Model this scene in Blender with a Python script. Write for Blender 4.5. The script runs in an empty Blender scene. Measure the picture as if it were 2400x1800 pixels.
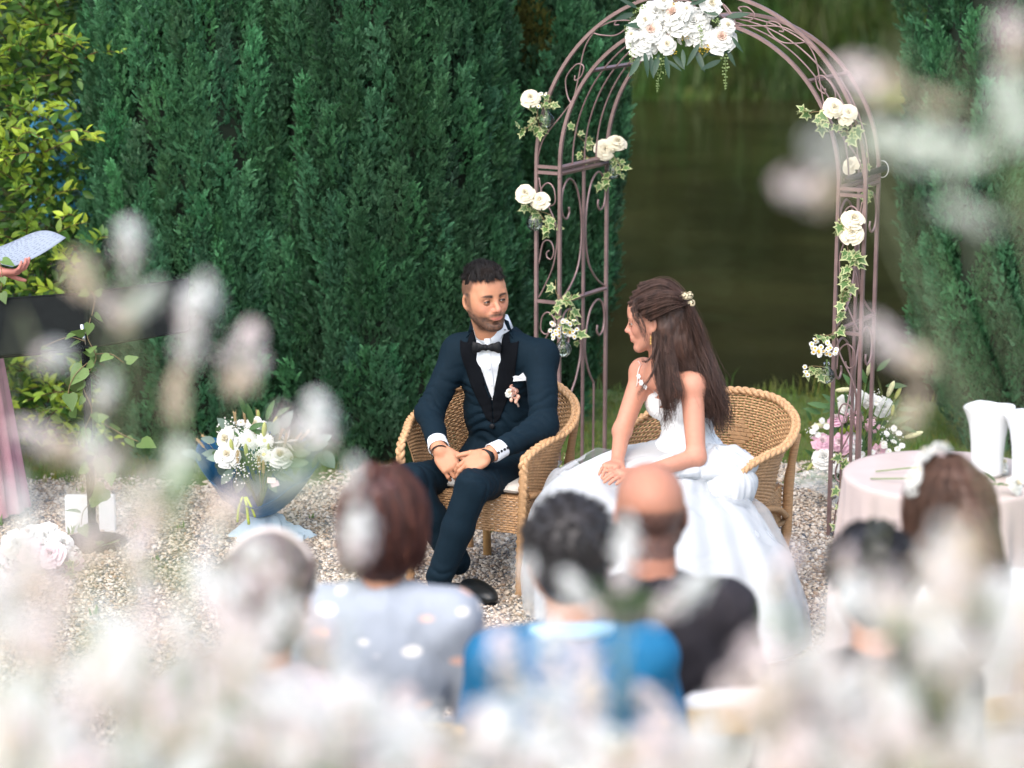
import bpy, bmesh, math, random
import numpy as np
from mathutils import Vector, Matrix, Euler
from mathutils.bvhtree import BVHTree
random.seed(7); rng = np.random.default_rng(7)
sc = bpy.context.scene
COL = sc.collection
R = math.radians
PI = math.pi

# ------------------------------------------------------------------ camera, world, sun, exposure
FPX = 85.0 / 36.0 * 2400.0
CH = 2.7
PITCH = R(12.43)
cam_d = bpy.data.cameras.new('camera'); cam = bpy.data.objects.new('camera', cam_d); COL.objects.link(cam)
cam.location = (0, 0, CH); cam.rotation_euler = (R(90) - PITCH, 0, 0)
cam_d.lens = 85; cam_d.sensor_width = 36; cam_d.clip_start = 0.05; cam_d.clip_end = 500
cam_d.dof.use_dof = True; cam_d.dof.focus_distance = 9.25; cam_d.dof.aperture_fstop = 1.9
sc.camera = cam
w = bpy.data.worlds.new('World'); sc.world = w; w.use_nodes = True
nt = w.node_tree; bg = nt.nodes['Background']
sky = nt.nodes.new('ShaderNodeTexSky'); sky.sky_type = 'NISHITA'; sky.sun_disc = False
SUN_EL, SUN_AZ = R(50), R(205)
sky.sun_elevation = SUN_EL; sky.sun_rotation = SUN_AZ; sky.air_density = 1.0; sky.dust_density = 3.0; sky.ozone_density = 1.0
nt.links.new(sky.outputs[0], bg.inputs[0]); bg.inputs[1].default_value = 0.15
sun_d = bpy.data.lights.new('sun', 'SUN'); sun_d.energy = 1.15; sun_d.angle = R(110); sun_d.color = (1.0, 0.95, 0.88)
sun = bpy.data.objects.new('sun', sun_d); COL.objects.link(sun)
# sky sun_rotation: azimuth measured clockwise from +Y
sdir = Vector((math.sin(SUN_AZ) * math.cos(SUN_EL), math.cos(SUN_AZ) * math.cos(SUN_EL), math.sin(SUN_EL)))
sun.rotation_euler = sdir.to_track_quat('Z', 'Y').to_euler()
sc.view_settings.view_transform = 'Standard'; sc.view_settings.look = 'None'
sc.view_settings.exposure = 1.32; sc.view_settings.gamma = 1.0; sc.view_settings.use_curve_mapping = False
sc.render.engine = 'CYCLES'
sc.cycles.use_adaptive_sampling = True; sc.cycles.adaptive_threshold = 0.01
sc.cycles.max_bounces = 8; sc.cycles.transparent_max_bounces = 12
sc.cycles.use_denoising = True

# ------------------------------------------------------------------ photo pixel (2400 x 1800) to place
_cp, _sp = math.cos(PITCH), math.sin(PITCH)
def ray(px, py):
    a = (px - 1200) / FPX; b = (900 - py) / FPX
    return Vector((a, _cp + _sp * b, -_sp + _cp * b))
def at(px, py, Y):
    d = ray(px, py); return Vector((0, 0, CH)) + d * (Y / d.y)
def on(px, py, z=0.0):
    d = ray(px, py); return Vector((0, 0, CH)) + d * ((z - CH) / d.z)
def V(*a): return Vector(a)

# ------------------------------------------------------------------ tagging
def tag(o, label=None, cat=None, group=None, kind=None):
    if label: o['label'] = label
    if cat: o['category'] = cat
    if group: o['group'] = group
    if kind: o['kind'] = kind
    return o
def thing(name, label, cat, loc=(0, 0, 0), rz=0.0, group=None):
    o = bpy.data.objects.new(name, None); COL.objects.link(o)
    o.location = loc; o.rotation_euler = (0, 0, rz); o.empty_display_size = .1
    return tag(o, label, cat, group)
def link(name, me, parent=None, mat=None, kind=None, world=False):
    """one mesh object; with world=True the mesh is in world coordinates and the parent transform is undone"""
    o = bpy.data.objects.new(name, me); COL.objects.link(o)
    if mat and not me.materials: me.materials.append(mat)
    if parent is not None:
        o.parent = parent
        if world: o.matrix_parent_inverse = wm(parent).inverted()
    if kind: o['kind'] = kind
    return o
def wm(o):
    m = Matrix.LocRotScale(o.location, o.rotation_euler, o.scale)
    if o.parent: m = wm(o.parent) @ o.matrix_parent_inverse @ m
    return m
def copy_tree(o, parent=None):
    c = o.copy(); COL.objects.link(c)
    if parent is not None: c.parent = parent
    for ch in list(o.children): copy_tree(ch, c)
    return c

# ------------------------------------------------------------------ meshes
def mesh(name, v, f, smooth=True, mat=None, mi=None, mats=None):
    me = bpy.data.meshes.new(name)
    v = np.asarray(v, dtype=np.float32).reshape(-1, 3)
    if isinstance(f, np.ndarray) and f.ndim == 2:
        n, k = f.shape
        me.vertices.add(len(v)); me.vertices.foreach_set('co', v.ravel())
        me.loops.add(n * k); me.loops.foreach_set('vertex_index', f.astype(np.int32).ravel())
        me.polygons.add(n); me.polygons.foreach_set('loop_start', np.arange(0, n * k, k, dtype=np.int32))
        me.update(calc_edges=True)
    else:
        me.from_pydata(v.tolist(), [], [list(map(int, q)) for q in f])
    if mats:
        for m in mats: me.materials.append(m)
    elif mat: me.materials.append(mat)
    if mi is not None: me.polygons.foreach_set('material_index', np.asarray(mi, dtype=np.int32))
    me.polygons.foreach_set('use_smooth', np.full(len(me.polygons), smooth))
    me.update(); return me
class MB:
    """collects shapes into one mesh"""
    def __init__(s): s.v = []; s.f = []; s.mi = []; s.n = 0
    def add(s, v, f, mi=0):
        v = np.asarray(v, dtype=float).reshape(-1, 3)
        s.v.append(v)
        for q in f: s.f.append([int(i) + s.n for i in q]); s.mi.append(mi)
        s.n += len(v); return s
    def box(s, lo, hi, M=None, mi=0):
        (a, b, c), (d, e, g) = lo, hi
        v = np.array([(a,b,c),(d,b,c),(d,e,c),(a,e,c),(a,b,g),(d,b,g),(d,e,g),(a,e,g)], float)
        if M is not None: v = xf(v, M)
        return s.add(v, [(3,2,1,0),(4,5,6,7),(0,1,5,4),(1,2,6,5),(2,3,7,6),(3,0,4,7)], mi)
    def tube(s, pts, r, n=8, caps=True, mi=0, square=False, up=None, closed=False):
        v, f = tube(pts, r, n, caps, square, up, closed); return s.add(v, f, mi)
    def ball(s, c, r, nu=10, nv=7, M=None, mi=0):
        v, f = ball(nu, nv); v = v * np.asarray(r, float)
        if M is not None: v = xf(v, M)
        return s.add(v + np.asarray(c, float), f, mi)
    def mesh(s, name, mat=None, smooth=True, mats=None):
        return mesh(name, np.concatenate(s.v), s.f, smooth, mat, s.mi if mats else None, mats)
def xf(v, M):
    M = np.array(M); v = np.asarray(v, float)
    if M.shape == (3, 3): return v @ M.T
    return v @ M[:3, :3].T + M[:3, 3]
def frames(pts, up=None):
    p = np.asarray(pts, float); t = np.gradient(p, axis=0)
    t /= np.linalg.norm(t, axis=1)[:, None] + 1e-12
    ref = np.array(up if up is not None else ((0, 0, 1) if abs(t[0, 2]) < .9 else (1, 0, 0)), float)
    N = np.zeros_like(p); B = np.zeros_like(p); n = ref
    for i in range(len(p)):
        n = n - t[i] * n.dot(t[i]); l = np.linalg.norm(n)
        if l < 1e-6: n = np.cross(t[i], (0.3, .8, .1)); l = np.linalg.norm(n)
        n = n / l; N[i] = n; B[i] = np.cross(t[i], n)
    return t, N, B
def tube(pts, r, n=8, caps=True, square=False, up=None, closed=False):
    p = np.asarray(pts, float); m = len(p)
    rr = np.broadcast_to(np.asarray(r, float), (m,))
    t, N, B = frames(p, up)
    if square: n = 4
    a = np.arange(n) / n * 2 * PI + (PI / 4 if square else 0); k = math.sqrt(2) if square else 1
    v = p[:, None] + rr[:, None, None] * k * (np.cos(a)[None, :, None] * N[:, None] + np.sin(a)[None, :, None] * B[:, None])
    f = []
    for i in range(m if closed else m - 1):
        for j in range(n):
            q = (j + 1) % n; i2 = (i + 1) % m
            f.append((i * n + j, i * n + q, i2 * n + q, i2 * n + j))
    if caps and not closed:
        f.append(tuple(range(n))[::-1]); f.append(tuple((m - 1) * n + j for j in range(n)))
    return v.reshape(-1, 3), f
def ball(nu=10, nv=7):
    v = [(0, 0, 1)]; f = []
    for i in range(1, nv):
        th = PI * i / nv
        for j in range(nu):
            ph = 2 * PI * j / nu; v.append((math.sin(th) * math.cos(ph), math.sin(th) * math.sin(ph), math.cos(th)))
    v.append((0, 0, -1)); e = len(v) - 1
    for j in range(nu):
        q = (j + 1) % nu
        f.append((0, 1 + j, 1 + q)); f.append((e, 1 + (nv - 2) * nu + q, 1 + (nv - 2) * nu + j))
        for i in range(nv - 2):
            a = 1 + i * nu; f.append((a + j, a + nu + j, a + nu + q, a + q))
    return np.array(v), f
def spline(pts, n=24):
    """catmull-rom through the points"""
    p = np.asarray([tuple(q) for q in pts], float); m = len(p)
    if m == 2: return p[0] + (p[1] - p[0]) * np.linspace(0, 1, n)[:, None]
    q = np.vstack([2 * p[0] - p[1], p, 2 * p[-1] - p[-2]])
    u = np.linspace(0, m - 1, n); i = np.minimum(u.astype(int), m - 2); t = (u - i)[:, None]
    a, b, c, d = q[i], q[i + 1], q[i + 2], q[i + 3]
    return .5 * (2 * b + (c - a) * t + (2 * a - 5 * b + 4 * c - d) * t ** 2 + (3 * b - a - 3 * c + d) * t ** 3)
def grid(nu, nv, fn, name=None, closed_u=False):
    v = [fn(i / (nu if closed_u else nu - 1), j / (nv - 1)) for j in range(nv) for i in range(nu)]
    f = []
    for j in range(nv - 1):
        for i in range(nu if closed_u else nu - 1):
            q = (i + 1) % nu; f.append((j * nu + i, j * nu + q, (j + 1) * nu + q, (j + 1) * nu + i))
    return np.array([tuple(x) for x in v], float), f
def lathe(prof, n=32):
    prof = np.asarray(prof, float); v = []; f = []
    for r, z in prof:
        for j in range(n): v.append((r * math.cos(2 * PI * j / n), r * math.sin(2 * PI * j / n), z))
    for i in range(len(prof) - 1):
        for j in range(n):
            q = (j + 1) % n; f.append((i * n + j, i * n + q, (i + 1) * n + q, (i + 1) * n + j))
    return np.array(v), f
def attr(me, name, data, typ='FLOAT', dom='POINT'):
    a = me.attributes.new(name, typ, dom); d = np.asarray(data, np.float32)
    a.data.foreach_set({'FLOAT': 'value', 'FLOAT_VECTOR': 'vector', 'FLOAT_COLOR': 'color'}[typ], d.ravel()); return a
def vnoise(p, s=1.0, seed=0):
    """cheap smooth value noise in 3D, about -1..1"""
    p = np.asarray(p, float) * s + seed * 17.3; i = np.floor(p).astype(np.int64); f = p - i; f = f * f * (3 - 2 * f)
    def h(a, b, c):
        n = (a * 374761393 + b * 668265263 + c * 2147483647 + seed * 1274126177) & 0xffffffff
        n = ((n ^ (n >> 13)) * 1274126177) & 0xffffffff
        return ((n ^ (n >> 16)) & 0xffff) / 32767.5 - 1
    r = 0
    for dx in (0, 1):
        for dy in (0, 1):
            for dz in (0, 1):
                wgt = (f[:, 0] if dx else 1 - f[:, 0]) * (f[:, 1] if dy else 1 - f[:, 1]) * (f[:, 2] if dz else 1 - f[:, 2])
                r = r + wgt * h(i[:, 0] + dx, i[:, 1] + dy, i[:, 2] + dz)
    return r
def look(d, up=(0, 0, 1)):
    """3x3 with +Z along d"""
    return Vector(d).to_track_quat('Z', 'Y').to_matrix()
def basis(fwd, up=(0, 0, 1)):
    """3x3, columns: right, forward, up"""
    f = Vector(fwd).normalized(); u = Vector(up); r = f.cross(u).normalized(); u = r.cross(f)
    return np.array(Matrix((r, f, u)).transposed())

def leaf_mesh(m, L=.05, W=.0105, droop=.22, fold=.35, name='leaf', n=5):
    b = []; f = []
    for i in range(n + 1):
        t = i / n; wd = W * (math.sin(PI * t ** .85) ** .8 if 0 < t < 1 else 0.03); y = L * t; z = -droop * L * t * t
        b += [(-wd, y, z + wd * fold), (0, y, z), (wd, y, z + wd * fold)]
    for i in range(n):
        for k in (0, 1): f.append((i * 3 + k, i * 3 + k + 1, i * 3 + 4 + k, i * 3 + 3 + k))
    return mesh(name, b, f, True, m)

# ------------------------------------------------------------------ materials
def srgb(r, g, b):
    def c(x):
        x /= 255; return x / 12.92 if x <= .04045 else ((x + .055) / 1.055) ** 2.4
    return (c(r), c(g), c(b))
_M = {}
def M(name, col, rough=.6, var=.18, vs=25., bump=0., bs=120., trans=0., metal=0., spec=.4, sheen=0., rnd=0., attrib=None,
      col2=None, stretch=None, sss=0., tint=False, alpha=None, wave=None, coat=0.):
    """procedural principled material: colour with noise, optional bump, translucency, random tint per object"""
    if name in _M: return _M[name]
    m = bpy.data.materials.new(name); _M[name] = m; m.use_nodes = True
    t = m.node_tree; N = t.nodes; L = t.links; b = N['Principled BSDF']; out = N['Material Output']
    tc = N.new('ShaderNodeTexCoord'); src = tc.outputs['Object']
    if stretch:
        mp = N.new('ShaderNodeMapping'); mp.inputs['Scale'].default_value = stretch; L.new(src, mp.inputs[0]); src = mp.outputs[0]
    def mix(f, a, c, mode='MIX'):
        x = N.new('ShaderNodeMix'); x.data_type = 'RGBA'; x.blend_type = mode
        for s_, v in ((x.inputs[0], f), (x.inputs[6], a), (x.inputs[7], c)):
            if hasattr(v, 'is_linked'): L.new(v, s_)
            else: s_.default_value = v if not isinstance(v, tuple) else (*v, 1)
        return x.outputs[2]
    if attrib:
        an = N.new('ShaderNodeAttribute'); an.attribute_name = attrib; c = an.outputs['Color']
    else:
        rgb = N.new('ShaderNodeRGB'); rgb.outputs[0].default_value = (*col, 1); c = rgb.outputs[0]
    if var or col2:
        nz = N.new('ShaderNodeTexNoise'); nz.inputs['Scale'].default_value = vs; nz.inputs['Detail'].default_value = 5; L.new(src, nz.inputs['Vector'])
        if col2:
            mr = N.new('ShaderNodeMapRange'); mr.inputs[1].default_value = .38; mr.inputs[2].default_value = .62; L.new(nz.outputs[0], mr.inputs[0])
            c = mix(mr.outputs[0], c, col2)
        else:
            mr = N.new('ShaderNodeMapRange'); mr.inputs[1].default_value = .25; mr.inputs[2].default_value = .75
            mr.inputs[3].default_value = 1 - var; mr.inputs[4].default_value = 1 + var; L.new(nz.outputs[0], mr.inputs[0])
            c = mix(1.0, c, mr.outputs[0], 'MULTIPLY')
    if rnd:
        oi = N.new('ShaderNodeObjectInfo'); mr = N.new('ShaderNodeMapRange'); mr.inputs[3].default_value = 1 - rnd; mr.inputs[4].default_value = 1 + rnd
        L.new(oi.outputs['Random'], mr.inputs[0]); c = mix(1.0, c, mr.outputs[0], 'MULTIPLY')
    if tint:
        an = N.new('ShaderNodeAttribute'); an.attribute_type = 'INSTANCER'; an.attribute_name = 'tint'
        c = mix(1.0, c, an.outputs['Color'], 'MULTIPLY')
    L.new(c, b.inputs['Base Color'])
    b.inputs['Roughness'].default_value = rough; b.inputs['Metallic'].default_value = metal
    b.inputs['Specular IOR Level'].default_value = spec
    if sheen: b.inputs['Sheen Weight'].default_value = sheen; b.inputs['Sheen Roughness'].default_value = .4
    if coat: b.inputs['Coat Weight'].default_value = coat
    if sss: b.inputs['Subsurface Weight'].default_value = sss; b.inputs['Subsurface Radius'].default_value = (1., .35, .2); b.inputs['Subsurface Scale'].default_value = .01
    if bump:
        nb = N.new('ShaderNodeTexNoise'); nb.inputs['Scale'].default_value = bs; nb.inputs['Detail'].default_value = 4; L.new(src, nb.inputs['Vector'])
        h = nb.outputs[0]
        if wave:
            wv = N.new('ShaderNodeTexWave'); wv.inputs['Scale'].default_value = wave; wv.inputs['Distortion'].default_value = 2.; L.new(src, wv.inputs['Vector'])
            ad = N.new('ShaderNodeMath'); ad.operation = 'ADD'; L.new(h, ad.inputs[0]); L.new(wv.outputs['Fac'], ad.inputs[1]); h = ad.outputs[0]
        bp = N.new('ShaderNodeBump'); bp.inputs['Strength'].default_value = bump; bp.inputs['Distance'].default_value = .01
        L.new(h, bp.inputs['Height']); L.new(bp.outputs[0], b.inputs['Normal'])
    sh = b.outputs[0]
    if trans:
        tr = N.new('ShaderNodeBsdfTranslucent'); L.new(c, tr.inputs[0]); mx = N.new('ShaderNodeMixShader'); mx.inputs[0].default_value = trans
        L.new(sh, mx.inputs[1]); L.new(tr.outputs[0], mx.inputs[2]); sh = mx.outputs[0]
    if alpha is not None:
        tp = N.new('ShaderNodeBsdfTransparent'); mx = N.new('ShaderNodeMixShader'); mx.inputs[0].default_value = alpha
        L.new(tp.outputs[0], mx.inputs[1]); L.new(sh, mx.inputs[2]); sh = mx.outputs[0]
    L.new(sh, out.inputs[0]); return m
def glass_mat(name, tint=(.95, 1, .98)):
    if name in _M: return _M[name]
    m = bpy.data.materials.new(name); _M[name] = m; m.use_nodes = True; t = m.node_tree; N = t.nodes; L = t.links
    N.remove(N['Principled BSDF']); gl = N.new('ShaderNodeBsdfGlossy'); gl.inputs['Roughness'].default_value = .03
    tp = N.new('ShaderNodeBsdfTransparent'); tp.inputs[0].default_value = (*tint, 1)
    fr = N.new('ShaderNodeFresnel'); fr.inputs[0].default_value = 1.5
    mul = N.new('ShaderNodeMath'); mul.operation = 'MULTIPLY_ADD'; mul.inputs[1].default_value = .8; mul.inputs[2].default_value = .02; L.new(fr.outputs[0], mul.inputs[0])
    mx = N.new('ShaderNodeMixShader'); L.new(mul.outputs[0], mx.inputs[0]); L.new(tp.outputs[0], mx.inputs[1]); L.new(gl.outputs[0], mx.inputs[2])
    L.new(mx.outputs[0], N['Material Output'].inputs[0]); return m

# ------------------------------------------------------------------ scattering of tiny pieces (geometry nodes; foliage, pebbles, grass only)
def scatter(name, src_meshes, pts, rots, scl, tint=None, parent=None, kind='stuff', pick=None):
    """one object whose vertices carry instances of tiny meshes"""
    n = len(pts); me = bpy.data.meshes.new(name); me.vertices.add(n); me.vertices.foreach_set('co', np.asarray(pts, np.float32).ravel())
    attr(me, 'rot', rots, 'FLOAT_VECTOR')
    s3 = np.asarray(scl, np.float32); s3 = np.repeat(s3[:, None], 3, 1) if s3.ndim == 1 else s3
    attr(me, 'scl', s3, 'FLOAT_VECTOR')
    tt = np.ones((n, 4), np.float32)
    if tint is not None: tt[:, :3] = tint if np.ndim(tint) == 2 else np.asarray(tint)[:, None]
    attr(me, 'tint', tt, 'FLOAT_COLOR')
    ia = me.attributes.new('pick', 'INT', 'POINT'); ia.data.foreach_set('value', (rng.integers(0, len(src_meshes), n) if pick is None else pick).astype(np.int32))
    o = bpy.data.objects.new(name, me); COL.objects.link(o)
    if parent is not None: o.parent = parent; o.matrix_parent_inverse = wm(parent).inverted()
    if kind: o['kind'] = kind
    ng = bpy.data.node_groups.new(name + '_scatter', 'GeometryNodeTree')
    ng.interface.new_socket('Geometry', in_out='INPUT', socket_type='NodeSocketGeometry')
    ng.interface.new_socket('Geometry', in_out='OUTPUT', socket_type='NodeSocketGeometry')
    N = ng.nodes; L = ng.links; gi = N.new('NodeGroupInput'); go = N.new('NodeGroupOutput')
    jo = N.new('GeometryNodeJoinGeometry')
    for i, sm in enumerate(reversed(src_meshes)):
        so = bpy.data.objects.new(name + '_piece', sm)
        oi = N.new('GeometryNodeObjectInfo'); oi.inputs['Object'].default_value = so; oi.inputs['As Instance'].default_value = True
        L.new(oi.outputs['Geometry'], jo.inputs[0])
    ip = N.new('GeometryNodeInstanceOnPoints'); L.new(gi.outputs[0], ip.inputs['Points']); L.new(jo.outputs[0], ip.inputs['Instance'])
    ip.inputs['Pick Instance'].default_value = True
    def na(nm, ty):
        a = N.new('GeometryNodeInputNamedAttribute'); a.data_type = ty; a.inputs['Name'].default_value = nm; return a.outputs['Attribute']
    L.new(na('pick', 'INT'), ip.inputs['Instance Index'])
    e2r = N.new('FunctionNodeEulerToRotation'); L.new(na('rot', 'FLOAT_VECTOR'), e2r.inputs[0]); L.new(e2r.outputs[0], ip.inputs['Rotation'])
    L.new(na('scl', 'FLOAT_VECTOR'), ip.inputs['Scale'])
    L.new(ip.outputs[0], go.inputs[0])
    md = o.modifiers.new('scatter', 'NODES'); md.node_group = ng
    return o
def eulers_z(dirs, spin):
    """euler angles that turn +Z to dirs, with spin about it (vectorised, XYZ order)"""
    d = np.asarray(dirs, float); d = d / np.linalg.norm(d, axis=1)[:, None]
    # R = Rz(a) Ry(b) Rz(spin): Z -> d ; convert to XYZ euler
    a = np.arctan2(d[:, 1], d[:, 0]); b = np.arccos(np.clip(d[:, 2], -1, 1)); s = np.asarray(spin)
    ca, sa, cb, sb, cs, ss = np.cos(a), np.sin(a), np.cos(b), np.sin(b), np.cos(s), np.sin(s)
    r00 = ca * cb * cs - sa * ss; r10 = sa * cb * cs + ca * ss; r20 = -sb * cs
    r21 = sb * ss; r22 = cb
    return np.stack([np.arctan2(r21, r22), np.arcsin(np.clip(-r20, -1, 1)), np.arctan2(r10, r00)], 1)

# ------------------------------------------------------------------ signed distance modelling (bodies and clothes as one continuous skin)
class Field:
    def __init__(s, lo, hi, h):
        s.lo = np.asarray(lo, float); s.h = h; s.n = np.ceil((np.asarray(hi, float) - s.lo) / h).astype(int) + 1
        s.a = np.full(s.n, 9., np.float32)
    def _box(s, lo, hi):
        i0 = np.clip(np.floor((lo - s.lo) / s.h).astype(int), 0, s.n); i1 = np.clip(np.ceil((hi - s.lo) / s.h).astype(int) + 1, 0, s.n)
        if (i1 <= i0).any(): return None, None
        g = [(s.lo[k] + s.h * np.arange(i0[k], i1[k])).astype(np.float32) for k in range(3)]
        return tuple(slice(i0[k], i1[k]) for k in range(3)), (g[0][:, None, None], g[1][None, :, None], g[2][None, None, :])
    def _put(s, sl, d, k, op):
        a = s.a[sl]
        if op == 'sub': d = -d
        if op == 'add':
            r = np.minimum(a, d)
            if k > 0: hh = np.maximum(k - np.abs(a - d), 0) / k; r = r - hh * hh * k * .25
        else:
            r = np.maximum(a, d)
            if k > 0: hh = np.maximum(k - np.abs(a - d), 0) / k; r = r + hh * hh * k * .25
        s.a[sl] = r
    def cone(s, a, b, ra, rb=None, k=.01, op='add'):
        rb = ra if rb is None else rb
        a = np.asarray(a, float); b = np.asarray(b, float); m = max(ra, rb) + k + 3 * s.h
        sl, g = s._box(np.minimum(a, b) - m, np.maximum(a, b) + m)
        if sl is None: return s
        ab = b - a; l2 = max(ab.dot(ab), 1e-12)
        px, py, pz = g[0] - a[0], g[1] - a[1], g[2] - a[2]
        t = np.clip((px * ab[0] + py * ab[1] + pz * ab[2]) / l2, 0, 1).astype(np.float32)
        d = np.sqrt((px - t * ab[0]) ** 2 + (py - t * ab[1]) ** 2 + (pz - t * ab[2]) ** 2) - (ra + (rb - ra) * t)
        s._put(sl, d, k, op); return s
    def chain(s, pts, rs, k=.01, op='add'):
        for i in range(len(pts) - 1): s.cone(pts[i], pts[i + 1], rs[i], rs[i + 1], k, op)
        return s
    def ell(s, c, r, Rm=None, k=.01, op='add'):
        c = np.asarray(c, float); r = np.asarray(r, float); Rm = np.eye(3) if Rm is None else np.asarray(Rm)
        ext = np.sqrt(((Rm * r) ** 2).sum(1)) + k + 3 * s.h
        sl, g = s._box(c - ext, c + ext)
        if sl is None: return s
        px, py, pz = g[0] - c[0], g[1] - c[1], g[2] - c[2]
        q = [px * Rm[0, i] + py * Rm[1, i] + pz * Rm[2, i] for i in range(3)]
        k0 = np.sqrt(sum((q[i] / r[i]) ** 2 for i in range(3))); k1 = np.sqrt(sum((q[i] / r[i] ** 2) ** 2 for i in range(3))) + 1e-9
        s._put(sl, k0 * (k0 - 1) / k1, k, op); return s
    def box(s, c, r, Rm=None, rd=.005, k=.005, op='add'):
        c = np.asarray(c, float); r = np.asarray(r, float); Rm = np.eye(3) if Rm is None else np.asarray(Rm)
        ext = np.abs(Rm) @ r + k + rd + 3 * s.h
        sl, g = s._box(c - ext, c + ext)
        if sl is None: return s
        px, py, pz = g[0] - c[0], g[1] - c[1], g[2] - c[2]
        q = [np.abs(px * Rm[0, i] + py * Rm[1, i] + pz * Rm[2, i]) - (r[i] - rd) for i in range(3)]
        d = np.sqrt(sum(np.maximum(x, 0) ** 2 for x in q)) + np.minimum(np.maximum(np.maximum(q[0], q[1]), q[2]), 0) - rd
        s._put(sl, d, k, op); return s
    def plane(s, p, n, k=.004):
        """cuts away the side the normal points to"""
        n = np.asarray(n, float); n /= np.linalg.norm(n); p = np.asarray(p, float)
        sl, g = s._box(s.lo, s.lo + s.h * s.n)
        d = (g[0] - p[0]) * n[0] + (g[1] - p[1]) * n[1] + (g[2] - p[2]) * n[2]
        s._put(sl, -d, k, 'sub'); return s
    def surf(s, smooth=1):
        a = s.a; n = s.n; ins = a < 0
        c = [(0,0,0),(1,0,0),(0,1,0),(1,1,0),(0,0,1),(1,0,1),(0,1,1),(1,1,1)]
        cnt = np.zeros(n - 1, np.int8)
        for x, y, z in c: cnt += ins[x:n[0]-1+x, y:n[1]-1+y, z:n[2]-1+z]
        cell = np.argwhere((cnt > 0) & (cnt < 8)); m = len(cell)
        idx = np.full(n - 1, -1, np.int32); idx[cell[:, 0], cell[:, 1], cell[:, 2]] = np.arange(m)
        val = np.stack([a[cell[:, 0] + x, cell[:, 1] + y, cell[:, 2] + z] for x, y, z in c], 1)
        acc = np.zeros((m, 3)); num = np.zeros(m); cc = np.array(c, float)
        for i in range(8):
            for j in range(i + 1, 8):
                if np.abs(cc[i] - cc[j]).sum() != 1: continue
                sel = (val[:, i] < 0) != (val[:, j] < 0); vi = val[sel, i]; vj = val[sel, j]
                t = (vi / (vi - vj))[:, None]; acc[sel] += cc[i] + t * (cc[j] - cc[i]); num[sel] += 1
        v = s.lo + s.h * (cell + acc / num[:, None]); F = []
        for ax in range(3):
            u, w_ = (ax + 1) % 3, (ax + 2) % 3
            sl0 = [slice(None)] * 3; sl1 = [slice(None)] * 3; sl0[ax] = slice(0, -1); sl1[ax] = slice(1, None)
            A = ins[tuple(sl0)]; Bq = ins[tuple(sl1)]; e = np.argwhere(A != Bq)
            ok = (e[:, u] > 0) & (e[:, w_] > 0) & (e[:, u] < n[u] - 1) & (e[:, w_] < n[w_] - 1); e = e[ok]
            fl = A[e[:, 0], e[:, 1], e[:, 2]]; q = []
            for du, dw in ((-1, -1), (0, -1), (0, 0), (-1, 0)):
                k = e.copy(); k[:, u] += du; k[:, w_] += dw; q.append(idx[k[:, 0], k[:, 1], k[:, 2]])
            q = np.stack(q, 1); q[~fl] = q[~fl][:, ::-1]; F.append(q)
        F = np.concatenate(F)
        for _ in range(smooth):
            acc = np.zeros_like(v); num = np.zeros(len(v))
            for i in range(4):
                for j in ((i + 1) % 4, (i + 3) % 4):
                    np.add.at(acc, F[:, i], v[F[:, j]]); np.add.at(num, F[:, i], 1)
            v = .5 * v + .5 * acc / np.maximum(num, 1)[:, None]
        s.v, s.F = v, F; return v, F
def normals(v, F):
    fn = np.cross(v[F[:, 2]] - v[F[:, 0]], v[F[:, 3]] - v[F[:, 1]]); n = np.zeros_like(v)
    for i in range(4): np.add.at(n, F[:, i], fn)
    return n / (np.linalg.norm(n, axis=1)[:, None] + 1e-12)
# ================================================================== the setting
def noise_mat(name, cols, scale, rough=.9, bump=0., bscale=None, voronoi=False):
    m = bpy.data.materials.new(name); m.use_nodes = True; t = m.node_tree; N = t.nodes; L = t.links; b = N['Principled BSDF']
    tc = N.new('ShaderNodeTexCoord')
    if voronoi:
        x = N.new('ShaderNodeTexVoronoi'); x.inputs['Scale'].default_value = scale; L.new(tc.outputs['Object'], x.inputs['Vector'])
        sx = N.new('ShaderNodeSeparateColor'); L.new(x.outputs['Color'], sx.inputs[0]); fac = sx.outputs[0]; hgt = x.outputs['Distance']
    else:
        x = N.new('ShaderNodeTexNoise'); x.inputs['Scale'].default_value = scale; x.inputs['Detail'].default_value = 6; L.new(tc.outputs['Object'], x.inputs['Vector']); fac = x.outputs[0]; hgt = fac
    cr = N.new('ShaderNodeValToRGB'); e = cr.color_ramp
    while len(e.elements) < len(cols): e.elements.new(.5)
    for i, (p, c) in enumerate(cols): e.elements[i].position = p; e.elements[i].color = (*c, 1)
    L.new(fac, cr.inputs[0]); L.new(cr.outputs[0], b.inputs['Base Color']); b.inputs['Roughness'].default_value = rough; b.inputs['Specular IOR Level'].default_value = .25
    if bump:
        bp = N.new('ShaderNodeBump'); bp.inputs['Strength'].default_value = bump; bp.inputs['Distance'].default_value = .01
        if voronoi: bp.invert = True
        L.new(hgt, bp.inputs['Height']); L.new(bp.outputs[0], b.inputs['Normal'])
    return m
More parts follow.
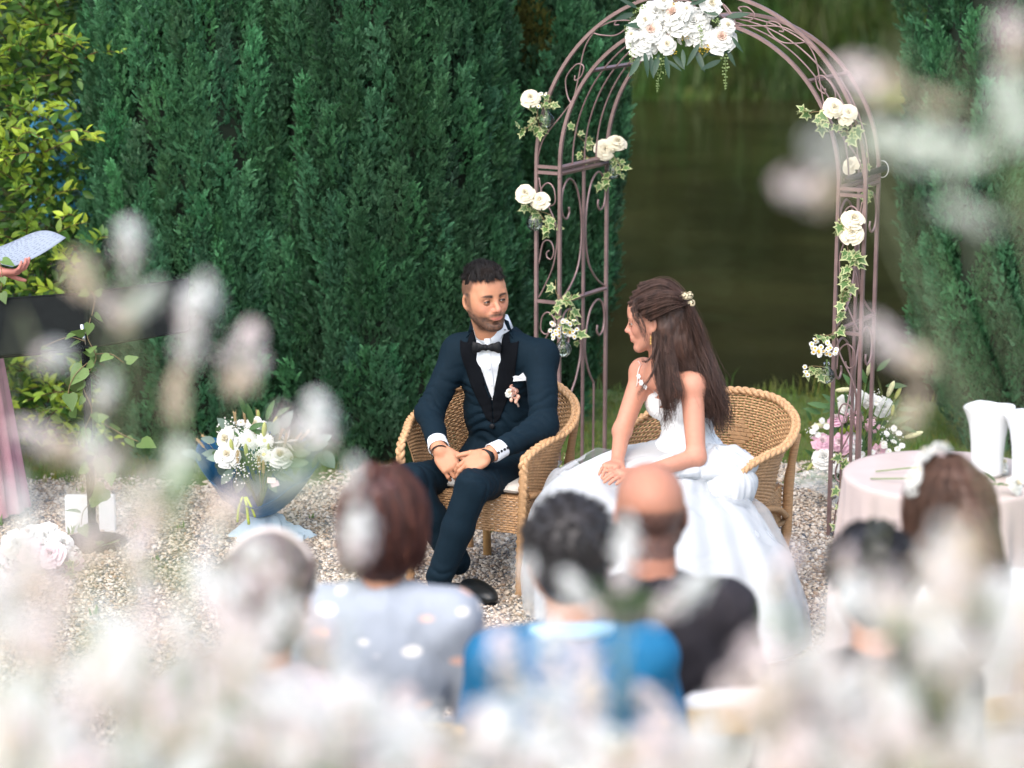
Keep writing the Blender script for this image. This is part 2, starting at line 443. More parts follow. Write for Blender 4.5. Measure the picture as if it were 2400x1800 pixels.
# --- ground: one sheet to the horizon with a pond cut in and a planted slope in front
PY0 = 12.0     # near edge of the pond
def ground_z(x, y):
    x = np.asarray(x, float); y = np.asarray(y, float); z = np.zeros_like(x)
    z += np.clip((3.9 - y) / 3.0, 0, 1) ** 1.3 * 1.5                       # planted slope under the photographer
    edge = PY0 + .12 * np.sin(x * 1.7) + .05 * np.sin(x * 5.1)
    fe = 30.0 + .12 * np.sin(x * .9) + .08 * np.sin(x * 2.3)
    inp = np.clip((y - edge) / .5, 0, 1) * np.clip((fe - y) / .8, 0, 1)
    z -= 1.1 * inp
    z += np.clip((y - fe) / 3.0, 0, 1) ** .7 * 1.3
    z += .015 * np.sin(x * 2.1 + 1) * np.sin(y * 1.7) * (y > 10.2)
    return z
xs = np.concatenate([np.linspace(-160, -8, 14), np.linspace(-7, 7, 113), np.linspace(8, 160, 14)])
ys = np.concatenate([[-60, -20, -5], np.linspace(0, 13, 105), np.linspace(13.5, 29, 16), np.linspace(29.2, 36, 35), [40, 60, 100, 160, 260]])
X, Y = np.meshgrid(xs, ys); Zg = ground_z(X, Y)
nx, ny = len(xs), len(ys)
ii = (np.arange(ny - 1)[:, None] * nx + np.arange(nx - 1)[None]).ravel()
gf = np.stack([ii, ii + 1, ii + nx + 1, ii + nx], 1)
lawn_m = noise_mat('lawn', [(.3, (.05, .085, .022)), (.55, (.10, .14, .035)), (.75, (.13, .11, .05))], 9, .95, .6)
gm = mesh('ground', np.stack([X, Y, Zg], 2).reshape(-1, 3), gf, True, lawn_m)
link('ground', gm, kind='structure')
# --- gravel sheet (4 mm proud), edge uneven
def gravel_edge(x): return np.interp(x, [-3, -1.6, -.5, .4, 1.3, 2.2, 4], [10.2, 10.3, 10.5, 10.25, 10.65, 10.5, 10.4])
gx = np.linspace(-3.2, 3.6, 90); gt = np.linspace(0, 1, 60)
GX, GT = np.meshgrid(gx, gt); GE = gravel_edge(GX) + .05 * np.sin(GX * 9) + .03 * np.sin(GX * 23)
GY = 4.0 + (GE - 4.0) * GT
gv = np.stack([GX, GY, np.full_like(GX, .004) + .004 * np.sin(GX * 3) * np.sin(GY * 4)], 2).reshape(-1, 3)
ii = (np.arange(59)[:, None] * 90 + np.arange(89)[None]).ravel()
stone_cols = [(0, (.09, .10, .115)), (.1, (.21, .205, .205)), (.22, (.33, .245, .18)), (.38, (.42, .355, .29)), (.6, (.50, .44, .37)), (.85, (.55, .51, .46)), (1, (.60, .57, .53))]
gravel_base = noise_mat('gravel_bed', [(p, tuple(.8 * k for k in c)) for p, c in stone_cols], 95, .95, .9, voronoi=True)
link('gravel_path', mesh('gravel_path', gv, np.stack([ii, ii + 1, ii + 91, ii + 90], 1), True, gravel_base), kind='structure')
# --- pebbles
def pebble_mesh(i):
    bm = bmesh.new(); bmesh.ops.create_icosphere(bm, subdivisions=1, radius=1)
    r_ = random.Random(i)
    for v in bm.verts: v.co *= r_.uniform(.75, 1.15); v.co.z *= .6; v.co.x *= 1.15
    me = bpy.data.meshes.new('pebble'); bm.to_mesh(me); bm.free(); me.polygons.foreach_set('use_smooth', [True] * len(me.polygons)); me.materials.append(pebble_m); return me
pebble_m = bpy.data.materials.new('pebble'); pebble_m.use_nodes = True
_t = pebble_m.node_tree; _b = _t.nodes['Principled BSDF']; _oi = _t.nodes.new('ShaderNodeAttribute'); _oi.attribute_type = 'INSTANCER'; _oi.attribute_name = 'tint'
_t.links.new(_oi.outputs['Color'], _b.inputs['Base Color']); _b.inputs['Roughness'].default_value = .75; _b.inputs['Specular IOR Level'].default_value = .3
n = 125000
px_ = rng.uniform(-2.6, 2.4, n); py_ = 5.6 + 5.0 * rng.random(n) ** .85
ok = py_ < gravel_edge(px_) + .04 * np.sin(px_ * 9) + rng.normal(0, .05, n); px_, py_ = px_[ok], py_[ok]; n = len(px_)
sz = np.clip(rng.lognormal(math.log(.0058), .33, n), .0035, .014)
u = rng.random(n); kp = np.array([p for p, c in stone_cols]); kc = np.array([c for p, c in stone_cols])
tc_ = np.stack([np.interp(u, kp, kc[:, k]) for k in range(3)], 1) * (1.1, 1.07, 1.03)
scatter('gravel', [pebble_mesh(i) for i in range(4)], np.stack([px_, py_, .004 + sz * .45], 1),
        np.stack([rng.uniform(-.6, .6, n), rng.uniform(-.6, .6, n), rng.uniform(0, 6.28, n)], 1), sz, tc_)
# --- pond
wm_ = bpy.data.materials.new('pond_water'); wm_.use_nodes = True; _t = wm_.node_tree; _b = _t.nodes['Principled BSDF']
_b.inputs['Base Color'].default_value = (.020, .017, .007, 1); _b.inputs['Roughness'].default_value = .12; _b.inputs['IOR'].default_value = 1.33
_n = _t.nodes.new('ShaderNodeTexNoise'); _n.inputs['Scale'].default_value = 2.2; _n.inputs['Detail'].default_value = 3
_mp = _t.nodes.new('ShaderNodeMapping'); _mp.inputs['Scale'].default_value = (1, .6, 1); _tc = _t.nodes.new('ShaderNodeTexCoord')
_t.links.new(_tc.outputs['Object'], _mp.inputs[0]); _t.links.new(_mp.outputs[0], _n.inputs['Vector'])
_bp = _t.nodes.new('ShaderNodeBump'); _bp.inputs['Strength'].default_value = .25; _bp.inputs['Distance'].default_value = .05
_n2 = _t.nodes.new('ShaderNodeTexNoise'); _n2.inputs['Scale'].default_value = .7; _n2.inputs['Detail'].default_value = 4; _t.links.new(_tc.outputs['Object'], _n2.inputs['Vector'])
_cr = _t.nodes.new('ShaderNodeValToRGB'); _cr.color_ramp.elements[0].position = .38; _cr.color_ramp.elements[0].color = (.012, .0105, .0045, 1); _cr.color_ramp.elements[1].position = .68; _cr.color_ramp.elements[1].color = (.028, .026, .010, 1)
_t.links.new(_n2.outputs[0], _cr.inputs[0]); _t.links.new(_cr.outputs[0], _b.inputs['Base Color'])
_t.links.new(_n.outputs[0], _bp.inputs['Height']); _t.links.new(_bp.outputs[0], _b.inputs['Normal'])
link('pond_water', mesh('pond_water', [(-60, PY0 - .1, -.28), (60, PY0 - .1, -.28), (60, 31.2, -.28), (-60, 31.2, -.28)], [(0, 1, 2, 3)], False, wm_), kind='structure')

# ------------------------------------------------------------------ grass
grass_m = M('grass_blade', (.13, .20, .05), .6, .2, 8, trans=.35, tint=True)
def tuft(nb, h, wd, seed, spread=.035):
    r_ = random.Random(seed); b = MB()
    for i in range(nb):
        a = r_.uniform(0, 6.28); x, y = r_.gauss(0, spread), r_.gauss(0, spread); hh = h * r_.uniform(.5, 1.15); l = hh * r_.uniform(.2, .7)
        d = np.array((math.cos(a), math.sin(a), 0)); s = np.array((-d[1], d[0], 0)) * wd; o = np.array((x, y, 0)); mid = o + d * l * .3 + np.array((0, 0, hh * .6)); tip = o + d * l + np.array((0, 0, hh))
        b.add([o - s, o + s, mid + s * .8, mid - s * .8, tip], [(0, 1, 2, 3), (3, 2, 4)])
    return b.mesh('grass_tuft', grass_m)
n = 5200
gx_ = rng.uniform(-3, 3.4, n); ge_ = gravel_edge(gx_); t_ = rng.random(n)
gy_ = ge_ - .06 + (PY0 + .15 - ge_) * t_
hs = .42 + .5 * (t_ > .93) * (rng.random(n) < .35) * rng.random(n) * 2.2 + .25 * rng.random(n)
tn = np.stack([rng.uniform(.75, 1.35, n), rng.uniform(.85, 1.25, n), rng.uniform(.6, 1.1, n)], 1)
dry = rng.random(n) < .1; tn[dry] = tn[dry] * (1.6, .95, .9)
scatter('grass', [tuft(9, .085, .0022, i) for i in range(4)], np.stack([gx_, gy_, ground_z(gx_, gy_)], 1), np.stack([rng.normal(0, .1, n), rng.normal(0, .1, n), rng.uniform(0, 6.28, n)], 1), hs, tn)
# weeds in the gravel
n = 46
wx = rng.uniform(-2.2, 2.2, n); wy = rng.uniform(8.2, 10.3, n)
scatter('weeds', [tuft(7, .05, .006, 40 + i, .02) for i in range(3)], np.stack([wx, wy, np.full(n, .006)], 1), np.stack([np.zeros(n), np.zeros(n), rng.uniform(0, 6, n)], 1), rng.uniform(.4, .9, n), np.tile((.9, 1.2, .8), (n, 1)))
# far bank grass and reeds
n = 5200
fx = rng.uniform(-7, 9, n); fy = 29.75 + rng.random(n) ** 1.3 * 3.2
tn = np.stack([rng.uniform(.38, .7, n), rng.uniform(.45, .8, n), rng.uniform(.3, .65, n)], 1)
tn *= (.75 + .5 * vnoise(np.stack([fx, fy, 0 * fx], 1), 1.1, 5))[:, None]
scatter('bank_grass', [tuft(10, .5, .011, 60 + i, .1) for i in range(3)], np.stack([fx, fy, ground_z(fx, fy) - .02], 1), np.stack([rng.normal(.12, .12, n), rng.normal(0, .1, n), rng.uniform(0, 6.28, n)], 1), rng.uniform(.5, 1.3, n), np.clip(tn, .1, 2))

# dark leaf litter under the far trees
fv, ff = grid(110, 70, lambda u, v: (-14 + 32 * u, 29.85 + .1 * math.sin(u * 40) * (1 - v) + 16 * v * v, 0)); fv[:, 2] = ground_z(fv[:, 0], fv[:, 1]) + .04
link('forest_floor', mesh('forest_floor', fv, ff, True, noise_mat('leaf_litter', [(.3, (.018, .022, .010)), (.6, (.035, .045, .016)), (.8, (.05, .04, .02))], 4, .95, .5)), kind='structure')
# ------------------------------------------------------------------ far trees beyond the pond
far_leaf_m = M('far_leaf', (.045, .085, .03), .6, .2, 3, trans=.25, tint=True)
bark_m = M('bark', (.10, .07, .05), .9, .3, 20, bump=.6, bs=40)
def leaf_clump(seed, nl=9, s=.16):
    r_ = random.Random(seed); b = MB()
    for i in range(nl):
        c = np.array([r_.gauss(0, .16) for _ in range(3)]); m = np.array(Euler((r_.uniform(-1, 1), r_.uniform(-1, 1), r_.uniform(0, 6.3))).to_matrix())
        l = s * r_.uniform(.6, 1.2)
        b.add(np.array([(0, -l, 0), (l * .42, 0, .02), (0, l, 0), (-l * .42, 0, .02)]) @ m.T + c, [(0, 1, 2, 3)])
    return b.mesh('leaf_clump', far_leaf_m)
clumps = [leaf_clump(i) for i in range(4)]
far_labels = ['dark leafy tree on the far bank above the flower garland', 'dark tree on the far bank behind the left curve of the arch', 'dark tree on the far bank behind the right curve of the arch',
              'dark tree on the far bank beside the right cypress', 'bushy tree of the far bank standing behind the left cypress row', 'tall tree of the far bank hidden behind the right cypress',
              'tall tree of the far bank behind the middle cypress', 'broad tree in the second row of the far bank', 'broad dark tree closing the second row of the far bank', 'second row tree on the far bank behind the leafy shrub']
spots = [(2.6, 33.4, 2.9), (.9, 33.0, 2.4), (4.5, 33.2, 2.6), (6.6, 33.8, 2.6), (-4.6, 33.6, 3.2), (9.4, 34, 3.3), (-1.6, 33.8, 3.0), (1.0, 38, 4.4), (6.4, 38.5, 4.6), (-6, 38.5, 4.6)]
for i, (x, y, r0) in enumerate(spots):
    H_ = 9.5 if i < 7 else 13
    tr = thing('broadleaf_tree', far_labels[i], 'tree', (x, y, float(ground_z(np.array([x]), np.array([y]))[0]) - .1), 0, 'trees beyond the pond')
    b = MB(); b.tube(spline([(0, 0, 0), (.1, .05, H_ * .3), (-.1, 0, H_ * .6), (0, 0, H_ * .85)], 12), np.linspace(.24, .05, 12), 9)
    for k in range(6):
        a = k * 1.05 + i; h0 = H_ * (.22 + .09 * k); b.tube(spline([(0, 0, h0), (math.cos(a) * r0 * .4, math.sin(a) * r0 * .4, h0 + .5), (math.cos(a) * r0 * .8, math.sin(a) * r0 * .8, h0 + 1.3)], 8), np.linspace(.09, .02, 8), 6)
    link('trunk', b.mesh('trunk', bark_m), tr)
    n = 2600; d = rng.normal(size=(n, 3)); d /= np.linalg.norm(d, axis=1)[:, None]
    lob = 1 + .28 * vnoise(d * 1.0, 2.3, i + 3); rad = rng.random(n) ** .35 * lob
    c = np.stack([d[:, 0] * r0 * rad, d[:, 1] * r0 * .8 * rad, H_ * .5 + d[:, 2] * H_ * .5 * rad], 1)
    c = c[c[:, 2] > .1]; n = len(c)
    tn = (.75 + .5 * vnoise(c, .9, i))[:, None] * np.array((1, 1.0, .95)) * rng.uniform(.7, 1.2, (n, 1))
    o = scatter('crown', clumps, c, rng.uniform(-1, 6, (n, 3)), rng.uniform(1.0, 1.9, n), np.clip(tn, .2, 2), None, 'stuff')
    o.parent = tr
# low shrubs at the water line of the far bank
for i, (x, y, r0, lab) in enumerate([(2.0, 31.3, .8, 'low green bush on the far bank in the left of the arch opening'), (3.6, 31.8, 1.0, 'low green bush on the far bank in the middle of the arch opening'), (5.6, 31.4, .9, 'low green bush on the far bank right of the arch'), (6.9, 31.6, 1.1, 'low bush on the far bank beside the right cypress'), (4.6, 31.9, 1.0, 'low bush on the far bank behind the right arch curve')]):
    tr = thing('bush', lab, 'bush', (x, y, float(ground_z(np.array([x]), np.array([y]))[0])), 0, 'bushes on the far bank')
    b = MB()
    for k in range(5): b.tube(spline([(0, 0, -.05), (.2 * math.cos(k * 1.3), .2 * math.sin(k * 1.3), r0 * .6), (.5 * math.cos(k * 1.3), .4 * math.sin(k * 1.3), r0 * 1.1)], 6), np.linspace(.03, .008, 6), 5)
    link('stem', b.mesh('stem', bark_m), tr)
    n = 420; d = rng.normal(size=(n, 3)); d /= np.linalg.norm(d, axis=1)[:, None]; rad = rng.random(n) ** .4 * r0 * (1 + .3 * vnoise(d, 2, i))
    c = d * rad[:, None] * (1.5, .9, .8) + (0, 0, r0 * .6); c = c[c[:, 2] > 0]; n = len(c)
    o = scatter('foliage', clumps, c, rng.uniform(-1, 6, (n, 3)), rng.uniform(.7, 1.2, n), rng.uniform(.45, 1.1, (n, 1)) * np.array((1.1, 1.15, .8)), None, 'stuff'); o.parent = tr

# ------------------------------------------------------------------ cypresses
cyp_m = M('cypress_foliage', (.050, .150, .068), .55, .12, 60, trans=.18, tint=True)
def spray(seed, L0=.035):
    """a flat feathery frond: axis with twigs that fork again"""
    r_ = random.Random(seed); b = MB()
    def blade(p, d, l, wd, nrm):
        d = d / np.linalg.norm(d); s = np.cross(d, nrm); s = s / (np.linalg.norm(s) + 1e-9) * wd
        b.add([p, p + d * l * .45 + s, p + d * l, p + d * l * .45 - s], [(0, 1, 2, 3)])
    ax = np.array((0, 0, 1.)); bend = np.array((r_.uniform(-.25, .25), r_.uniform(.1, .35), 0))
    nt_ = 11
    for i in range(nt_):
        t = (i + .3) / nt_; p = ax * L0 * t + bend * L0 * t * t
        for sd in (-1, 1):
            a = r_.uniform(.38, .75); rot = r_.uniform(-.9, .9)
            d = np.array((sd * math.sin(a) * math.cos(rot), math.sin(a) * math.sin(rot) + .1, math.cos(a)))
            l = L0 * (.46 - .3 * t) * r_.uniform(.7, 1.2); nrm = np.array((r_.gauss(0, .5), 1, r_.gauss(0, .4)))
            blade(p, d, l, .0014, nrm)
            for q in (.35, .65):
                e = np.array((r_.gauss(0, .6), r_.gauss(.1, .6), .8)) + d * .7
                blade(p + d * l * q, e, l * .5, .0011, nrm)
    blade(ax * L0 * .75 + bend * L0 * .56, ax + bend, L0 * .35, .002, np.array((0, 1, .2)))
    return b.mesh('frond', cyp_m, False)
fronds = [spray(i) for i in range(4)]
core_m = M('cypress_dark_core', (.012, .022, .012), .95, .3, 12)
def cypress(label, c, r0, zmax, lean, n_lobe, seed, back=.15, belly=1.0, brown=None, light=1.0):
    g = np.random.default_rng(seed); bx, by = c
    tr = thing('cypress', label, 'tree', (bx, by, 0), 0, 'cypresses round the seating place')
    def rad(z):
        z = np.asarray(z, float)
        return r0 * np.interp(z / zmax, [0, .06, .2, .4, .6, .85, 1], [.55 if belly > 1 else .8, .8 if belly > 1 else .93, 1., 1., .93, .5, .06])
    b = MB(); b.tube(spline([(0, 0, -.1), (.02, 0, .6), (0, .02, zmax * .5), (lean, 0, zmax * .9)], 14), np.linspace(.09, .012, 14), 10)
    for k in range(16):
        a = k * 2.4; z0 = .15 + k * zmax * .045; rr = float(rad(z0)) * .8
        b.tube(spline([(0, 0, z0), (math.cos(a) * rr * .6, math.sin(a) * rr * .6, z0 + .1), (math.cos(a) * rr, math.sin(a) * rr, z0 + .35)], 6), np.linspace(.018, .004, 6), 5)
    link('trunk', b.mesh('trunk', bark_m), tr)
    # solid dark core, added to block light through the crown
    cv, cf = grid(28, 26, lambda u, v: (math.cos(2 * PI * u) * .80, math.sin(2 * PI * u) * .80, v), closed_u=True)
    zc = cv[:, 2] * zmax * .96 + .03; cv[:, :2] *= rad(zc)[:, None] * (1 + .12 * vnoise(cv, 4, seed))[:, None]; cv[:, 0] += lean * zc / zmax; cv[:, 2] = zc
    link('dark_core', mesh('dark_core', cv, cf, True, core_m), tr)
    # upright plumes
    P_, D_, T_, S_ = [], [], [], []
    for i in range(n_lobe):
        th = g.uniform(0, 2 * PI)
        if math.sin(th) > .25 and g.random() > back: th = -th        # the side away from the path is thinner
        z0 = zmax * g.random() ** 1.05 * .97 - .1
        if z0 > 2.3 and g.random() > .3: continue
        rr = float(rad(max(z0, 0.02))) * g.uniform(.74, .98); o_ = np.array((math.cos(th), math.sin(th), 0))
        base = o_ * rr + np.array((lean * z0 / zmax, 0, z0)); L = g.uniform(.18, .48); wd = g.uniform(.026, .056)
        dr = np.array((0, 0, 1.)) + o_ * g.uniform(.03, .17) + g.normal(0, .055, 3); dr /= np.linalg.norm(dr)
        m = int(L * 600); t = g.random(m) ** .8; ph = g.uniform(0, 2 * PI, m)
        s1 = np.cross(dr, o_); s1 /= np.linalg.norm(s1); s2 = np.cross(s1, dr)
        rv = np.cos(ph)[:, None] * s1 + np.sin(ph)[:, None] * s2
        keep = (rv @ o_ > -.35) | (g.random(m) < .25)
        prof = wd * np.sin(PI * (.16 + .82 * t)) ** .8 * g.uniform(.45, 1.1, m)
        p = base + dr * (L * t)[:, None] + rv * prof[:, None] + g.normal(0, .008, (m, 3))
        d = dr * 1.0 + rv * g.uniform(.1, .8, m)[:, None] + g.normal(0, .24, (m, 3)) + o_ * .12
        lobe_t = g.uniform(.6, 1.4) * light; tint = lobe_t * g.uniform(.75, 1.25, m) * (.9 + .45 * t)
        tc = tint[:, None] * np.array((1, 1, 1)) * (1 + g.normal(0, .06, (1, 3)))
        if brown is not None and np.linalg.norm((base - brown[0]) / (.10, .5, .22)) < 1: tc = tint[:, None] * np.array((2.1, .75, .35))
        P_.append(p[keep]); D_.append(d[keep]); T_.append(tc[keep]); S_.append(g.uniform(.7, 1.25, m)[keep])
    P_ = np.concatenate(P_); D_ = np.concatenate(D_); T_ = np.concatenate(T_); S_ = np.concatenate(S_); n = len(P_)
    k = P_[:, 2] > .0; P_, D_, T_, S_ = P_[k], D_[k], T_[k], S_[k]; n = len(P_)
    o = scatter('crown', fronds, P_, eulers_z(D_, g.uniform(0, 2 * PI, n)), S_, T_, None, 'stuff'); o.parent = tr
    return n
tot = 0
ca = at(505, 1100, 10.98); cb = at(905, 1100, 10.93); cc = at(1235, 1100, 11.45); cd = at(2440, 1000, 11.0)
tot += cypress('leftmost dark cypress, its edge against the leafy shrub', (ca.x, ca.y), .56, 4.1, .02, 1050, 11, light=1.2)
tot += cypress('middle dark cypress, straight behind the groom', (cb.x, cb.y), .62, 4.3, 0, 1180, 12, light=.85)
bp_ = at(1222, 180, 11.0)
tot += cypress('rounded cypress behind the left pillar of the arch, with a brown patch', (cc.x, cc.y), .44, 3.9, 0, 760, 13, belly=1.2, brown=(np.array((bp_.x - cc.x, bp_.y - cc.y, bp_.z)),), light=.85)
tot += cypress('cypress to the right of the arch, behind the white urns', (cd.x, cd.y), .70, 4.2, 0, 900, 14, belly=1.2, light=1.05)
print('fronds', tot)

# ------------------------------------------------------------------ broad-leaved shrub
leaf_ms = [M('shrub_leaf_young', (.40, .52, .055), .42, .12, 30, trans=.35, tint=True), M('shrub_leaf', (.30, .45, .065), .4, .15, 30, trans=.3, tint=True), M('shrub_leaf_old_shade', (.10, .22, .045), .38, .15, 30, trans=.25, tint=True)]
shr = thing('leafy_shrub', 'yellow-green broad-leaved shrub beside the leftmost cypress', 'shrub', tuple(on(20, 1170, 0)), 0)
shr_o = Vector(shr.location)
def plain(m):
    """the same leaf colour without the scatter tint"""
    return M(m.name + '_single', tuple(m.node_tree.nodes['RGB'].outputs[0].default_value[:3]), .42, .12, 30, trans=.3, rnd=.25)
LM = [leaf_mesh(m, .058, .0135) for m in leaf_ms]; LS = [leaf_mesh(plain(m), .058, .0135) for m in leaf_ms]
g = np.random.default_rng(5); leaves = []; tw = MB()
for s in range(520):
    px0 = g.uniform(-330, 232); z0 = g.uniform(-.1, 2.45) if s < 470 else g.uniform(2.4, 3.2)
    dep = g.random() ** 1.6 * .55; base = np.array((0, 0, 0.)) + at(px0, 900, 10.55 + dep + .12 * math.sin(px0 * .013)); base[2] = z0 + .1
    if s % 5 == 0: base[1] -= .12
    up = np.array((g.normal(.05, .45), -g.uniform(.1, .75), g.uniform(.25, .9))); up /= np.linalg.norm(up)
    Ls = g.uniform(.14, .32); curve = np.array((g.normal(0, .05), -.05, -.06 - .05 * g.random()))
    nl = int(Ls / .019); young = g.random() < .55 and dep < .25
    pts = [base + up * Ls * t + curve * t * t for t in np.linspace(0, 1, 6)]
    gap = abs((pts[3][0] / pts[3][1]) * FPX / .98 + 1200 - 150) < 50 and abs(pts[3][2] - 1.52) < .10 and g.random() < .35
    if gap: continue
    tw.tube(np.array(pts) - np.array(shr_o), np.linspace(.0032, .0012, 6), 5)
    for k in range(nl):
        t = (k + .6) / nl; p = base + up * Ls * t + curve * t * t
        ang = k * 2.4 + g.normal(0, .3); s1 = np.cross(up, (0.2, .9, .3)); s1 /= np.linalg.norm(s1); s2 = np.cross(up, s1)
        d = (math.cos(ang) * s1 + math.sin(ang) * s2) * (1.0 - .55 * t) + up * (.45 + .6 * t) + np.array((0, -.15, -.1)); d /= np.linalg.norm(d)
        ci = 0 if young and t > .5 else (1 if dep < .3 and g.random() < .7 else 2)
        nrm = Vector((0, -.45, 1)) + Vector(g.normal(0, .25, 3)); yv = Vector(d); xv = yv.cross(nrm).normalized(); zv = xv.cross(yv)
        m = Matrix((xv, yv, zv)).transposed(); sc_ = g.uniform(.75, 1.25) * (1 - .35 * (t > .85))
        leaves.append((dep + g.random() * .1 + (0 if -20 < px0 < 250 and z0 < 2.1 else 2), Vector(p), m, sc_, ci))
link('twigs', tw.mesh('twigs', M('shrub_twig', (.16, .09, .045), .7, .2, 30)), shr, kind='stuff')
leaves.sort(key=lambda q: q[0])
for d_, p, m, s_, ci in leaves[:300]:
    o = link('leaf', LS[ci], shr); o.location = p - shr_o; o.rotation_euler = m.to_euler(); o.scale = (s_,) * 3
rest = leaves[300:]
# extra leaves deeper inside, their dark colour standing in for interior shade
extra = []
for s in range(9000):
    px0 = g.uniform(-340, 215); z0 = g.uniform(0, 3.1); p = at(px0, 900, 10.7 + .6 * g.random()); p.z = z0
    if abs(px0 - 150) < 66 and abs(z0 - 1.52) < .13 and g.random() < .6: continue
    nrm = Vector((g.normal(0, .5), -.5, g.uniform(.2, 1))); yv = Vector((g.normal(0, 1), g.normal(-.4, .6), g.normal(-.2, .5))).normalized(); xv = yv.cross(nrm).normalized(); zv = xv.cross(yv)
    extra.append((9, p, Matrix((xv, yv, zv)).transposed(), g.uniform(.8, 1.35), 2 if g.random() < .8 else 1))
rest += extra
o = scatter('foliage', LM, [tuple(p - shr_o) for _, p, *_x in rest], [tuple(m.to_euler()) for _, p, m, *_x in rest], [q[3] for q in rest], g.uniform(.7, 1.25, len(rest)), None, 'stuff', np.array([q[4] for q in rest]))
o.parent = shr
# a blue sheet that shows through the gaps of the shrub
b0 = at(60, 280, 11.9); b1 = at(330, 540, 11.9)
bs_v, bs_f = grid(14, 10, lambda u, v: (b0.x + (b1.x - b0.x) * u, 11.9 + .03 * math.sin(u * 14 + v * 3), .9 + (b0.z + .1 - .9) * v))
tarp = link('blue_sheet', mesh('blue_sheet', bs_v, bs_f, True, M('blue_sheet', (.10, .42, .72), .45, .1, 4)))
tag(tarp, 'bright blue sheet glimpsed through gaps in the leafy shrub', 'sheet')
md = tarp.modifiers.new('thick', 'SOLIDIFY'); md.thickness = .004
# ================================================================== rose arch
steel = M('arch_paint', (.245, .165, .16), .34, .25, 14, bump=.12, bs=160, metal=.35, spec=.5)
ARW, ART, ARD = 1.245, .112, .42
ATH = R(30)
A0 = on(1942, 1256, 0); e1 = Vector((-math.cos(ATH), math.sin(ATH), 0)); e2 = Vector((math.sin(ATH), math.cos(ATH), 0))
arch = thing('garden_arch', 'mauve painted metal garden arch with scrollwork behind the couple', 'garden arch', tuple(A0), 0)
def ap(a, b, z): return e1 * a + e2 * b + Vector((0, 0, z))          # relative to the arch foot
def aw(a, b, z): return A0 + ap(a, b, z)
ZB, ZM = 1.40, .84
_up = tuple(e2)
def bar(name, pts, r, sq=True, n=6): link(name, MB().tube([tuple(p) for p in pts], r, n, True, 0, sq, _up).mesh(name, steel, not sq), arch)
def tb(name, p, q, r=.0068): bar(name, [p, q], r)
# posts
for a in (0, -ART, ARW, ARW + ART): tb('post', ap(a, 0, -.05), ap(a, 0, ZB))
for a in (0, ARW): tb('post', ap(a, ARD, -.05), ap(a, ARD, ZB)); tb('middle_post', ap(a, ARD * .5, -.05), ap(a, ARD * .5, ZB), .0056)
# hoops
def hoop(rad, b, z0=ZB + .002, n=64): return [ap(ARW / 2 - rad * math.cos(t), b, z0 + .02 + rad * math.sin(t)) if 0 <= t <= PI else None for t in np.linspace(0, PI, n)]
for rad, b, nm in ((ARW / 2, 0, 'inner_hoop'), (ARW / 2 + ART, 0, 'outer_hoop'), (ARW / 2, ARD, 'rear_hoop')):
    h = hoop(rad, b); h = [ap(ARW / 2 - rad, b, ZB)] + h + [ap(ARW / 2 + rad, b, ZB)]; bar(nm, h, .0068)
for q in (.25, .5, .75):
    h = hoop(ARW / 2 - .002, ARD * q); bar('roof_wire', [ap(.002, ARD * q, ZB)] + h + [ap(ARW - .002, ARD * q, ZB)], .0036, False)
for t in (R(40), R(90), R(140)):
    c = ARW / 2 - ARW / 2 * math.cos(t); z = ZB + .022 + ARW / 2 * math.sin(t); tb('roof_rung', ap(c, .008, z), ap(c, ARD - .008, z), .0062)
# cross bars
for a in (0, ARW):
    for z in (ZB - .012, ZB + .012): tb('side_bar', ap(a, .008, z), ap(a, ARD - .008, z), .0075)
    tb('side_bar', ap(a, .008, ZM), ap(a, ARD - .008, ZM), .0068)
    o_ = a + (ART if a else -ART); lo, hi = min(a, o_) + .008, max(a, o_) - .008
    for z in (ZB - .012, ZB + .012, ZM): tb('front_bar', ap(lo, 0, z), ap(hi, 0, z), .0066)
# scrolls in the side panels
up_pts = [(.078, 1.238), (.082, 1.212), (.058, 1.19), (.024, 1.212), (.014, 1.27), (.035, 1.33), (.085, 1.357), (.148, 1.31), (.186, 1.2), (.190, 1.08), (.16, .97), (.09, .895), (.016, .852)]
lo_pts = [(.078, .688), (.082, .662), (.058, .64), (.024, .662), (.014, .72), (.035, .78), (.085, .80), (.148, .76), (.186, .66), (.188, .58), (.15, .49), (.112, .44), (.108, .42), (.108, .2), (.108, -.02)]
for a in (0, ARW):
    for k in (0, 1):
        for pts in (up_pts, lo_pts):
            q = spline([ap(a, (u if k == 0 else ARD - u), z) for u, z in pts], 70); bar('scroll', q, .0048, False)
# scrolls of the front ladders
fl_pts = [(.062, 1.275), (.058, 1.258), (.042, 1.25), (.022, 1.27), (.03, 1.325), (.06, 1.345), (.092, 1.31), (.098, 1.24)]
fl_long = [(.100, 1.365), (.085, 1.30), (.03, 1.20), (.012, 1.12), (.03, 1.0), (.075, .9), (.1, .855)]
fl_curl = [(.05, 1.06), (.062, 1.05), (.06, 1.03), (.04, 1.025), (.028, 1.06), (.045, 1.10), (.08, 1.09), (.1, 1.0)]
for a, sg in ((0, -1), (ARW, 1)):
    for pts, dz, mir in ((fl_pts, 0, 0), (fl_curl, 0, 0), (fl_long, 0, 0), (fl_pts, -.55, 1), (fl_long, -.55, 1), (fl_curl, -.55, 0), (fl_pts, -1.02, 0), ([(.1, .26), (.06, .2), (.03, .12), (.02, .0)], 0, 0)):
        q = spline([ap(a + sg * (ART - u if mir else u), 0, z + dz) for u, z in pts], 40); bar('scroll', q, .0034, False)
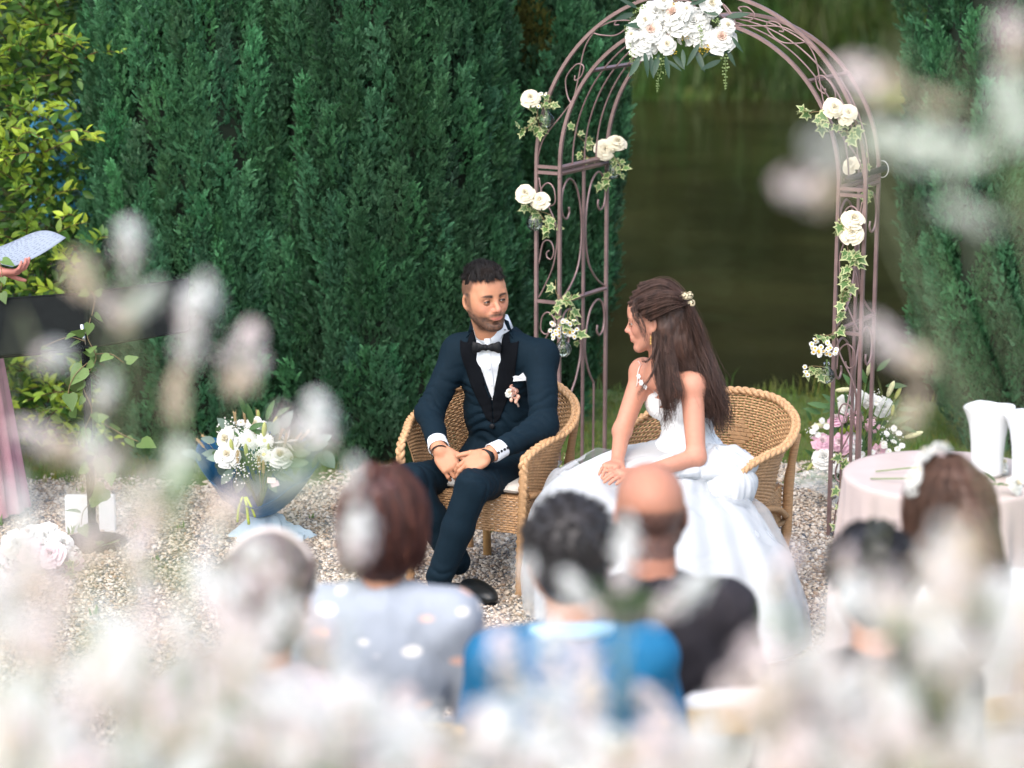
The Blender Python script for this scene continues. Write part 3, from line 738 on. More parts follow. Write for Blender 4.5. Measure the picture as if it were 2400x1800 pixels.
# scrollwork between the hoops
def hp(t, s): r_ = ARW / 2 + ART * s; return ap(ARW / 2 - r_ * math.cos(t), 0, ZB + .022 + r_ * math.sin(t))
for side in (0, 1):
    F = (lambda t: t) if side == 0 else (lambda t: PI - t)
    for k, t0 in enumerate((R(2), R(27), R(52), R(74))):
        dl = R(24)
        bar('scroll', spline([hp(F(t0 + dl * x), s) for x, s in ((0, .97 if k % 2 == 0 else .03), (.3, .75 if k % 2 == 0 else .25), (.7, .25 if k % 2 == 0 else .75), (1, .03 if k % 2 == 0 else .97))], 30), .0032, False)
        e = t0 + dl * .98; s0 = 0 if k % 2 == 0 else 1; sg = 1 if s0 == 0 else -1
        bar('scroll', spline([hp(F(e + dl * x), s0 + sg * s) for x, s in ((-.05, .03), (.05, .35), (.25, .68), (.5, .62), (.56, .35), (.42, .2), (.3, .32), (.36, .42))], 36), .0032, False)
# bolts at the joints
for a, b in ((0, 0), (ARW, 0), (0, ARD), (ARW, ARD)):
    bb = MB(); bb.ball(ap(a, b, ZB - .03) - e2 * .009, (.004, .004, .004), 8, 5); link('bolt', bb.mesh('bolt', steel), arch)
rod = thing('black_rod', 'black rod tied across the back of the right arch pillar', 'rod', tuple(aw(-.01, ARD * .15, ZB + .04)), 0)
bb = MB(); bb.tube([(0, 0, 0), tuple(e2 * (ARD * .95))], .013, 12); link('tube', bb.mesh('tube', M('black_plastic', (.012, .012, .013), .4, .1, 30)), rod)
bb = MB(); q = e2 * (ARD * .88); s_ = [tuple(q + e1 * (.026 * math.cos(t)) + Vector((0, 0, .034 * math.sin(t)))) for t in np.linspace(0, 2 * PI, 24)[:-1]]
bb.tube(s_, .0018, 6, closed=True); link('cable_tie', bb.mesh('cable_tie', M('cable_tie', (.6, .6, .6), .3, .05, 30)), rod)

# ================================================================== flowers
white_petal = M('petal_white', (.80, .80, .76), .55, .06, 30, trans=.25)
cream_petal = M('petal_cream', (.80, .74, .58), .55, .06, 30, trans=.25)
blush_petal = M('petal_blush', (.82, .64, .54), .55, .08, 30, trans=.25)
pink_petal = M('petal_pink', (.78, .50, .60), .55, .12, 30, trans=.25)
palepink_petal = M('petal_pale_pink', (.80, .66, .68), .55, .1, 30, trans=.25)
yellow_m = M('flower_yellow', (.75, .48, .04), .7, .15, 60, bump=.5, bs=400)
stem_m = M('flower_stem', (.14, .22, .06), .6, .15, 30)
dkleaf_m = M('olive_leaf', (.035, .075, .045), .45, .15, 30, trans=.2, rnd=.25)
greenleaf_m = M('bouquet_leaf', (.07, .15, .05), .45, .15, 30, trans=.25, rnd=.25)
euc_m = M('eucalyptus_leaf', (.20, .28, .23), .55, .12, 30, trans=.2, rnd=.2)
fern_m = M('fern_bead', (.30, .40, .16), .55, .15, 30, trans=.25)
wheat_m = M('wheat', (.52, .38, .20), .75, .2, 60, bump=.4, bs=200)
budgreen_m = M('lily_bud', (.46, .50, .16), .5, .2, 12, trans=.2)
budwhite_m = M('lily_bud_pale', (.68, .68, .40), .5, .2, 12, trans=.2)
def petal(b, a0, hw, rb, rt, h, z0, curl=.0, n=5, m=5, mi=0, ruf=0.0, seed=0):
    v = []; f = []
    for j in range(m):
        t = j / (m - 1)
        for i in range(n):
            u = -1 + 2 * i / (n - 1); w_ = hw * (1 - .35 * (t > .99) * abs(u)); a = a0 + u * w_
            edge = 1 - .16 * u * u * t
            r = rb + (rt - rb) * t ** 1.5 + curl * max(0, t - .6) ** 1.5 * 2 + ruf * math.sin(i * 2.3 + j + seed) * t
            z = z0 + h * math.sin(t * PI / 2 * (.9 if curl < .1 else 1.1)) * edge - curl * max(0, t - .75) * .9 + ruf * math.cos(i * 3.1 + seed * 2) * t * .8
            v.append((r * math.cos(a), r * math.sin(a), z))
    for j in range(m - 1):
        for i in range(n - 1): f.append((j * n + i, j * n + i + 1, (j + 1) * n + i + 1, (j + 1) * n + i))
    b.add(v, f, mi)
def rose_mesh(seed, mats, open_=1.0, full=0):
    """unit rose (diameter 1) opening to +Z"""
    r_ = random.Random(seed); b = MB()
    layers = [(.02, .05, .34, .16, 2, 1.7), (.03, .10, .36, .12, 3, 1.25), (.05, .16, .36, .08, 3, 1.15), (.06, .24, .36, .03, 4, 1.0), (.07, .33, .33, -.03, 5, .85), (.08, .42, .26, -.08, 5, .8), (.08, .48, .16, -.10, 5, .8)]
    if full: layers = [(.02, .05, .30, .12, 4, .9), (.04, .12, .32, .08, 5, .8), (.06, .19, .33, .04, 6, .7), (.07, .27, .32, 0, 6, .65), (.08, .35, .28, -.04, 7, .6), (.09, .43, .20, -.08, 7, .6), (.09, .5, .1, -.1, 7, .6)]
    for k, (rb, rt, h, z0, cnt, hw) in enumerate(layers):
        ph = r_.uniform(0, 6.28)
        for i in range(cnt):
            petal(b, ph + i * 2 * PI / cnt + r_.gauss(0, .12), hw * r_.uniform(.9, 1.1), rb, rt * r_.uniform(.9, 1.05) * (open_ if k > 2 else 1), h * r_.uniform(.9, 1.08), z0, .02 + .055 * max(0, k - 2), mi=1 if k < 3 and len(mats) > 1 else 0, ruf=.008 + .012 * full, seed=r_.random() * 9)
    return b.mesh('rose', None, True, list(mats) if len(mats) > 1 else [mats[0]])
ROSES = [rose_mesh(i, (cream_petal, cream_petal)) for i in range(3)]
WROSES = [rose_mesh(i + 5, (white_petal, cream_petal)) for i in range(3)]
PEONIES = [rose_mesh(i + 9, (white_petal, blush_petal), 1, 1) for i in range(2)]
PINKS = [rose_mesh(i + 13, (pink_petal, palepink_petal), 1, 1) for i in range(2)]
PALES = [rose_mesh(i + 17, (palepink_petal, palepink_petal), 1, 1) for i in range(2)]
WPEON = [rose_mesh(i + 21, (white_petal, white_petal), 1, 1) for i in range(2)]
def daisy_mesh(seed, np_=16, cr=.17, w_=.085, eye=yellow_m, double=False):
    r_ = random.Random(seed); b = MB()
    for L in range(2 if double else 1):
        for i in range(np_):
            a = (i + .5 * L) * 2 * PI / np_ + r_.gauss(0, .05); d = np.array((math.cos(a), math.sin(a), 0)); s = np.array((-d[1], d[0], 0)); l = .5 * r_.uniform(.9, 1.03) * (1 - .25 * L); z = .05 + .05 * L
            b.add([d * cr * .6 - s * w_ * .6 + (0, 0, z), d * cr * .6 + s * w_ * .6 + (0, 0, z), d * l * .75 + s * w_ + (0, 0, z + .03), d * l + (0, 0, z - .01), d * l * .75 - s * w_ + (0, 0, z + .03)], [(0, 1, 2, 4), (4, 2, 3)], 0)
    b.ball((0, 0, .05), (cr, cr, cr * .55), 10, 6, mi=1); return b.mesh('daisy', None, True, [white_petal, eye])
DAISY = [daisy_mesh(i) for i in range(2)]; FEVER = [daisy_mesh(i + 4, 10, .22, .13) for i in range(2)]; GERB = [daisy_mesh(8, 24, .14, .055, M('gerbera_eye', (.72, .60, .30), .7, .1, 60), True)]
MUM = [daisy_mesh(12 + i, 12, .13, .11, M('mum_eye', (.62, .62, .35), .7, .1, 60), True) for i in range(2)]
def ivy_mesh(seed, var=True):
    """five-lobed leaf lying in XY, stalk at the origin, tip to +Y (unit length)"""
    r_ = random.Random(seed)
    out = [(0, .02), (.20, -.12), (.42, .02), (.27, .22), (.50, .48), (.24, .52), (.0, 1.0)]
    o = [(x * r_.uniform(.85, 1.12), y) for x, y in out]; ring = o + [(-x * r_.uniform(.85, 1.12), y) for x, y in out[1:-1]][::-1]
    ctr = (0, .36); b = MB(); n = len(ring)
    inner = [((x - ctr[0]) * .66, ctr[1] + (y - ctr[1]) * .66) for x, y in ring]
    def z(x, y): return .10 * abs(x) - .12 * y * y + r_.gauss(0, .012)
    v = [(x, y, z(x, y)) for x, y in ring] + [(x, y, z(x, y) + .02) for x, y in inner] + [(0, ctr[1], .0)]
    b.v.append(np.array(v, float)); b.n = len(v)
    for i in range(n):
        q = (i + 1) % n; b.f.append([i, q, n + q, n + i]); b.mi.append(1 if var else 0); b.f.append([n + i, n + q, 2 * n]); b.mi.append(0)
    return b.mesh('ivy_leaf', None, True, [M('ivy_green', (.10, .19, .055), .45, .2, 20, trans=.25, rnd=.2), M('ivy_margin', (.42, .46, .22), .45, .1, 20, trans=.25, rnd=.1)])
IVY = [ivy_mesh(i) for i in range(4)]; IVYG = [ivy_mesh(i + 4, False) for i in range(3)]
def long_leaf(m, L=1, W=.13, droop=.15): return leaf_mesh(m, L, W, droop, .25, 'leaf', 6)
OLIVE = [long_leaf(dkleaf_m, 1, .10, .2), long_leaf(dkleaf_m, 1, .12, -.1)]; GLEAF = [long_leaf(greenleaf_m, 1, .15, .2)]; EUC = [long_leaf(euc_m, 1, .26, .12)]
def bud_mesh(m):
    v, f = lathe([(.0, 0), (.07, .03), (.12, .2), (.15, .5), (.12, .8), (.05, .95), (.0, 1.0)], 9)
    for i in range(len(v)): v[i, :2] *= 1 + .12 * math.cos(3 * math.atan2(v[i, 1], v[i, 0]))
    return mesh('lily_bud', v, f, True, m)
BUDG = [bud_mesh(budgreen_m)]; BUDW = [bud_mesh(budwhite_m)]
def wheat_mesh(seed):
    r_ = random.Random(seed); b = MB(); b.tube([(0, 0, -1.6), (0, 0, .9)], .015, 5)
    for i in range(26):
        z = i / 26; a = i * 2.4; d = np.array((math.cos(a), math.sin(a), 0)); M_ = np.array(look(Vector((d[0] * .4, d[1] * .4, 1))))
        b.ball(d * .075 + (0, 0, z), (.05, .05, .085), 6, 4, M_)
        if i % 2: b.tube([tuple(d * .09 + (0, 0, z + .05)), tuple(d * .22 + (0, 0, z + .42))], .005, 3)
    return b.mesh('wheat_ear', wheat_m)
WHEAT = [wheat_mesh(i) for i in range(2)]
def gyp_mesh(seed, n=46):
    r_ = random.Random(seed); b = MB()
    for i in range(n):
        p = np.array([r_.gauss(0, .22), r_.gauss(0, .22), .62 + r_.gauss(0, .13)]); b.ball(p, (.032,) * 3, 6, 4, mi=0)
        if i % 3 == 0: b.tube([(0, 0, 0), tuple(p)], .006, 3, mi=1)
    return b.mesh('baby_breath', None, True, [white_petal, stem_m])
GYP = [gyp_mesh(i) for i in range(2)]
def hydr_mesh(seed, m, n=34):
    r_ = random.Random(seed); b = MB()
    for i in range(n):
        d = np.array([r_.gauss(0, 1), r_.gauss(0, 1), abs(r_.gauss(0, 1)) + .1]); d /= np.linalg.norm(d); M_ = np.array(look(Vector(d)))
        for k in range(4):
            a = k * PI / 2 + r_.random(); c = np.array((math.cos(a), math.sin(a), 0)); s = np.array((-c[1], c[0], 0))
            b.add(xf([(0, 0, 0), c * .06 + s * .06, c * .13 + (0, 0, .02), c * .06 - s * .06], M_) + d * .42 * r_.uniform(.85, 1.05), [(0, 1, 2, 3)])
    return b.mesh('hydrangea', m)
HYDR = [hydr_mesh(1, white_petal)]; HYDP = [hydr_mesh(2, M('petal_hydrangea_pink', (.76, .50, .56), .55, .2, 20, trans=.25))]
def fern_mesh(seed, n=44):
    r_ = random.Random(seed); b = MB(); pts = spline([(0, 0, 0), (.06, 0, -.35), (.0, .03, -.7), (-.03, 0, -1)], 14); b.tube(pts, .008, 4)
    for i in range(n):
        t = i / n; p = pts[int(t * 13)]; w_ = .14 * (1 - t) ** .6 * r_.uniform(.4, 1); a = r_.uniform(0, 6.28); q = p + np.array((math.cos(a) * w_, math.sin(a) * w_, -.02))
        b.ball(q, (.03 * (1.1 - .6 * t),) * 3, 6, 4)
    return b.mesh('fern_spray', fern_m)
FERN = [fern_mesh(i) for i in range(2)]
def solid_m(seed):
    r_ = random.Random(seed); b = MB()
    for i in range(26):
        p = np.array([r_.gauss(0, .2), r_.gauss(0, .2), .5 + r_.gauss(0, .2)]); b.ball(p, (.05,) * 3, 5, 3)
        if i % 2: b.tube([(0, 0, 0), tuple(p)], .012, 3)
    return b.mesh('yellow_filler', M('filler_yellow', (.62, .42, .05), .7, .2, 30))
FILL = [solid_m(1)]
CAMV = Vector((0, 0, CH))
_fr = random.Random(3)
def flower(root, meshes, name, p, size, face=None, jit=.25, spin=None, nolabel=True):
    """a part of root: one flower at the world place p, its +Z turned to face"""
    o = link(name, meshes[_fr.randrange(len(meshes))], root)
    if face is None: face = (CAMV - p).normalized() + Vector((0, 0, .45))
    face = Vector(face).normalized() + Vector((_fr.gauss(0, jit), _fr.gauss(0, jit), _fr.gauss(0, jit)))
    q = face.to_track_quat('Z', 'Y') @ Euler((0, 0, _fr.uniform(0, 6.28) if spin is None else spin)).to_quaternion()
    o.location = Vector(p) - Vector(root.location); o.rotation_mode = 'QUATERNION'; o.rotation_quaternion = q; o.scale = (size,) * 3
    return o
def leafat(root, meshes, name, p, d, nrm, size):
    yv = Vector(d).normalized(); xv = yv.cross(Vector(nrm)).normalized(); zv = xv.cross(yv)
    o = link(name, meshes[_fr.randrange(len(meshes))], root); o.location = Vector(p) - Vector(root.location)
    o.rotation_euler = Matrix((xv, yv, zv)).transposed().to_euler(); o.scale = (size,) * 3; return o
def vine(root, pts, size=.042, every=.035, meshes=None, r=.0016, name='ivy_leaf', stem='stem', spread=1.0):
    q = spline(pts, max(12, int(sum((Vector(pts[i + 1]) - Vector(pts[i])).length for i in range(len(pts) - 1)) / .012)))
    link(stem, MB().tube(q - np.array(root.location), r, 5).mesh(stem, M('vine_stem', (.20, .14, .07), .7, .2, 40)), root)
    step = max(1, int(every / .012))
    for i in range(1, len(q), step):
        t = q[min(i + 1, len(q) - 1)] - q[max(i - 1, 0)]
        d = Vector(t).normalized() * .3 + Vector((_fr.gauss(0, .7), _fr.gauss(-.25, .4), _fr.gauss(-.35, .4)))
        p = Vector(q[i]) + d.normalized() * .012 * spread
        nrm = (CAMV - p).normalized() * .8 + Vector((_fr.gauss(0, .4), _fr.gauss(0, .4), .5 + _fr.gauss(0, .3)))
        leafat(root, meshes or IVY, name, p, d, nrm, size * _fr.uniform(.6, 1.2))
vase_m = glass_mat('vase_glass'); water_m = glass_mat('vase_water', (.97, .99, .98))
def bulb_vase(root, p, r=.033):
    l = Vector(p) - Vector(root.location)
    prof = [(.001, -r), (r * .5, -r * .87), (r * .87, -r * .5), (r, 0), (r * .87, r * .5), (r * .5, r * .87), (r * .36, r * 1.05), (r * .36, r * 1.45), (r * .46, r * 1.52)]
    v, f = lathe(prof, 20); o = link('vase', mesh('vase', v + np.array(l), f, True, vase_m), root)
    v, f = lathe([(.001, -r * .94), (r * .5, -r * .8), (r * .82, -r * .45), (r * .94, 0), (.001, .001)], 18); link('water', mesh('water', v + np.array(l), f, True, water_m), root)
    b = MB()
    for k in range(5):
        a = k * 1.3; b.tube([(l.x + r * .4 * math.cos(a), l.y + r * .4 * math.sin(a), l.z - r * .6), (l.x - r * .1 * math.cos(a), l.y - r * .1 * math.sin(a), l.z + r * 1.9)], .0013, 4)
    link('stems', b.mesh('stems', stem_m), root, kind='stuff')
def px(y, n): return n / FPX * y * 1.02                                # photo pixels to metres at a depth
def posy(label, c, roses=(), vase=None, vines=(), daisies=(), Y=9.9, group='flowers hung on the arch', rsize=50, ivysize=.04):
    p0 = at(c[0], c[1], Y); root = thing('hanging_posy', label, 'posy', tuple(p0), 0, group)
    if vase: bulb_vase(root, at(vase[0], vase[1], Y), px(Y, 20))
    for q in roses:
        p = at(q[0], q[1], Y - .05); flower(root, ROSES, 'rose', p - ((CAMV - p).normalized() + Vector((0, 0, .4))) * .015, px(Y, q[2] if len(q) > 2 else rsize) * .86)
    for x, y, d, big in daisies: flower(root, DAISY if big else FEVER, 'daisy', at(x, y, Y - .05 + _fr.uniform(-.02, .02)), px(Y, d), None, .4)
    for vv in vines: vine(root, [at(x, y, Y + dy) for x, y, dy in vv], ivysize)
    return root
YL1 = aw(ARW + ART, 0, 0).y; YL2 = aw(ARW, 0, 0).y; YL3 = aw(ARW, ARD, 0).y; YR1 = aw(0, 0, 0).y; YR3 = aw(0, ARD, 0).y
posy('single white rose with daisies and a glass bulb, highest posy on the left pillar', (1250, 250), [(1243, 228, 48)], (1280, 283), [[(1262, 250, 0), (1255, 280, -.02), (1235, 300, -.03), (1222, 302, -.03)], [(1265, 240, 0), (1285, 245, -.02), (1292, 232, -.02)], [(1260, 262, 0), (1262, 292, 0), (1268, 305, 0)]], [(1268, 220, 11, 0), (1279, 221, 12, 0), (1262, 249, 11, 0)], YL1 - .03)
posy('two open cream roses with trailing ivy on the rear post of the left pillar', (1415, 350), [(1417, 348, 54), (1445, 333, 48)], (1438, 400), [[(1400, 350, 0), (1375, 335, 0), (1355, 318, 0), (1350, 302, 0)], [(1405, 365, 0), (1380, 370, 0), (1362, 352, 0)], [(1430, 360, -.02), (1450, 380, -.03), (1456, 402, -.03)], [(1440, 365, -.02), (1440, 395, -.03), (1425, 418, -.03), (1410, 424, -.03)]], (), YL3 - .02)
posy('two cream roses side by side above a glass bulb on the left outer post', (1250, 460), [(1231, 451, 48), (1267, 468, 48)], (1253, 522), [[(1245, 475, 0), (1240, 490, 0), (1232, 488, 0)], [(1265, 495, 0), (1290, 505, -.02), (1300, 530, -.02)], [(1258, 490, 0), (1275, 515, -.02), (1285, 535, -.02)]], (), YL1 - .04)
posy('white daisies with one large yellow-eyed daisy above a glass bulb by the groom', (1320, 760), (), (1320, 818), [[(1302, 655, -.02), (1305, 690, -.03), (1330, 705, -.04), (1340, 690, -.04)], [(1310, 690, -.03), (1305, 730, -.04), (1320, 760, -.04)], [(1338, 715, -.04), (1330, 745, -.04), (1345, 775, -.04), (1350, 800, -.03)]],
     [(1336, 779, 25, 1)] + [(1292 + 58 * _fr.random(), 750 + 42 * _fr.random(), 13, 0) for _ in range(20)] + [(1297, 793, 12, 0), (1290, 775, 12, 0), (1352, 772, 12, 0)], YL2 - .06, ivysize=.05)
posy('two cream roses with ivy leaves at the shoulder of the right arch curve', (1960, 262), [(1953, 250, 52), (1988, 262, 46), (1982, 278, 36)], None, [[(1935, 262, 0), (1910, 262, 0), (1892, 265, 0), (1885, 252, 0)], [(1940, 275, -.02), (1925, 285, -.02), (1945, 295, -.02)], [(1985, 275, -.02), (2008, 285, -.02), (1985, 305, -.02), (1988, 320, -.02)]], (), YR1 - .06, ivysize=.05)
posy('single cream rose inside the right pillar behind the bars', (1995, 388), [(1996, 385, 50)], None, [[(2020, 375, 0), (2035, 385, 0), (2030, 405, 0)], [(2020, 430, 0), (2035, 445, 0), (2030, 460, 0)]], (), YR1 + .22)
posy('two stacked cream roses with a long ivy trail on the right pillar', (1998, 535), [(2000, 512, 56), (1996, 545, 62)], None, [[(1985, 575, -.03), (1992, 600, -.04), (2005, 600, -.04), (1985, 640, -.04), (1990, 665, -.04), (1975, 690, -.03), (1975, 730, -.02), (1962, 770, -.02)], [(2005, 590, -.04), (1998, 615, -.04), (1985, 650, -.04)], [(1962, 505, 0), (1970, 520, -.02), (1965, 530, 0)]], (), YR1 - .05, ivysize=.05)
posy('daisies around one large daisy above a glass bulb on the right pillar', (1925, 815), (), (1937, 880), [[(1960, 770, 0), (1945, 785, -.02), (1922, 785, -.02)], [(1930, 860, 0), (1905, 858, 0), (1890, 862, 0)], [(1935, 865, 0), (1915, 872, -.02)]],
     [(1921, 824, 29, 1)] + [(1902 + 58 * _fr.random(), 796 + 38 * _fr.random(), 14, 0) for _ in range(22)] + [(1886, 860, 13, 0), (1888, 872, 13, 0), (1893, 879, 13, 0)], YR1 - .07)
# thin ivy along the foot of the right pillar and at the left foot
iv = thing('ivy_strand', 'thin ivy twisting up the front foot of the right arch pillar', 'ivy', tuple(at(1975, 1200, YR1 - .03)), 0)
vine(iv, [at(x, y, YR1 - .035) for x, y in ((1975, 1255), (1968, 1215), (1978, 1180), (1970, 1130), (1982, 1095), (1975, 1075), (1988, 1062))], .045, .05)
iv = thing('ivy_strand', 'ivy sprig at the foot of the left arch pillar in the grass', 'ivy', tuple(at(1318, 1100, YL2 - .03)), 0)
vine(iv, [at(x, y, YL2 - .03) for x, y in ((1330, 1160), (1322, 1120), (1315, 1080), (1322, 1060))], .045, .05)

# ------------------------------------------------------------------ garland at the top of the arch
tg = PI / 2 - R(2); gp = aw(ARW / 2 + .05, -.06, ZB + .62); GY = gp.y
gar = thing('flower_garland', 'large garland of white roses and peonies on the crown of the arch', 'garland', tuple(at(1590, 80, GY)), 0)
def gf(meshes, name, x, y, d, dy=0., face=None, jit=.2): return flower(gar, meshes, name, at(x, y, GY + dy), px(GY, d), face, jit)
for x, y, d in ((1582, 35, 62), (1525, 75, 58), (1690, 92, 62)): gf(PEONIES, 'peony', x, y, d, -.05)
for x, y, d in ((1508, 100, 66), (1625, 55, 70), (1640, 80, 60), (1535, 30, 56), (1495, 70, 48)): gf(WPEON, 'peony', x, y, d, -.03)
for x, y, d in ((1595, 72, 40), (1512, 48, 34), (1610, 22, 30), (1555, 3, 36), (1665, 8, 44), (1705, 62, 36), (1482, 84, 30), (1562, 105, 40), (1672, 18, 40)): gf(WROSES, 'rose', x, y, d, -.06)
for x, y, d in ((1555, 55, 66), (1560, 80, 60), (1650, 40, 56), (1530, 50, 56), (1605, 90, 44)): gf(HYDR, 'hydrangea', x, y, d, -.02)
for x, y, d in ((1575, 10, 26), (1655, 115, 34), (1715, 78, 30), (1600, 88, 30), (1570, 118, 30), (1555, 22, 26), (1640, 120, 30)): gf(FILL, 'yellow_filler', x, y, d, -.03)
for x, y, l in ((1482, 115, 62), (1545, 135, 82), (1695, 118, 92), (1468, 60, 50), (1560, 125, 50)):
    o = link('fern_spray', FERN[_fr.randrange(2)], gar); o.location = at(x, y, GY - .05) - Vector(gar.location); o.scale = (px(GY, l),) * 3; o.rotation_euler = (_fr.gauss(0, .1), .25 if x < 1500 else 0, _fr.uniform(0, 6))
for x, y, l in ((1640, 60, 55), (1510, 15, 50), (1675, 45, 55)):
    o = link('fern_spray', FERN[_fr.randrange(2)], gar); o.location = at(x, y, GY - .1) - Vector(gar.location); o.scale = (px(GY, l),) * 3; o.rotation_euler = (_fr.uniform(-.8, .8), _fr.uniform(-1, 1), _fr.uniform(0, 6))
for x, y, dx, dz, l in ((1495, 20, -.8, .5, 50), (1490, 30, -.9, -.3, 55), (1490, 5, -.2, 1, 45), (1505, 125, -.5, -.7, 55), (1510, 120, .2, -1, 60), (1525, 130, .1, -1, 55), (1545, 125, -.3, -1, 60), (1500, 140, -.6, -.9, 50), (1560, 140, .7, -.4, 45), (1630, 115, .3, -.8, 60), (1640, 100, -.5, -.8, 60), (1660, 130, .9, .2, 55), (1690, 95, -.7, -.5, 60), (1700, 40, .9, .1, 60), (1690, 55, .9, -.3, 55), (1640, 20, .8, -.3, 50), (1620, 5, .5, .7, 50), (1700, 110, .5, -.9, 50), (1560, 130, .1, -1, 55), (1615, 10, .9, .2, 45), (1690, 140, -.6, -.3, 60), (1520, 60, -1, 0, 60), (1715, 85, .6, -.9, 45), (1600, 115, .1, -1, 45), (1575, 125, .6, -.7, 50)):
    p = at(x, y, GY - .04 - .04 * _fr.random()); leafat(gar, OLIVE, 'leaf', p, (dx, -.3, dz), (CAMV - p).normalized() + Vector((_fr.gauss(0, .4), 0, .5)), px(GY, l))
bb = MB(); bb.tube(spline([at(1480, 60, GY + .02) - Vector(gar.location), at(1560, 40, GY + .0) - Vector(gar.location), at(1650, 40, GY) - Vector(gar.location), at(1710, 80, GY) - Vector(gar.location)], 16), .03, 8)
link('moss_base', bb.mesh('moss_base', M('moss', (.06, .09, .035), .95, .4, 60, bump=1, bs=150)), gar)
# ================================================================== wicker tub chairs
cane_m = M('wicker_cane', (.49, .295, .15), .5, .3, 60, bump=.15, bs=200, rnd=.0, stretch=(1, 1, 1))
cane_d = M('wicker_wrapped', (.45, .265, .13), .5, .35, 90, bump=.5, bs=60, stretch=(.4, .4, 6))
bamboo_m = M('bamboo_leg', (.52, .30, .12), .4, .2, 25)
def ring(fr, fl, sd, s):
    """plan curve of the chair, s from -1 (right arm front) over 0 (back) to 1"""
    P = np.array([(-fr, -.26), (-sd, -.03), (-sd * .84, .17), (-sd * .45, .275), (0, .30)]); P = np.vstack([P, P[-2::-1] * (-1, 1)])
    q = spline([(x, y * fl, 0) for x, y in P], 161); return np.array([np.interp(s, np.linspace(-1, 1, 161), q[:, k]) for k in (0, 1)]).T
def rimz(s): s = np.abs(s); return np.interp(s, [0, .25, .5, .75, .92, 1], [.70, .69, .645, .592, .570, .562])
def chair(label, c, rz, cushion):
    t = thing('wicker_chair', label, 'chair', (c[0], c[1], 0), rz, 'wicker tub chairs of the couple')
    S = np.linspace(-.985, .985, 145)
    def shell(s, v):
        lo = ring(.225, .82, .235, s); hi = ring(.25, 1, .315, s); g_ = (v ** 1.7)[:, None]
        return np.concatenate([lo * (1 - g_) + hi * g_, (.37 + (rimz(s) - .37) * v)[:, None]], 1)
    b = MB(); nr = 33
    for j in range(nr):
        v = np.full(len(S), (j + .5) / nr); p = shell(S, v); c2 = p[:, :2] / (np.linalg.norm(p[:, :2], axis=1)[:, None] + 1e-9)
        off = .0036 * np.sin(np.arange(len(S)) * PI / 2 + (PI if j % 2 else 0)); p[:, :2] += c2 * off[:, None]
        b.tube(p, .0043, 5, False)
    for s in S[::4]:
        b.tube(shell(np.full(8, s), np.linspace(0, 1, 8)), .003, 4, False)
    link('woven_back', b.mesh('woven_back', cane_m), t, kind='stuff')
    # raised diamond on the inside of the back
    b = MB()
    for r_ in range(7):
        wd = 3 - abs(r_ - 3)
        for k in range(-wd, wd + 1):
            if (k + wd) % 2: continue
            p = shell(np.array([k * .028]), np.array([.52 + (r_ - 3) * .045]))[0]; n = p[:2] / np.linalg.norm(p[:2]); p[:2] -= n * .007
            m = np.eye(4); m[:3, 0] = (-n[1], n[0], 0); m[:3, 1] = (n[0], n[1], 0); m[:3, 3] = p; b.box((-.0125, -.002, -.006), (.0125, .002, .006), m)
    link('diamond_pattern', b.mesh('diamond_pattern', M('wicker_strip', (.50, .31, .16), .5, .2, 60), False), t, kind='stuff')
    # plaited rim running down the front posts
    rs = np.linspace(-1, 1, 120); rp = ring(.25, 1, .315, rs); rim = np.concatenate([rp, rimz(rs)[:, None]], 1)
    def leg(sg): return [(sg * .252, -.285, .535), (sg * .248, -.295, .47), (sg * .24, -.29, .33), (sg * .228, -.28, .15), (sg * .222, -.27, -.02)]
    path = spline(leg(-1)[::-1] + [tuple(x) for x in rim[4:-4:6]] + leg(1), 330)
    tt, N, B = frames(path); L = np.concatenate([[0], np.cumsum(np.linalg.norm(np.diff(path, axis=0), axis=1))])
    for k in range(3):
        ph = L / .088 * 2 * PI + k * 2 * PI / 3
        link('plaited_rim', MB().tube(path + N * (.0108 * np.cos(ph))[:, None] + B * (.0052 * np.sin(2 * ph))[:, None], .0084, 7).mesh('plaited_rim', cane_m), t)
    # seat box
    def box_row(z, seg=34):
        pts = []
        corners = [(-.225, -.27), (.225, -.27), (.235, 0), (.2, .2), (0, .24), (-.2, .2), (-.235, 0)]
        m = len(corners)
        for i in range(m):
            a = np.array(corners[i]); q = np.array(corners[(i + 1) % m]); n_ = int(np.linalg.norm(q - a) / .0125)
            for k in range(n_): pts.append(a + (q - a) * k / n_)
        return np.array(pts)
    P = box_row(0); c2 = P / np.linalg.norm(P, axis=1)[:, None]; b = MB()
    for j in range(15):
        z = .245 + j * .0093; p = P + c2 * (.0035 * np.where((np.arange(len(P)) + j) % 2, 1, -1))[:, None]
        b.tube(np.concatenate([p, np.full((len(p), 1), z)], 1), .0043, 5, False, closed=True)
    for i in range(0, len(P), 2): b.tube([(P[i][0], P[i][1], .24), (P[i][0], P[i][1], .385)], .003, 4, False)
    link('woven_apron', b.mesh('woven_apron', cane_m), t, kind='stuff')
    sv = np.concatenate([P * .99, np.full((len(P), 1), .382)], 1); n_ = len(P)
    v = np.vstack([sv, sv - (0, 0, .012)]); f = [list(range(n_)), list(range(2 * n_ - 1, n_ - 1, -1))] + [[i, n_ + i, n_ + (i + 1) % n_, (i + 1) % n_] for i in range(n_)]
    link('seat', mesh('seat', v, f, False, cane_d), t)
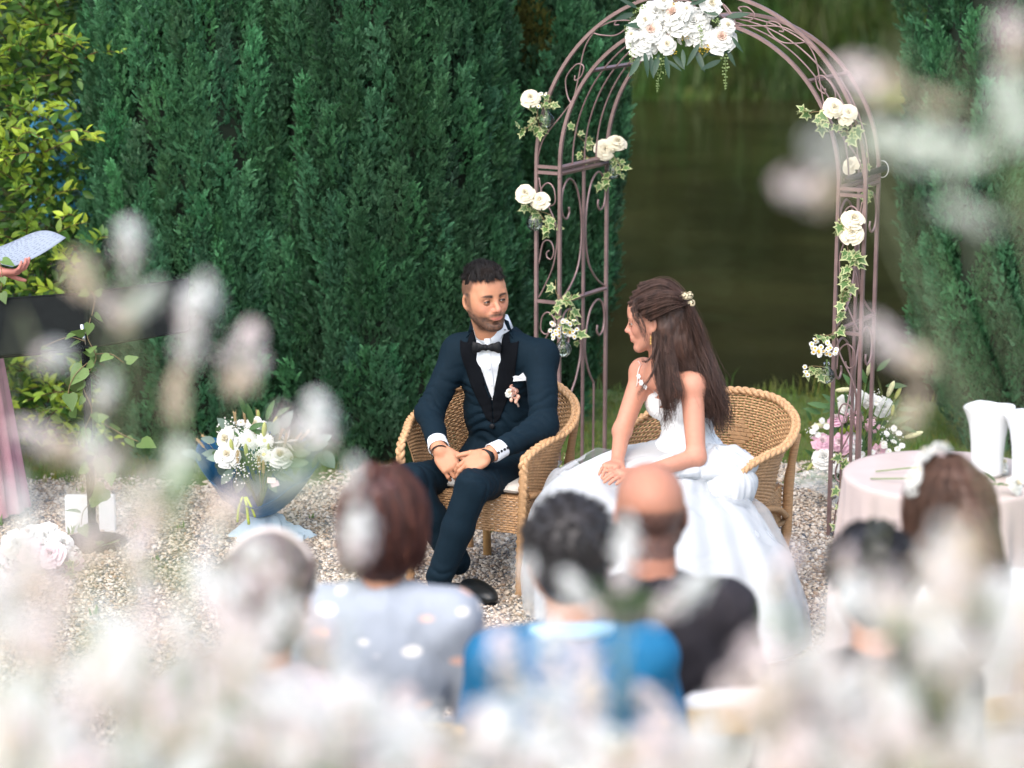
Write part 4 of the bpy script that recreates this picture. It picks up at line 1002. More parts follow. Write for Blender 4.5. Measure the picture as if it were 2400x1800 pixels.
    for sg in (-1, 1):
        link('leg', MB().tube([(sg * .10, .17, .0), (sg * .11, .18, .26)], .0165, 12).mesh('leg', bamboo_m), t)
        link('leg', MB().tube(spline([(sg * .2, .235, 0), (sg * .21, .235, .2), (sg * .225, .215, .4), (sg * .25, .22, .58)], 14), [.013] * 4 + [.02] * 6 + [.016] * 4, 10).mesh('leg', cane_d), t)
        link('side_rail', MB().tube([(sg * .222, -.26, .235), (sg * .205, .23, .235)], .011, 8).mesh('side_rail', cane_d), t)
        link('brace', MB().tube(spline([(sg * .235, -.2, .37), (sg * .245, .05, .33), (sg * .22, .21, .26)], 10), .012, 8).mesh('brace', cane_d), t)
        link('front_post', MB().tube(spline(leg(sg), 20), .015, 8).mesh('front_post', cane_d), t)
    if cushion:
        q = thing('seat_cushion', 'thin off-white seat cushion on the groom\'s wicker chair', 'cushion', (c[0], c[1], .386), rz)
        v, f = grid(40, 7, lambda u, w_: (0, 0, 0), closed_u=True); i = 0
        n = len(P); vv = []
        for k, (sc_, z) in enumerate([(.2, .002), (.9, .001), (.985, .008), (1.0, .018), (.985, .028), (.9, .036), (.3, .038)]):
            for j in range(40):
                p = P[int(j * n / 40)] * sc_; vv.append((p[0], p[1], z))
        f.append(list(range(40))[::-1]); f.append([6 * 40 + j for j in range(40)])
        link('pad', mesh('pad', vv, f, True, M('cushion_cloth', (.66, .62, .55), .85, .08, 30, bump=.25, bs=200)), q)
        pip = [tuple(np.append(P[int(j * n / 60)] * 1.002, .018)) for j in range(60)]
        link('piping', MB().tube(pip, .003, 5, closed=True).mesh('piping', M('cushion_piping', (.6, .56, .5), .85, .08, 30)), q)
    return t
GC = Vector((-.071, 8.92, 0)); GYAW = R(-23)
BC = Vector((.735, 8.70, 0)); BYAW = R(-31)
chair('wicker tub chair the groom sits on, with a cushion', GC, GYAW, True)
chair('wicker tub chair under the bride, its back behind her', BC, BYAW, False)
# ================================================================== people: shared modelling
SKIN = M('skin', (.5, .3, .2), .5, .05, 60, attrib='col', spec=.35, bump=.08, bs=250, sss=.12)
def frame4(o, fwd, up=(0, 0, 1), roll=0.):
    b = basis(fwd, up); m = np.eye(4); m[:3, :3] = b; m[:3, 3] = o
    if roll:
        c, s_ = math.cos(roll), math.sin(roll); m[:3, :3] = b @ np.array([[c, 0, s_], [0, 1, 0], [-s_, 0, c]])
    return m
def head_prims(F, T, s=1., fem=False, ears=True, fine=True):
    xs = .95
    A = lambda *p: T[:3, :3] @ (np.array(p) * (xs * s, s, s)) + T[:3, 3]; Rm = T[:3, :3]
    E = lambda c, r, k=.012, op='add', rm=None: F.ell(A(*c), np.array(r) * s, Rm if rm is None else Rm @ rm, k * s, op)
    C = lambda a, b, ra, rb=None, k=.012, op='add': F.cone(A(*a), A(*b), ra * s, (ra if rb is None else rb) * s, k * s, op)
    jw = .9 if fem else 1.
    E((0, -.014, .034), (.0745, .096, .084)); E((0, .026, -.018), (.060 * jw, .062, .082), .03); E((0, .034, .048), (.060, .055, .055), .03)
    for x in (-1, 1):
        C((x * .056 * jw, .006, -.048), (x * .021 * jw, .062, -.096), .017, .015, .03)
        E((x * .040, .052, -.026), (.024, .022, .022), .02)
        E((x * .062, .02, .0), (.014, .04, .03), .02)
    E((0, .066, -.098), (.022 * jw, .017, .016), .02)
    C((-.040, .070, .022), (.040, .070, .022), .013 if not fem else .011, k=.018)
    for x in (-1, 1): E((x * .0315, .090, .002), (.0175, .013, .0105), .010, 'sub')
    n = 1. if not fem else .88
    C((0, .080, .012), (0, .080 + .026 * n, -.027), .0075, .0105 * n, .012); E((0, .080 + .026 * n, -.029), (.0088 * n, .009, .008), .008)
    for x in (-1, 1): E((x * .0125 * n, .092, -.033), (.0078, .010, .0075), .007)
    E((0, .079, -.058), (.030, .016, .020), .016)
    for x in (-1, 1):
        C((x * .001, .0898, -.0605), (x * .013, .0872, -.0592), .0040, .0035, .004); C((x * .013, .0872, -.0592), (x * .030, .0755, -.0535), .0035, .0025, .004)
    C((-.012, .0872, -.0685), (.012, .0872, -.0685), .0048, k=.005)
    [C((x * .0, .0905, -.0638), (x * .014, .0885, -.0632), .0016, k=.003, op='sub') for x in (-1, 1)]; [C((x * .014, .0885, -.0632), (x * .030, .0765, -.0570), .0016, k=.003, op='sub') for x in (-1, 1)]
    E((0, .083, -.081), (.014, .012, .005), .008, 'sub')
    if ears:
        for x in (-1, 1):
            a = R(18) * x; rm = np.array([[math.cos(a), -math.sin(a), 0], [math.sin(a), math.cos(a), 0], [0, 0, 1]])
            E((x * .079, -.008, -.004), (.009, .020, .031), .008, 'add', rm); E((x * .088, -.006, -.004), (.007, .011, .018), .005, 'sub', rm); E((x * .077, .0, -.032), (.006, .009, .010), .006)
def eyes(person, T, s=1., gaze=(0, 1, 0), iris=(.025, .014, .009), skin=(.5, .3, .2)):
    A = lambda *p: T[:3, :3] @ (np.array(p) * s) + T[:3, 3]; g_ = Vector(T[:3, :3] @ np.array(gaze)).normalized()
    W_ = M('eye_white', (.40, .38, .37), .25, .03, 30); I_ = M('eye_iris', iris, .2, .2, 200); P_ = M('eye_pupil', (.004, .004, .004), .1, .02, 30); L_ = M('eye_lash', (.015, .01, .008), .8, .1, 50)
    for x in (-1, 1):
        c = A(x * .0315, .0752, .0010); b = MB(); q = np.array(g_.to_track_quat('Z', 'Y').to_matrix())
        b.ball((0, 0, 0), (.0118 * s,) * 3, 16, 12, q, 0)
        d = np.array(g_) * .0092 * s; b.ball(d, np.array((.0074, .0074, .0036)) * s, 14, 8, q, 1); b.ball(d * 1.22, np.array((.0036, .0036, .0018)) * s, 10, 6, q, 2)
        link('eye', mesh('eye', np.concatenate(b.v) + c, b.f, True, None, b.mi, [W_, I_, P_]), person, world=True)
        for nm, t0, t1, op in (('upper_eyelid', 1.75, .30, .30), ('lower_eyelid', -1.75, -.26, -.12)):
            v = []; nu, nv = 17, 9
            for j_ in range(nv):
                for i_ in range(nu):
                    u = -1.25 + 2.5 * i_ / (nu - 1); edge = op * max(0, 1 - ((u + .12 * x) / 1.12) ** 2) - .06 - .04 * u * x; th = t0 + (edge - t0) * j_ / (nv - 1); rr = .0131 + .0008 * (1 - j_ / (nv - 1))
                    v.append(A(x * .0315 + rr * math.sin(u), .0752 + rr * math.cos(u) * math.cos(th), .001 + rr * math.cos(u) * math.sin(th)))
            f = [(j_ * nu + i_, j_ * nu + i_ + 1, (j_ + 1) * nu + i_ + 1, (j_ + 1) * nu + i_) for j_ in range(nv - 1) for i_ in range(nu - 1)]
            me = mesh(nm, v, f, True, SKIN); a = np.ones((len(v), 4)); a[:, :3] = np.array(skin) * .66; a[-2 * nu:, :3] = np.array(skin) * (.07 if t0 > 0 else .35); attr(me, 'col', a, 'FLOAT_COLOR')  # lid colour darkened as painted socket shade, with a dark lash line
            o = link(nm, me, person, world=True); md = o.modifiers.new('thick', 'SOLIDIFY'); md.thickness = .0009 * s
def head_cols(v, T, s, base, hair, beard=0., fade=0., lips=(.46, .13, .12), brow=1., ruddy=(.56, .22, .17), fem=False):
    """skin colour by place: lips, brows, stubble, blush, painted eye-socket shade"""
    q = (v - T[:3, 3]) @ T[:3, :3] / s; x, y, z = np.abs(q[:, 0]), q[:, 1], q[:, 2]; n = vnoise(q, 260, 3) * .5 + .5
    c = np.tile(np.array(base, float), (len(v), 1)); sm = lambda a, b, t: np.clip((t - a) / (b - a), 0, 1)
    def blend(m, col): 
        nonlocal c
        c = c * (1 - m[:, None]) + np.array(col) * m[:, None]
    face = (y > .02) & (z > -.13) & (z < .12)
    blend(.35 * face * np.exp(-((x - .042) ** 2 + (z + .024) ** 2) / .0006), ruddy); blend(.4 * face * (y > .085) * np.exp(-((z + .028) ** 2) / .0003), ruddy)
    if beard:
        line = np.interp(y, [-.02, .02, .05, .075, .1], [.0, -.03, -.045, -.047, -.047])
        m = sm(.0, .014, line - z) * sm(-.022, .006, y) * (z > -.135) * sm(-.132, -.112, z)
        mo = (y > .066) * np.exp(-((z + .0500 + .10 * np.maximum(x - .016, 0)) / .0060) ** 4) * np.exp(-(x / .033) ** 6); m = np.maximum(m, .9 * mo)
        lpx = (y > .066) * np.exp(-((z + .0640 - .16 * np.maximum(x - .008, 0)) / (.0070 * (1 - .75 * (x / .030) ** 2).clip(.25, 1))) ** 4) * np.exp(-(x / .028) ** 8)
        m *= 1 - lpx; m *= 1 - .5 * (y > .055) * np.exp(-((z + .077) / .005) ** 2 - (x - .015) ** 2 / .0001)
        sid = sm(.036, .024, y) * sm(-.022, -.010, y) * sm(.058, .064, x) * (z > -.05) * (z < .03); m = np.maximum(m, .75 * sid)
        m = m * sm(.0815, .078, x)
        blend(m * beard * (.7 + .45 * n).clip(0, 1), hair)
    if fade:
        hl = np.interp(y, [-.2, .0, .030], [-.06, -.005, .030]); m = sm(-.004, .022, z - hl) * sm(.042, .026, y - .10 * np.maximum(z - .03, 0)) * fade * (.75 + .3 * n) * np.where(z < .03, sm(.0815, .0775, x), 1); blend(m.clip(0, 1), hair)
    lp = (y > .066) * np.exp(-((z + .0640 - .16 * np.maximum(x - .008, 0)) / (.0058 * (1 - .75 * (x / .028) ** 2).clip(.2, 1))) ** 4) * np.exp(-(x / .0262) ** 8); blend(.75 * lp, lips)
    if brow:
        zc = .0195 + .0042 * np.sin(np.clip((x - .01) / .045, 0, 1) * PI * .8); m = (y > .045) * np.exp(-((z - zc) / ((.0060 if not fem else .0028) * (1.1 - .6 * np.clip((x - .02) / .035, 0, 1)))) ** 4) * sm(.008, .016, x) * (1 - sm(.044, .056, x)); blend(brow * m * (.75 + .4 * n).clip(0, 1), hair)
    eye = (y > .06) * np.exp(-((z - .001) / .011) ** 2 - ((x - .0315) / .017) ** 2); blend(.42 * eye, tuple(.45 * np.array(base)))  # shade of the eye sockets painted into the skin colour
    return c
def hand(F, w_, d, nb, side, curls, s=1., thumb=(.75, .35, .2), spread=.07, k=.006):
    """palm with four fingers and a thumb; w_ wrist, d towards the fingers, nb out of the back of the hand, side +1 when the thumb lies towards d x nb"""
    d = np.array(d, float); d /= np.linalg.norm(d); nb = np.array(nb, float); nb -= d * nb.dot(d); nb /= np.linalg.norm(nb); a = np.cross(d, nb) * side
    w_ = np.array(w_, float); S = lambda x: x * s
    F.cone(w_ - d * S(.012), w_ + d * S(.012), S(.0265), S(.026), .012); Rm = np.stack([a, d, nb], 1)
    F.ell(w_ + d * S(.048), (S(.040), S(.050), S(.0155)), Rm, .012); F.box(w_ + d * S(.055), (S(.037), S(.036), S(.011)), Rm, S(.010), .01)
    tips = []
    for i, (off, ln, r0) in enumerate(((.029, .074, .0090), (.010, .082, .0092), (-.0095, .077, .0088), (-.028, .060, .0078))):
        p = w_ + d * S(.088 - .004 * abs(i - 1)) + a * S(off); c1, c2, c3 = curls[i]; dd = d + a * spread * (1.2 - i * .8)
        dd /= np.linalg.norm(dd); F.cone(p - dd * S(.035), p, S(r0 * 1.05), S(r0 * 1.08), .006); ang = 0
        for q, (fr, c_) in enumerate(zip((.47, .30, .25), (c1, c2, c3))):
            ang += c_; e = dd * math.cos(ang) - nb * math.sin(ang); p2 = p + e * S(ln * fr); r = r0 * (1 - .07 * q)
            F.cone(p, p2, S(r), S(r * .92), .0035); p = p2
        tips.append(p)
    p = w_ + d * S(.022) + a * S(.026); dd = a * thumb[0] + d * (1 - thumb[0] * .45) - nb * thumb[1]; dd /= np.linalg.norm(dd)
    p2 = p + dd * S(.042); F.cone(p - dd * S(.012), p2, S(.0145), S(.0112), .012); e = dd * (1 - thumb[2]) + d * thumb[2]; e /= np.linalg.norm(e); p3 = p2 + e * S(.03); F.cone(p2, p3, S(.0108), S(.0098), .004); e = e * .8 + d * .25; p4 = p3 + e / np.linalg.norm(e) * S(.024); F.cone(p3, p4, S(.0098), S(.008), .003)
    return tips
def body_mesh(name, F, cols=None, mat=None, smooth=1, disp=None):
    v, f = F.surf(smooth)
    if disp is not None: v = v + normals(v, f) * disp(v)[:, None]
    me = mesh(name, v, f, True, mat or SKIN)
    if cols is not None:
        c = cols(v); a = np.ones((len(v), 4)); a[:, :3] = np.clip(c, 0, 1); attr(me, 'col', a, 'FLOAT_COLOR')
    return me
def creases(joints, amp=.0045, fq=75.):
    """cloth folds that run round a limb near its joints: (place, limb direction, reach)"""
    def fn(v):
        r = .0030 * vnoise(v * (1, 1, .55), 20, 4)
        for p, d, rad in joints:
            p = np.array(p); d = np.array(d, float); d /= np.linalg.norm(d); q = v - p; l = q @ d; near = np.exp(-(np.linalg.norm(q, axis=1) / rad) ** 2)
            side = np.cross(d, (0.2, .5, .8)); w_ = q @ side
            ph = fq * (l + .55 * np.abs(w_) * .6) + 3 * vnoise(v, 14, 9)
            r = r + amp * near * (np.abs(np.sin(ph)) - .5) * (.6 + .6 * vnoise(v, 10, 2))
        return r
    return fn
def project(me, T, quads, off, back=False):
    """lay a grid of (x, z) places onto a garment, seen from the front of frame T; returns world points"""
    vs = np.array([v.co[:] for v in me.vertices]); bv = BVHTree.FromPolygons([Vector(v) for v in vs], [tuple(p.vertices) for p in me.polygons])
    out = []; fw = Vector(T[:3, 1]); o = T[:3, 3]
    for x, z in quads:
        p = Vector(o + T[:3, 0] * x + T[:3, 2] * z) + fw * .6; h = bv.ray_cast(p, -fw, 1.2)
        out.append(tuple(h[0] + fw * off) if h[0] is not None else None)
    good = [q for q in out if q is not None]; depth = np.mean([fw.dot(Vector(q)) for q in good]) if good else 0
    for i, q in enumerate(out):
        if q is None:
            p = Vector(o + T[:3, 0] * quads[i][0] + T[:3, 2] * quads[i][1]); out[i] = tuple(p + fw * (depth - fw.dot(p)))
    return np.array(out)
def patch(name, me, T, ins, outs, n, m, off, mat, parent, thick=.003):
    """cloth strip laid on a garment between two edge lines"""
    a = spline([(x, z, 0) for x, z in ins], n) if len(ins) > 2 else np.linspace((*ins[0], 0), (*ins[1], 0), n)
    b = np.array([np.interp(np.linspace(0, 1, n), np.linspace(0, 1, len(outs)), [q[k] for q in outs]) for k in (0, 1)]).T
    pts = [(a[i, 0] + (b[i, 0] - a[i, 0]) * j / (m - 1), a[i, 1] + (b[i, 1] - a[i, 1]) * j / (m - 1)) for i in range(n) for j in range(m)]
    v = project(me, T, pts, off); f = [(i * m + j, i * m + j + 1, (i + 1) * m + j + 1, (i + 1) * m + j) for i in range(n - 1) for j in range(m - 1)]
    o = link(name, mesh(name, v, f, True, mat), parent, world=True); md = o.modifiers.new('thick', 'SOLIDIFY'); md.thickness = thick; md.offset = 0; return o
def strands(guides, per, r, mat, name, parent, jit=.012, seed=0, n=18, wave=.0, tip=.35, sides=3, frizz=0.):
    """hair: thin tapered strands that follow guide lines"""
    g_ = np.random.default_rng(seed); V_ = []; F_ = []; cnt = 0
    for gi, gpts in enumerate(guides):
        base = spline(gpts, n); tt, N, B = frames(base)
        for k in range(per):
            a = g_.uniform(0, 2 * PI); rad = jit * math.sqrt(g_.random()); t = np.linspace(0, 1, n)
            tw = g_.normal(0, .5); spread = rad * (.55 + .6 * t) * (1 + .25 * g_.normal())
            ph = g_.uniform(0, 6.28); wv = wave * t * np.sin(t * g_.uniform(9, 15) + ph); wv2 = wave * t * np.cos(t * g_.uniform(8, 14) + ph)
            p = base + N * (np.cos(a + tw * t) * spread + wv)[:, None] + B * (np.sin(a + tw * t) * spread + wv2)[:, None]
            if frizz: p += g_.normal(0, frizz, p.shape) * t[:, None]
            e = int(n * g_.uniform(.72, 1.0)); e = max(e, 5); p = p[:e]
            rr = r * g_.uniform(.7, 1.3) * np.interp(np.linspace(0, 1, e), [0, .7, 1], [1, .85, tip])
            v, f = tube(p, rr, sides, False); V_.append(v); F_.append(np.array(f) + cnt); cnt += len(v)
    return link(name, mesh(name, np.concatenate(V_), np.concatenate(F_), True, mat), parent, world=True)
def hair_m(name, c, var=.35): return M(name, c, .55, var, 60, spec=.45, stretch=(1, 1, .25))
# ================================================================== groom
suit_m = M('suit_cloth', (.0022, .0110, .0195), .8, .12, 90, bump=.18, bs=500, spec=.16)
velvet_m = M('velvet_lapel', (.004, .005, .007), .95, .1, 80, bump=.2, bs=600, spec=.1)
shirt_m = M('white_shirt', (.74, .78, .82), .8, .03, 40, bump=.15, bs=300)
satin_m = M('black_satin', (.004, .005, .007), .55, .1, 60, spec=.25)
shoe_m = M('black_leather', (.010, .012, .013), .35, .15, 40, bump=.1, bs=120)
gr_hair = (.022, .017, .015); gr_skin = (.50, .235, .135)
groom = thing('person', 'bearded man in a dark blue suit and bow tie seated on a wicker chair', 'person', (GC.x, GC.y, 0), 0)
TF = np.array((-.24, -.97, 0.0)); TF /= np.linalg.norm(TF)
Hip = at(1178, 1085, 9.0); NeckB = at(1150, 766, 8.93)
ShR = at(1076, 826, 9.0); ShL = at(1268, 838, 8.90)
ElR = at(1006, 966, 8.92); WrR = at(1030, 1055, 8.66)
ElL = at(1276, 998, 8.72); WrL = at(1146, 1066, 8.56)
KnR = at(962, 1128, 8.62); KnL = at(1108, 1140, 8.50)
HpR = at(1130, 1100, 9.0); HpL = at(1222, 1105, 8.93)
AnR = at(1080, 1330, 8.66); AnL = at(1024, 1370, 8.50)
upv = (NeckB - Hip).normalized(); TT = frame4(np.array(Hip), TF, upv)
TL = (NeckB - Hip).length
GH = frame4(np.array(at(1137, 699, 8.88)), (.45, -.89, .02), (-.10, .05, 1), 0.0)
HS = 1.0
def tl(x, y, z): return TT[:3, :3] @ np.array((x, y, z)) + TT[:3, 3]
def torso(F, g, k=.03, scale=1.):
    """chest, belly and hips grown by g"""
    Rm = TT[:3, :3]
    F.ell(tl(0, -.005, TL * .70), (.151 + g, .106 + g, .165 + g), Rm, k); F.ell(tl(0, .0, TL * .38), (.142 + g, .105 + g, .17 + g), Rm, k); F.ell(tl(0, -.01, TL * .06), (.155 + g, .12 + g, .12 + g), Rm, k)
    F.ell(tl(0, .03, TL * .62), (.13 + g, .095 + g, .13 + g), Rm, k)
lo = np.array((-.62, 8.25, .0)); hi = np.array((.42, 9.3, 1.3))
F = Field((-.62, 8.3, .30), (.42, 9.25, 1.30), .0031)
torso(F, -.022); 
for s_, e_, w_ in ((ShR, ElR, WrR), (ShL, ElL, WrL)): F.chain([tuple(s_), tuple(e_), tuple(w_)], [.046, .038, .028], .03)
for h_, k_, a_ in ((HpR, KnR, AnR), (HpL, KnL, AnL)): F.cone(tuple(h_), tuple(k_), .068, .05, .04)
F.cone(tuple(NeckB - upv * .05), GH[:3, 3] + GH[:3, :3] @ np.array((0, -.018, -.06)), .056, .054, .025)
head_prims(F, GH, HS)
curlL = [(.35, .55, .35), (.40, .6, .4), (.45, .65, .4), (.5, .7, .4)]
hand(F, WrL, np.array(at(1068, 1108, 8.53) - WrL), (-.12, -.62, .8), 1, curlL, .98, (.62, .15, .35))
curlR = [(.5, .7, .4), (.5, .8, .4), (.5, .8, .4), (.5, .8, .4)]
hand(F, WrR, np.array(at(1068, 1112, 8.60) - WrR), (-.35, -.66, .65), -1, curlR, .98, (.5, .2, .4))
gcol = lambda v: head_cols(v, GH, HS, gr_skin, gr_hair, beard=.92, fade=.80)
link('body', body_mesh('body', F, gcol, SKIN), groom, world=True)
eyes(groom, GH, HS, (-.30, .95, -.04), skin=gr_skin)
# lower legs in socks join trousers and shoes
# shirt
F = Field((-.42, 8.55, .42), (.34, 9.2, 1.1), .005)
torso(F, -.012); F.cone(tuple(ShR), tuple(ShL), .052, .052, .03); F.cone(tuple(NeckB - upv * .11), tuple(NeckB - upv * .035), .075, .062, .04); link('shirt', body_mesh('shirt', F, None, shirt_m), groom, world=True)
nq = (GH[:3, 3] + GH[:3, :3] @ np.array((0, -.018, -.06))) - np.array(NeckB); nq /= np.linalg.norm(nq); TN = frame4(np.array(NeckB) - nq * .035, TF, nq)
v = []; f = []; n_ = 40                                                 # stand collar with turned-down wings, open at the front
for i in range(n_):
    a = R(-176 + 352 * i / (n_ - 1) + 180); c_, s_ = math.cos(a), math.sin(a); fr_ = max(0, c_)
    dr2 = np.array((s_, c_, 0)); base = dr2 * (.0640, .0660, 0) + (0, 0, -.024 - .020 * fr_ ** 1.5); top = dr2 * (.0615, .0640, 0) + (0, 0, .054 - .026 * fr_ ** 2)
    fold = top + dr2 * .005 - np.array((0, 0, .001)); low = dr2 * (.074, .077, 0) + (0, 0, .004 - .012 * fr_ ** 1.5 - .026 * max(0, fr_ - .8) / .2)
    v += [TN[:3, :3] @ q + TN[:3, 3] for q in (base, top, fold, low)]
for i in range(n_ - 1):
    for k in range(3): f.append((i * 4 + k, i * 4 + k + 1, (i + 1) * 4 + k + 1, (i + 1) * 4 + k))
o = link('collar', mesh('collar', v, f, True, shirt_m), groom, world=True); md = o.modifiers.new('thick', 'SOLIDIFY'); md.thickness = .003
# jacket
F = Field((-.66, 8.35, .42), (.46, 9.3, 1.16), .0045)
torso(F, .0)
F.cone(tuple(ShR), tuple(ShL), .062, .062, .04)
for sgn, s_ in ((1, ShR), (-1, ShL)): F.cone(tuple(NeckB - upv * .040), tuple(s_ + upv * .006), .050, .056, .03)
for s_, e_, w_ in ((ShR, ElR, WrR), (ShL, ElL, WrL)):
    w2 = e_ + (w_ - e_) * .68; F.chain([tuple(s_), tuple(e_), tuple(w2)], [.062, .050, .042], .028); d = (w_ - e_).normalized(); F.plane  # cuffs end before the wrist
for sg in (-1, 1): F.ell(tl(sg * .085, .055, TL * .02), (.085, .07, .085), TT[:3, :3], .03)
VB = TL * .33                                                         # height of the closed button
def wedge(F, k=.004):
    sl, g = F._box(F.lo, F.lo + F.h * F.n); q = [(g[0] - TT[0, 3]) * TT[0, i] + (g[1] - TT[1, 3]) * TT[1, i] + (g[2] - TT[2, 3]) * TT[2, i] for i in range(3)]
    wd = np.interp(((q[2] - VB) / (TL - VB)).ravel(), [-.2, 0, .22, .5, .82, 1, 1.3], [-.002, -.002, .001, .026, .047, .062, .066]).reshape(q[2].shape).astype(np.float32)
    d = np.maximum(np.abs(q[0] + .0) - wd, -(q[1] - .0)); F._put(sl, d, k, 'sub')
    d2 = np.maximum(np.sqrt(q[0] ** 2 + (q[1] + .01) ** 2) - .068, -(q[2] - TL + .075)); F._put(sl, d2, k, 'sub')   # neck hole
wedge(F)
jd = creases([(ElR, ElR - ShR, .10), (ElL, ElL - ShL, .11), (ElL + (WrL - ElL) * .4, WrL - ElL, .08), (tl(-.0, .1, TL * .3), TT[:3, 2], .10), (tl(.14, .06, TL * .62), (0.3, 0, 1), .06), (tl(-.14, .06, TL * .62), (-.3, 0, 1), .06)], .016)
jme = body_mesh('jacket', F, None, suit_m, 1, jd); link('jacket', jme, groom, world=True)
# waistcoat showing low in the opening
for sg in (-1, 1):
    patch('lapel', jme, TT, [(sg * .063, TL * .985), (sg * .050, TL * .88), (sg * .028, TL * .66), (sg * .004, TL * .50), (-.002 if sg < 0 else .002, VB)], [(sg * .078, TL * .94), (sg * .086, TL * .885), (sg * .116, TL * .905), (sg * .112, TL * .82), (sg * .092, TL * .66), (sg * .06, TL * .5), (sg * .022, VB + .01)], 40, 9, .0055, velvet_m, groom)
    patch('jacket_collar', jme, TT, [(sg * .058, TL * 1.05), (sg * .064, TL * .98)], [(sg * .074, TL * 1.035), (sg * .092, TL * .92)], 10, 6, .006, suit_m, groom)
sme = groom.children[[c.name.split('.')[0] for c in groom.children].index('shirt')].data
patch('placket', sme, TT, [(-.011, TL * .93), (-.011, TL * .4)], [(.011, TL * .93), (.011, TL * .4)], 16, 4, .002, shirt_m, groom, .002)
for i, z in enumerate((.84, .72, .60)):
    p = project(sme, TT, [(0, TL * z)], .005)[0]; b = MB(); b.ball((0, 0, 0), (.0052, .0052, .002), 10, 6, np.array(look(TF))); o = link('shirt_button', b.mesh('shirt_button', M('pearl_button', (.7, .72, .74), .3, .05, 40)), groom); o.location = Vector(p) - groom.location
wv = []
for sg in (-1, 1):                                                       # black waistcoat edges in the opening
    patch('waistcoat', sme, TT, [(sg * .034, TL * .70), (sg * .001, TL * .50)], [(sg * .060, TL * .70), (sg * .05, TL * .42)], 14, 5, .003, velvet_m, groom)
p = project(jme, TT, [(.004, VB - .012)], .006)[0]
b = MB(); b.ball((0, 0, 0), (.011, .011, .005), 12, 8, np.array(look(TF))); o = link('button', b.mesh('button', satin_m), groom); o.location = Vector(p) - groom.location
# bow tie
pz = project(sme, TT, [(.0, TL * .875)], .018)[0]; F = Field(pz - .09, pz + .09, .0022); Rm = TT[:3, :3]
for sg in (-1, 1):
    for i in range(7):
        t = i / 6; F.ell(pz + Rm @ np.array((sg * (.010 + .040 * t), .004 - .010 * t, -.002 * t)), (.007, .007 + .002 * t, .010 + .0135 * t ** .8), Rm, .004)
F.ell(pz + Rm @ np.array((0, .006, 0)), (.0105, .010, .0125), Rm, .001)
link('bow_tie', body_mesh('bow_tie', F, None, satin_m, 1, lambda v: .0012 * np.sin(((v - pz) @ TT[:3, 0]) * 260)), groom, world=True)
# cuffs
for nm, e_, w_ in (('cuff', ElR, WrR), ('cuff', ElL, WrL)):
    d = (w_ - e_).normalized(); q = np.array(look(d)); v = []; f = []; n_ = 26
    for z, r in ((-.06, .036), (-.02, .0385), (.004, .0395), (.0045, .037), (-.03, .0355)):
        for j in range(n_): a = 2 * PI * j / n_; v.append(q @ np.array((r * math.cos(a), r * math.sin(a) * .92, z)) + np.array(w_ - d * .018))
    for i in range(4):
        for j in range(n_): f.append((i * n_ + j, i * n_ + (j + 1) % n_, (i + 1) * n_ + (j + 1) % n_, (i + 1) * n_ + j))
    link(nm, mesh(nm, v, f, True, shirt_m), groom, world=True)
dl = (WrL - ElL).normalized(); 
for i in range(4):
    e = ElL + (WrL - ElL) * (.66 + .055 * i); side = dl.cross(Vector((0, -.5, .85))).normalized(); up_ = side.cross(dl)
    b = MB(); b.ball((0, 0, 0), (.0055,) * 3, 8, 5); o = link('sleeve_button', b.mesh('sleeve_button', satin_m), groom); o.location = e + Vector((-.01, -.72, .02)).normalized() * .05 - groom.location
# watch and bracelet
def band(root, name, c, d, r, hgt, mat, seg=30):
    q = np.array(look(d)); v = []; f = []
    for z, rr in ((-hgt, r), (-hgt, r + .0025), (hgt, r + .0025), (hgt, r)):
        for j in range(seg): a = 2 * PI * j / seg; v.append(q @ np.array((rr * math.cos(a), rr * .86 * math.sin(a), z)) + np.array(c))
    for i in range(4):
        for j in range(seg): f.append((i * seg + j, i * seg + (j + 1) % seg, ((i + 1) % 4) * seg + (j + 1) % seg, ((i + 1) % 4) * seg + j))
    return link(name, mesh(name, v, f, True, mat), root, world=True)
wc = WrL + dl * .008; wst = band(groom, 'watch', wc, dl, .0305, .009, satin_m)
fn = Vector((-.05, -.72, .68)); fn = (fn - dl * fn.dot(dl)).normalized(); b = MB(); q = np.array(fn.to_track_quat('Z', 'Y').to_matrix())
vv, ff = lathe([(.001, .0), (.019, 0), (.0205, .003), (.0205, .008), (.0185, .010), (.017, .0092)], 28); b.add(xf(vv, q), ff); 
o = link('case', b.mesh('case', M('watch_case', (.03, .032, .035), .25, .1, 60, metal=.8)), wst); o.location = wc + fn * .030 - groom.location
b = MB(); vv, ff = lathe([(.001, 0), (.0172, 0)], 28); b.add(xf(vv, q) + np.array(fn) * .0085, ff)
o = link('dial', b.mesh('dial', M('watch_dial', (.75, .78, .8), .35, .05, 60)), wst); o.location = wc + fn * .031 - groom.location
b = MB(); qx = q[:, 0]; qy = q[:, 1]
for i in range(12):
    a = i * PI / 6; dd = qx * math.cos(a) + qy * math.sin(a); b.tube([np.array(fn) * .0098 + dd * .0125, np.array(fn) * .0098 + dd * .0155], .0007, 4)
b.tube([np.array(fn) * .0105, np.array(fn) * .0105 + qx * .008 + qy * .004], .0008, 4); b.tube([np.array(fn) * .0105, np.array(fn) * .0105 - qx * .004 + qy * .011], .0007, 4)
o = link('hands', b.mesh('hands', satin_m), wst); o.location = wc + fn * .031 - groom.location
dr_ = (WrR - ElR).normalized(); br = band(groom, 'bracelet', WrR + dr_ * .014, dr_, .0315, .0035, satin_m)
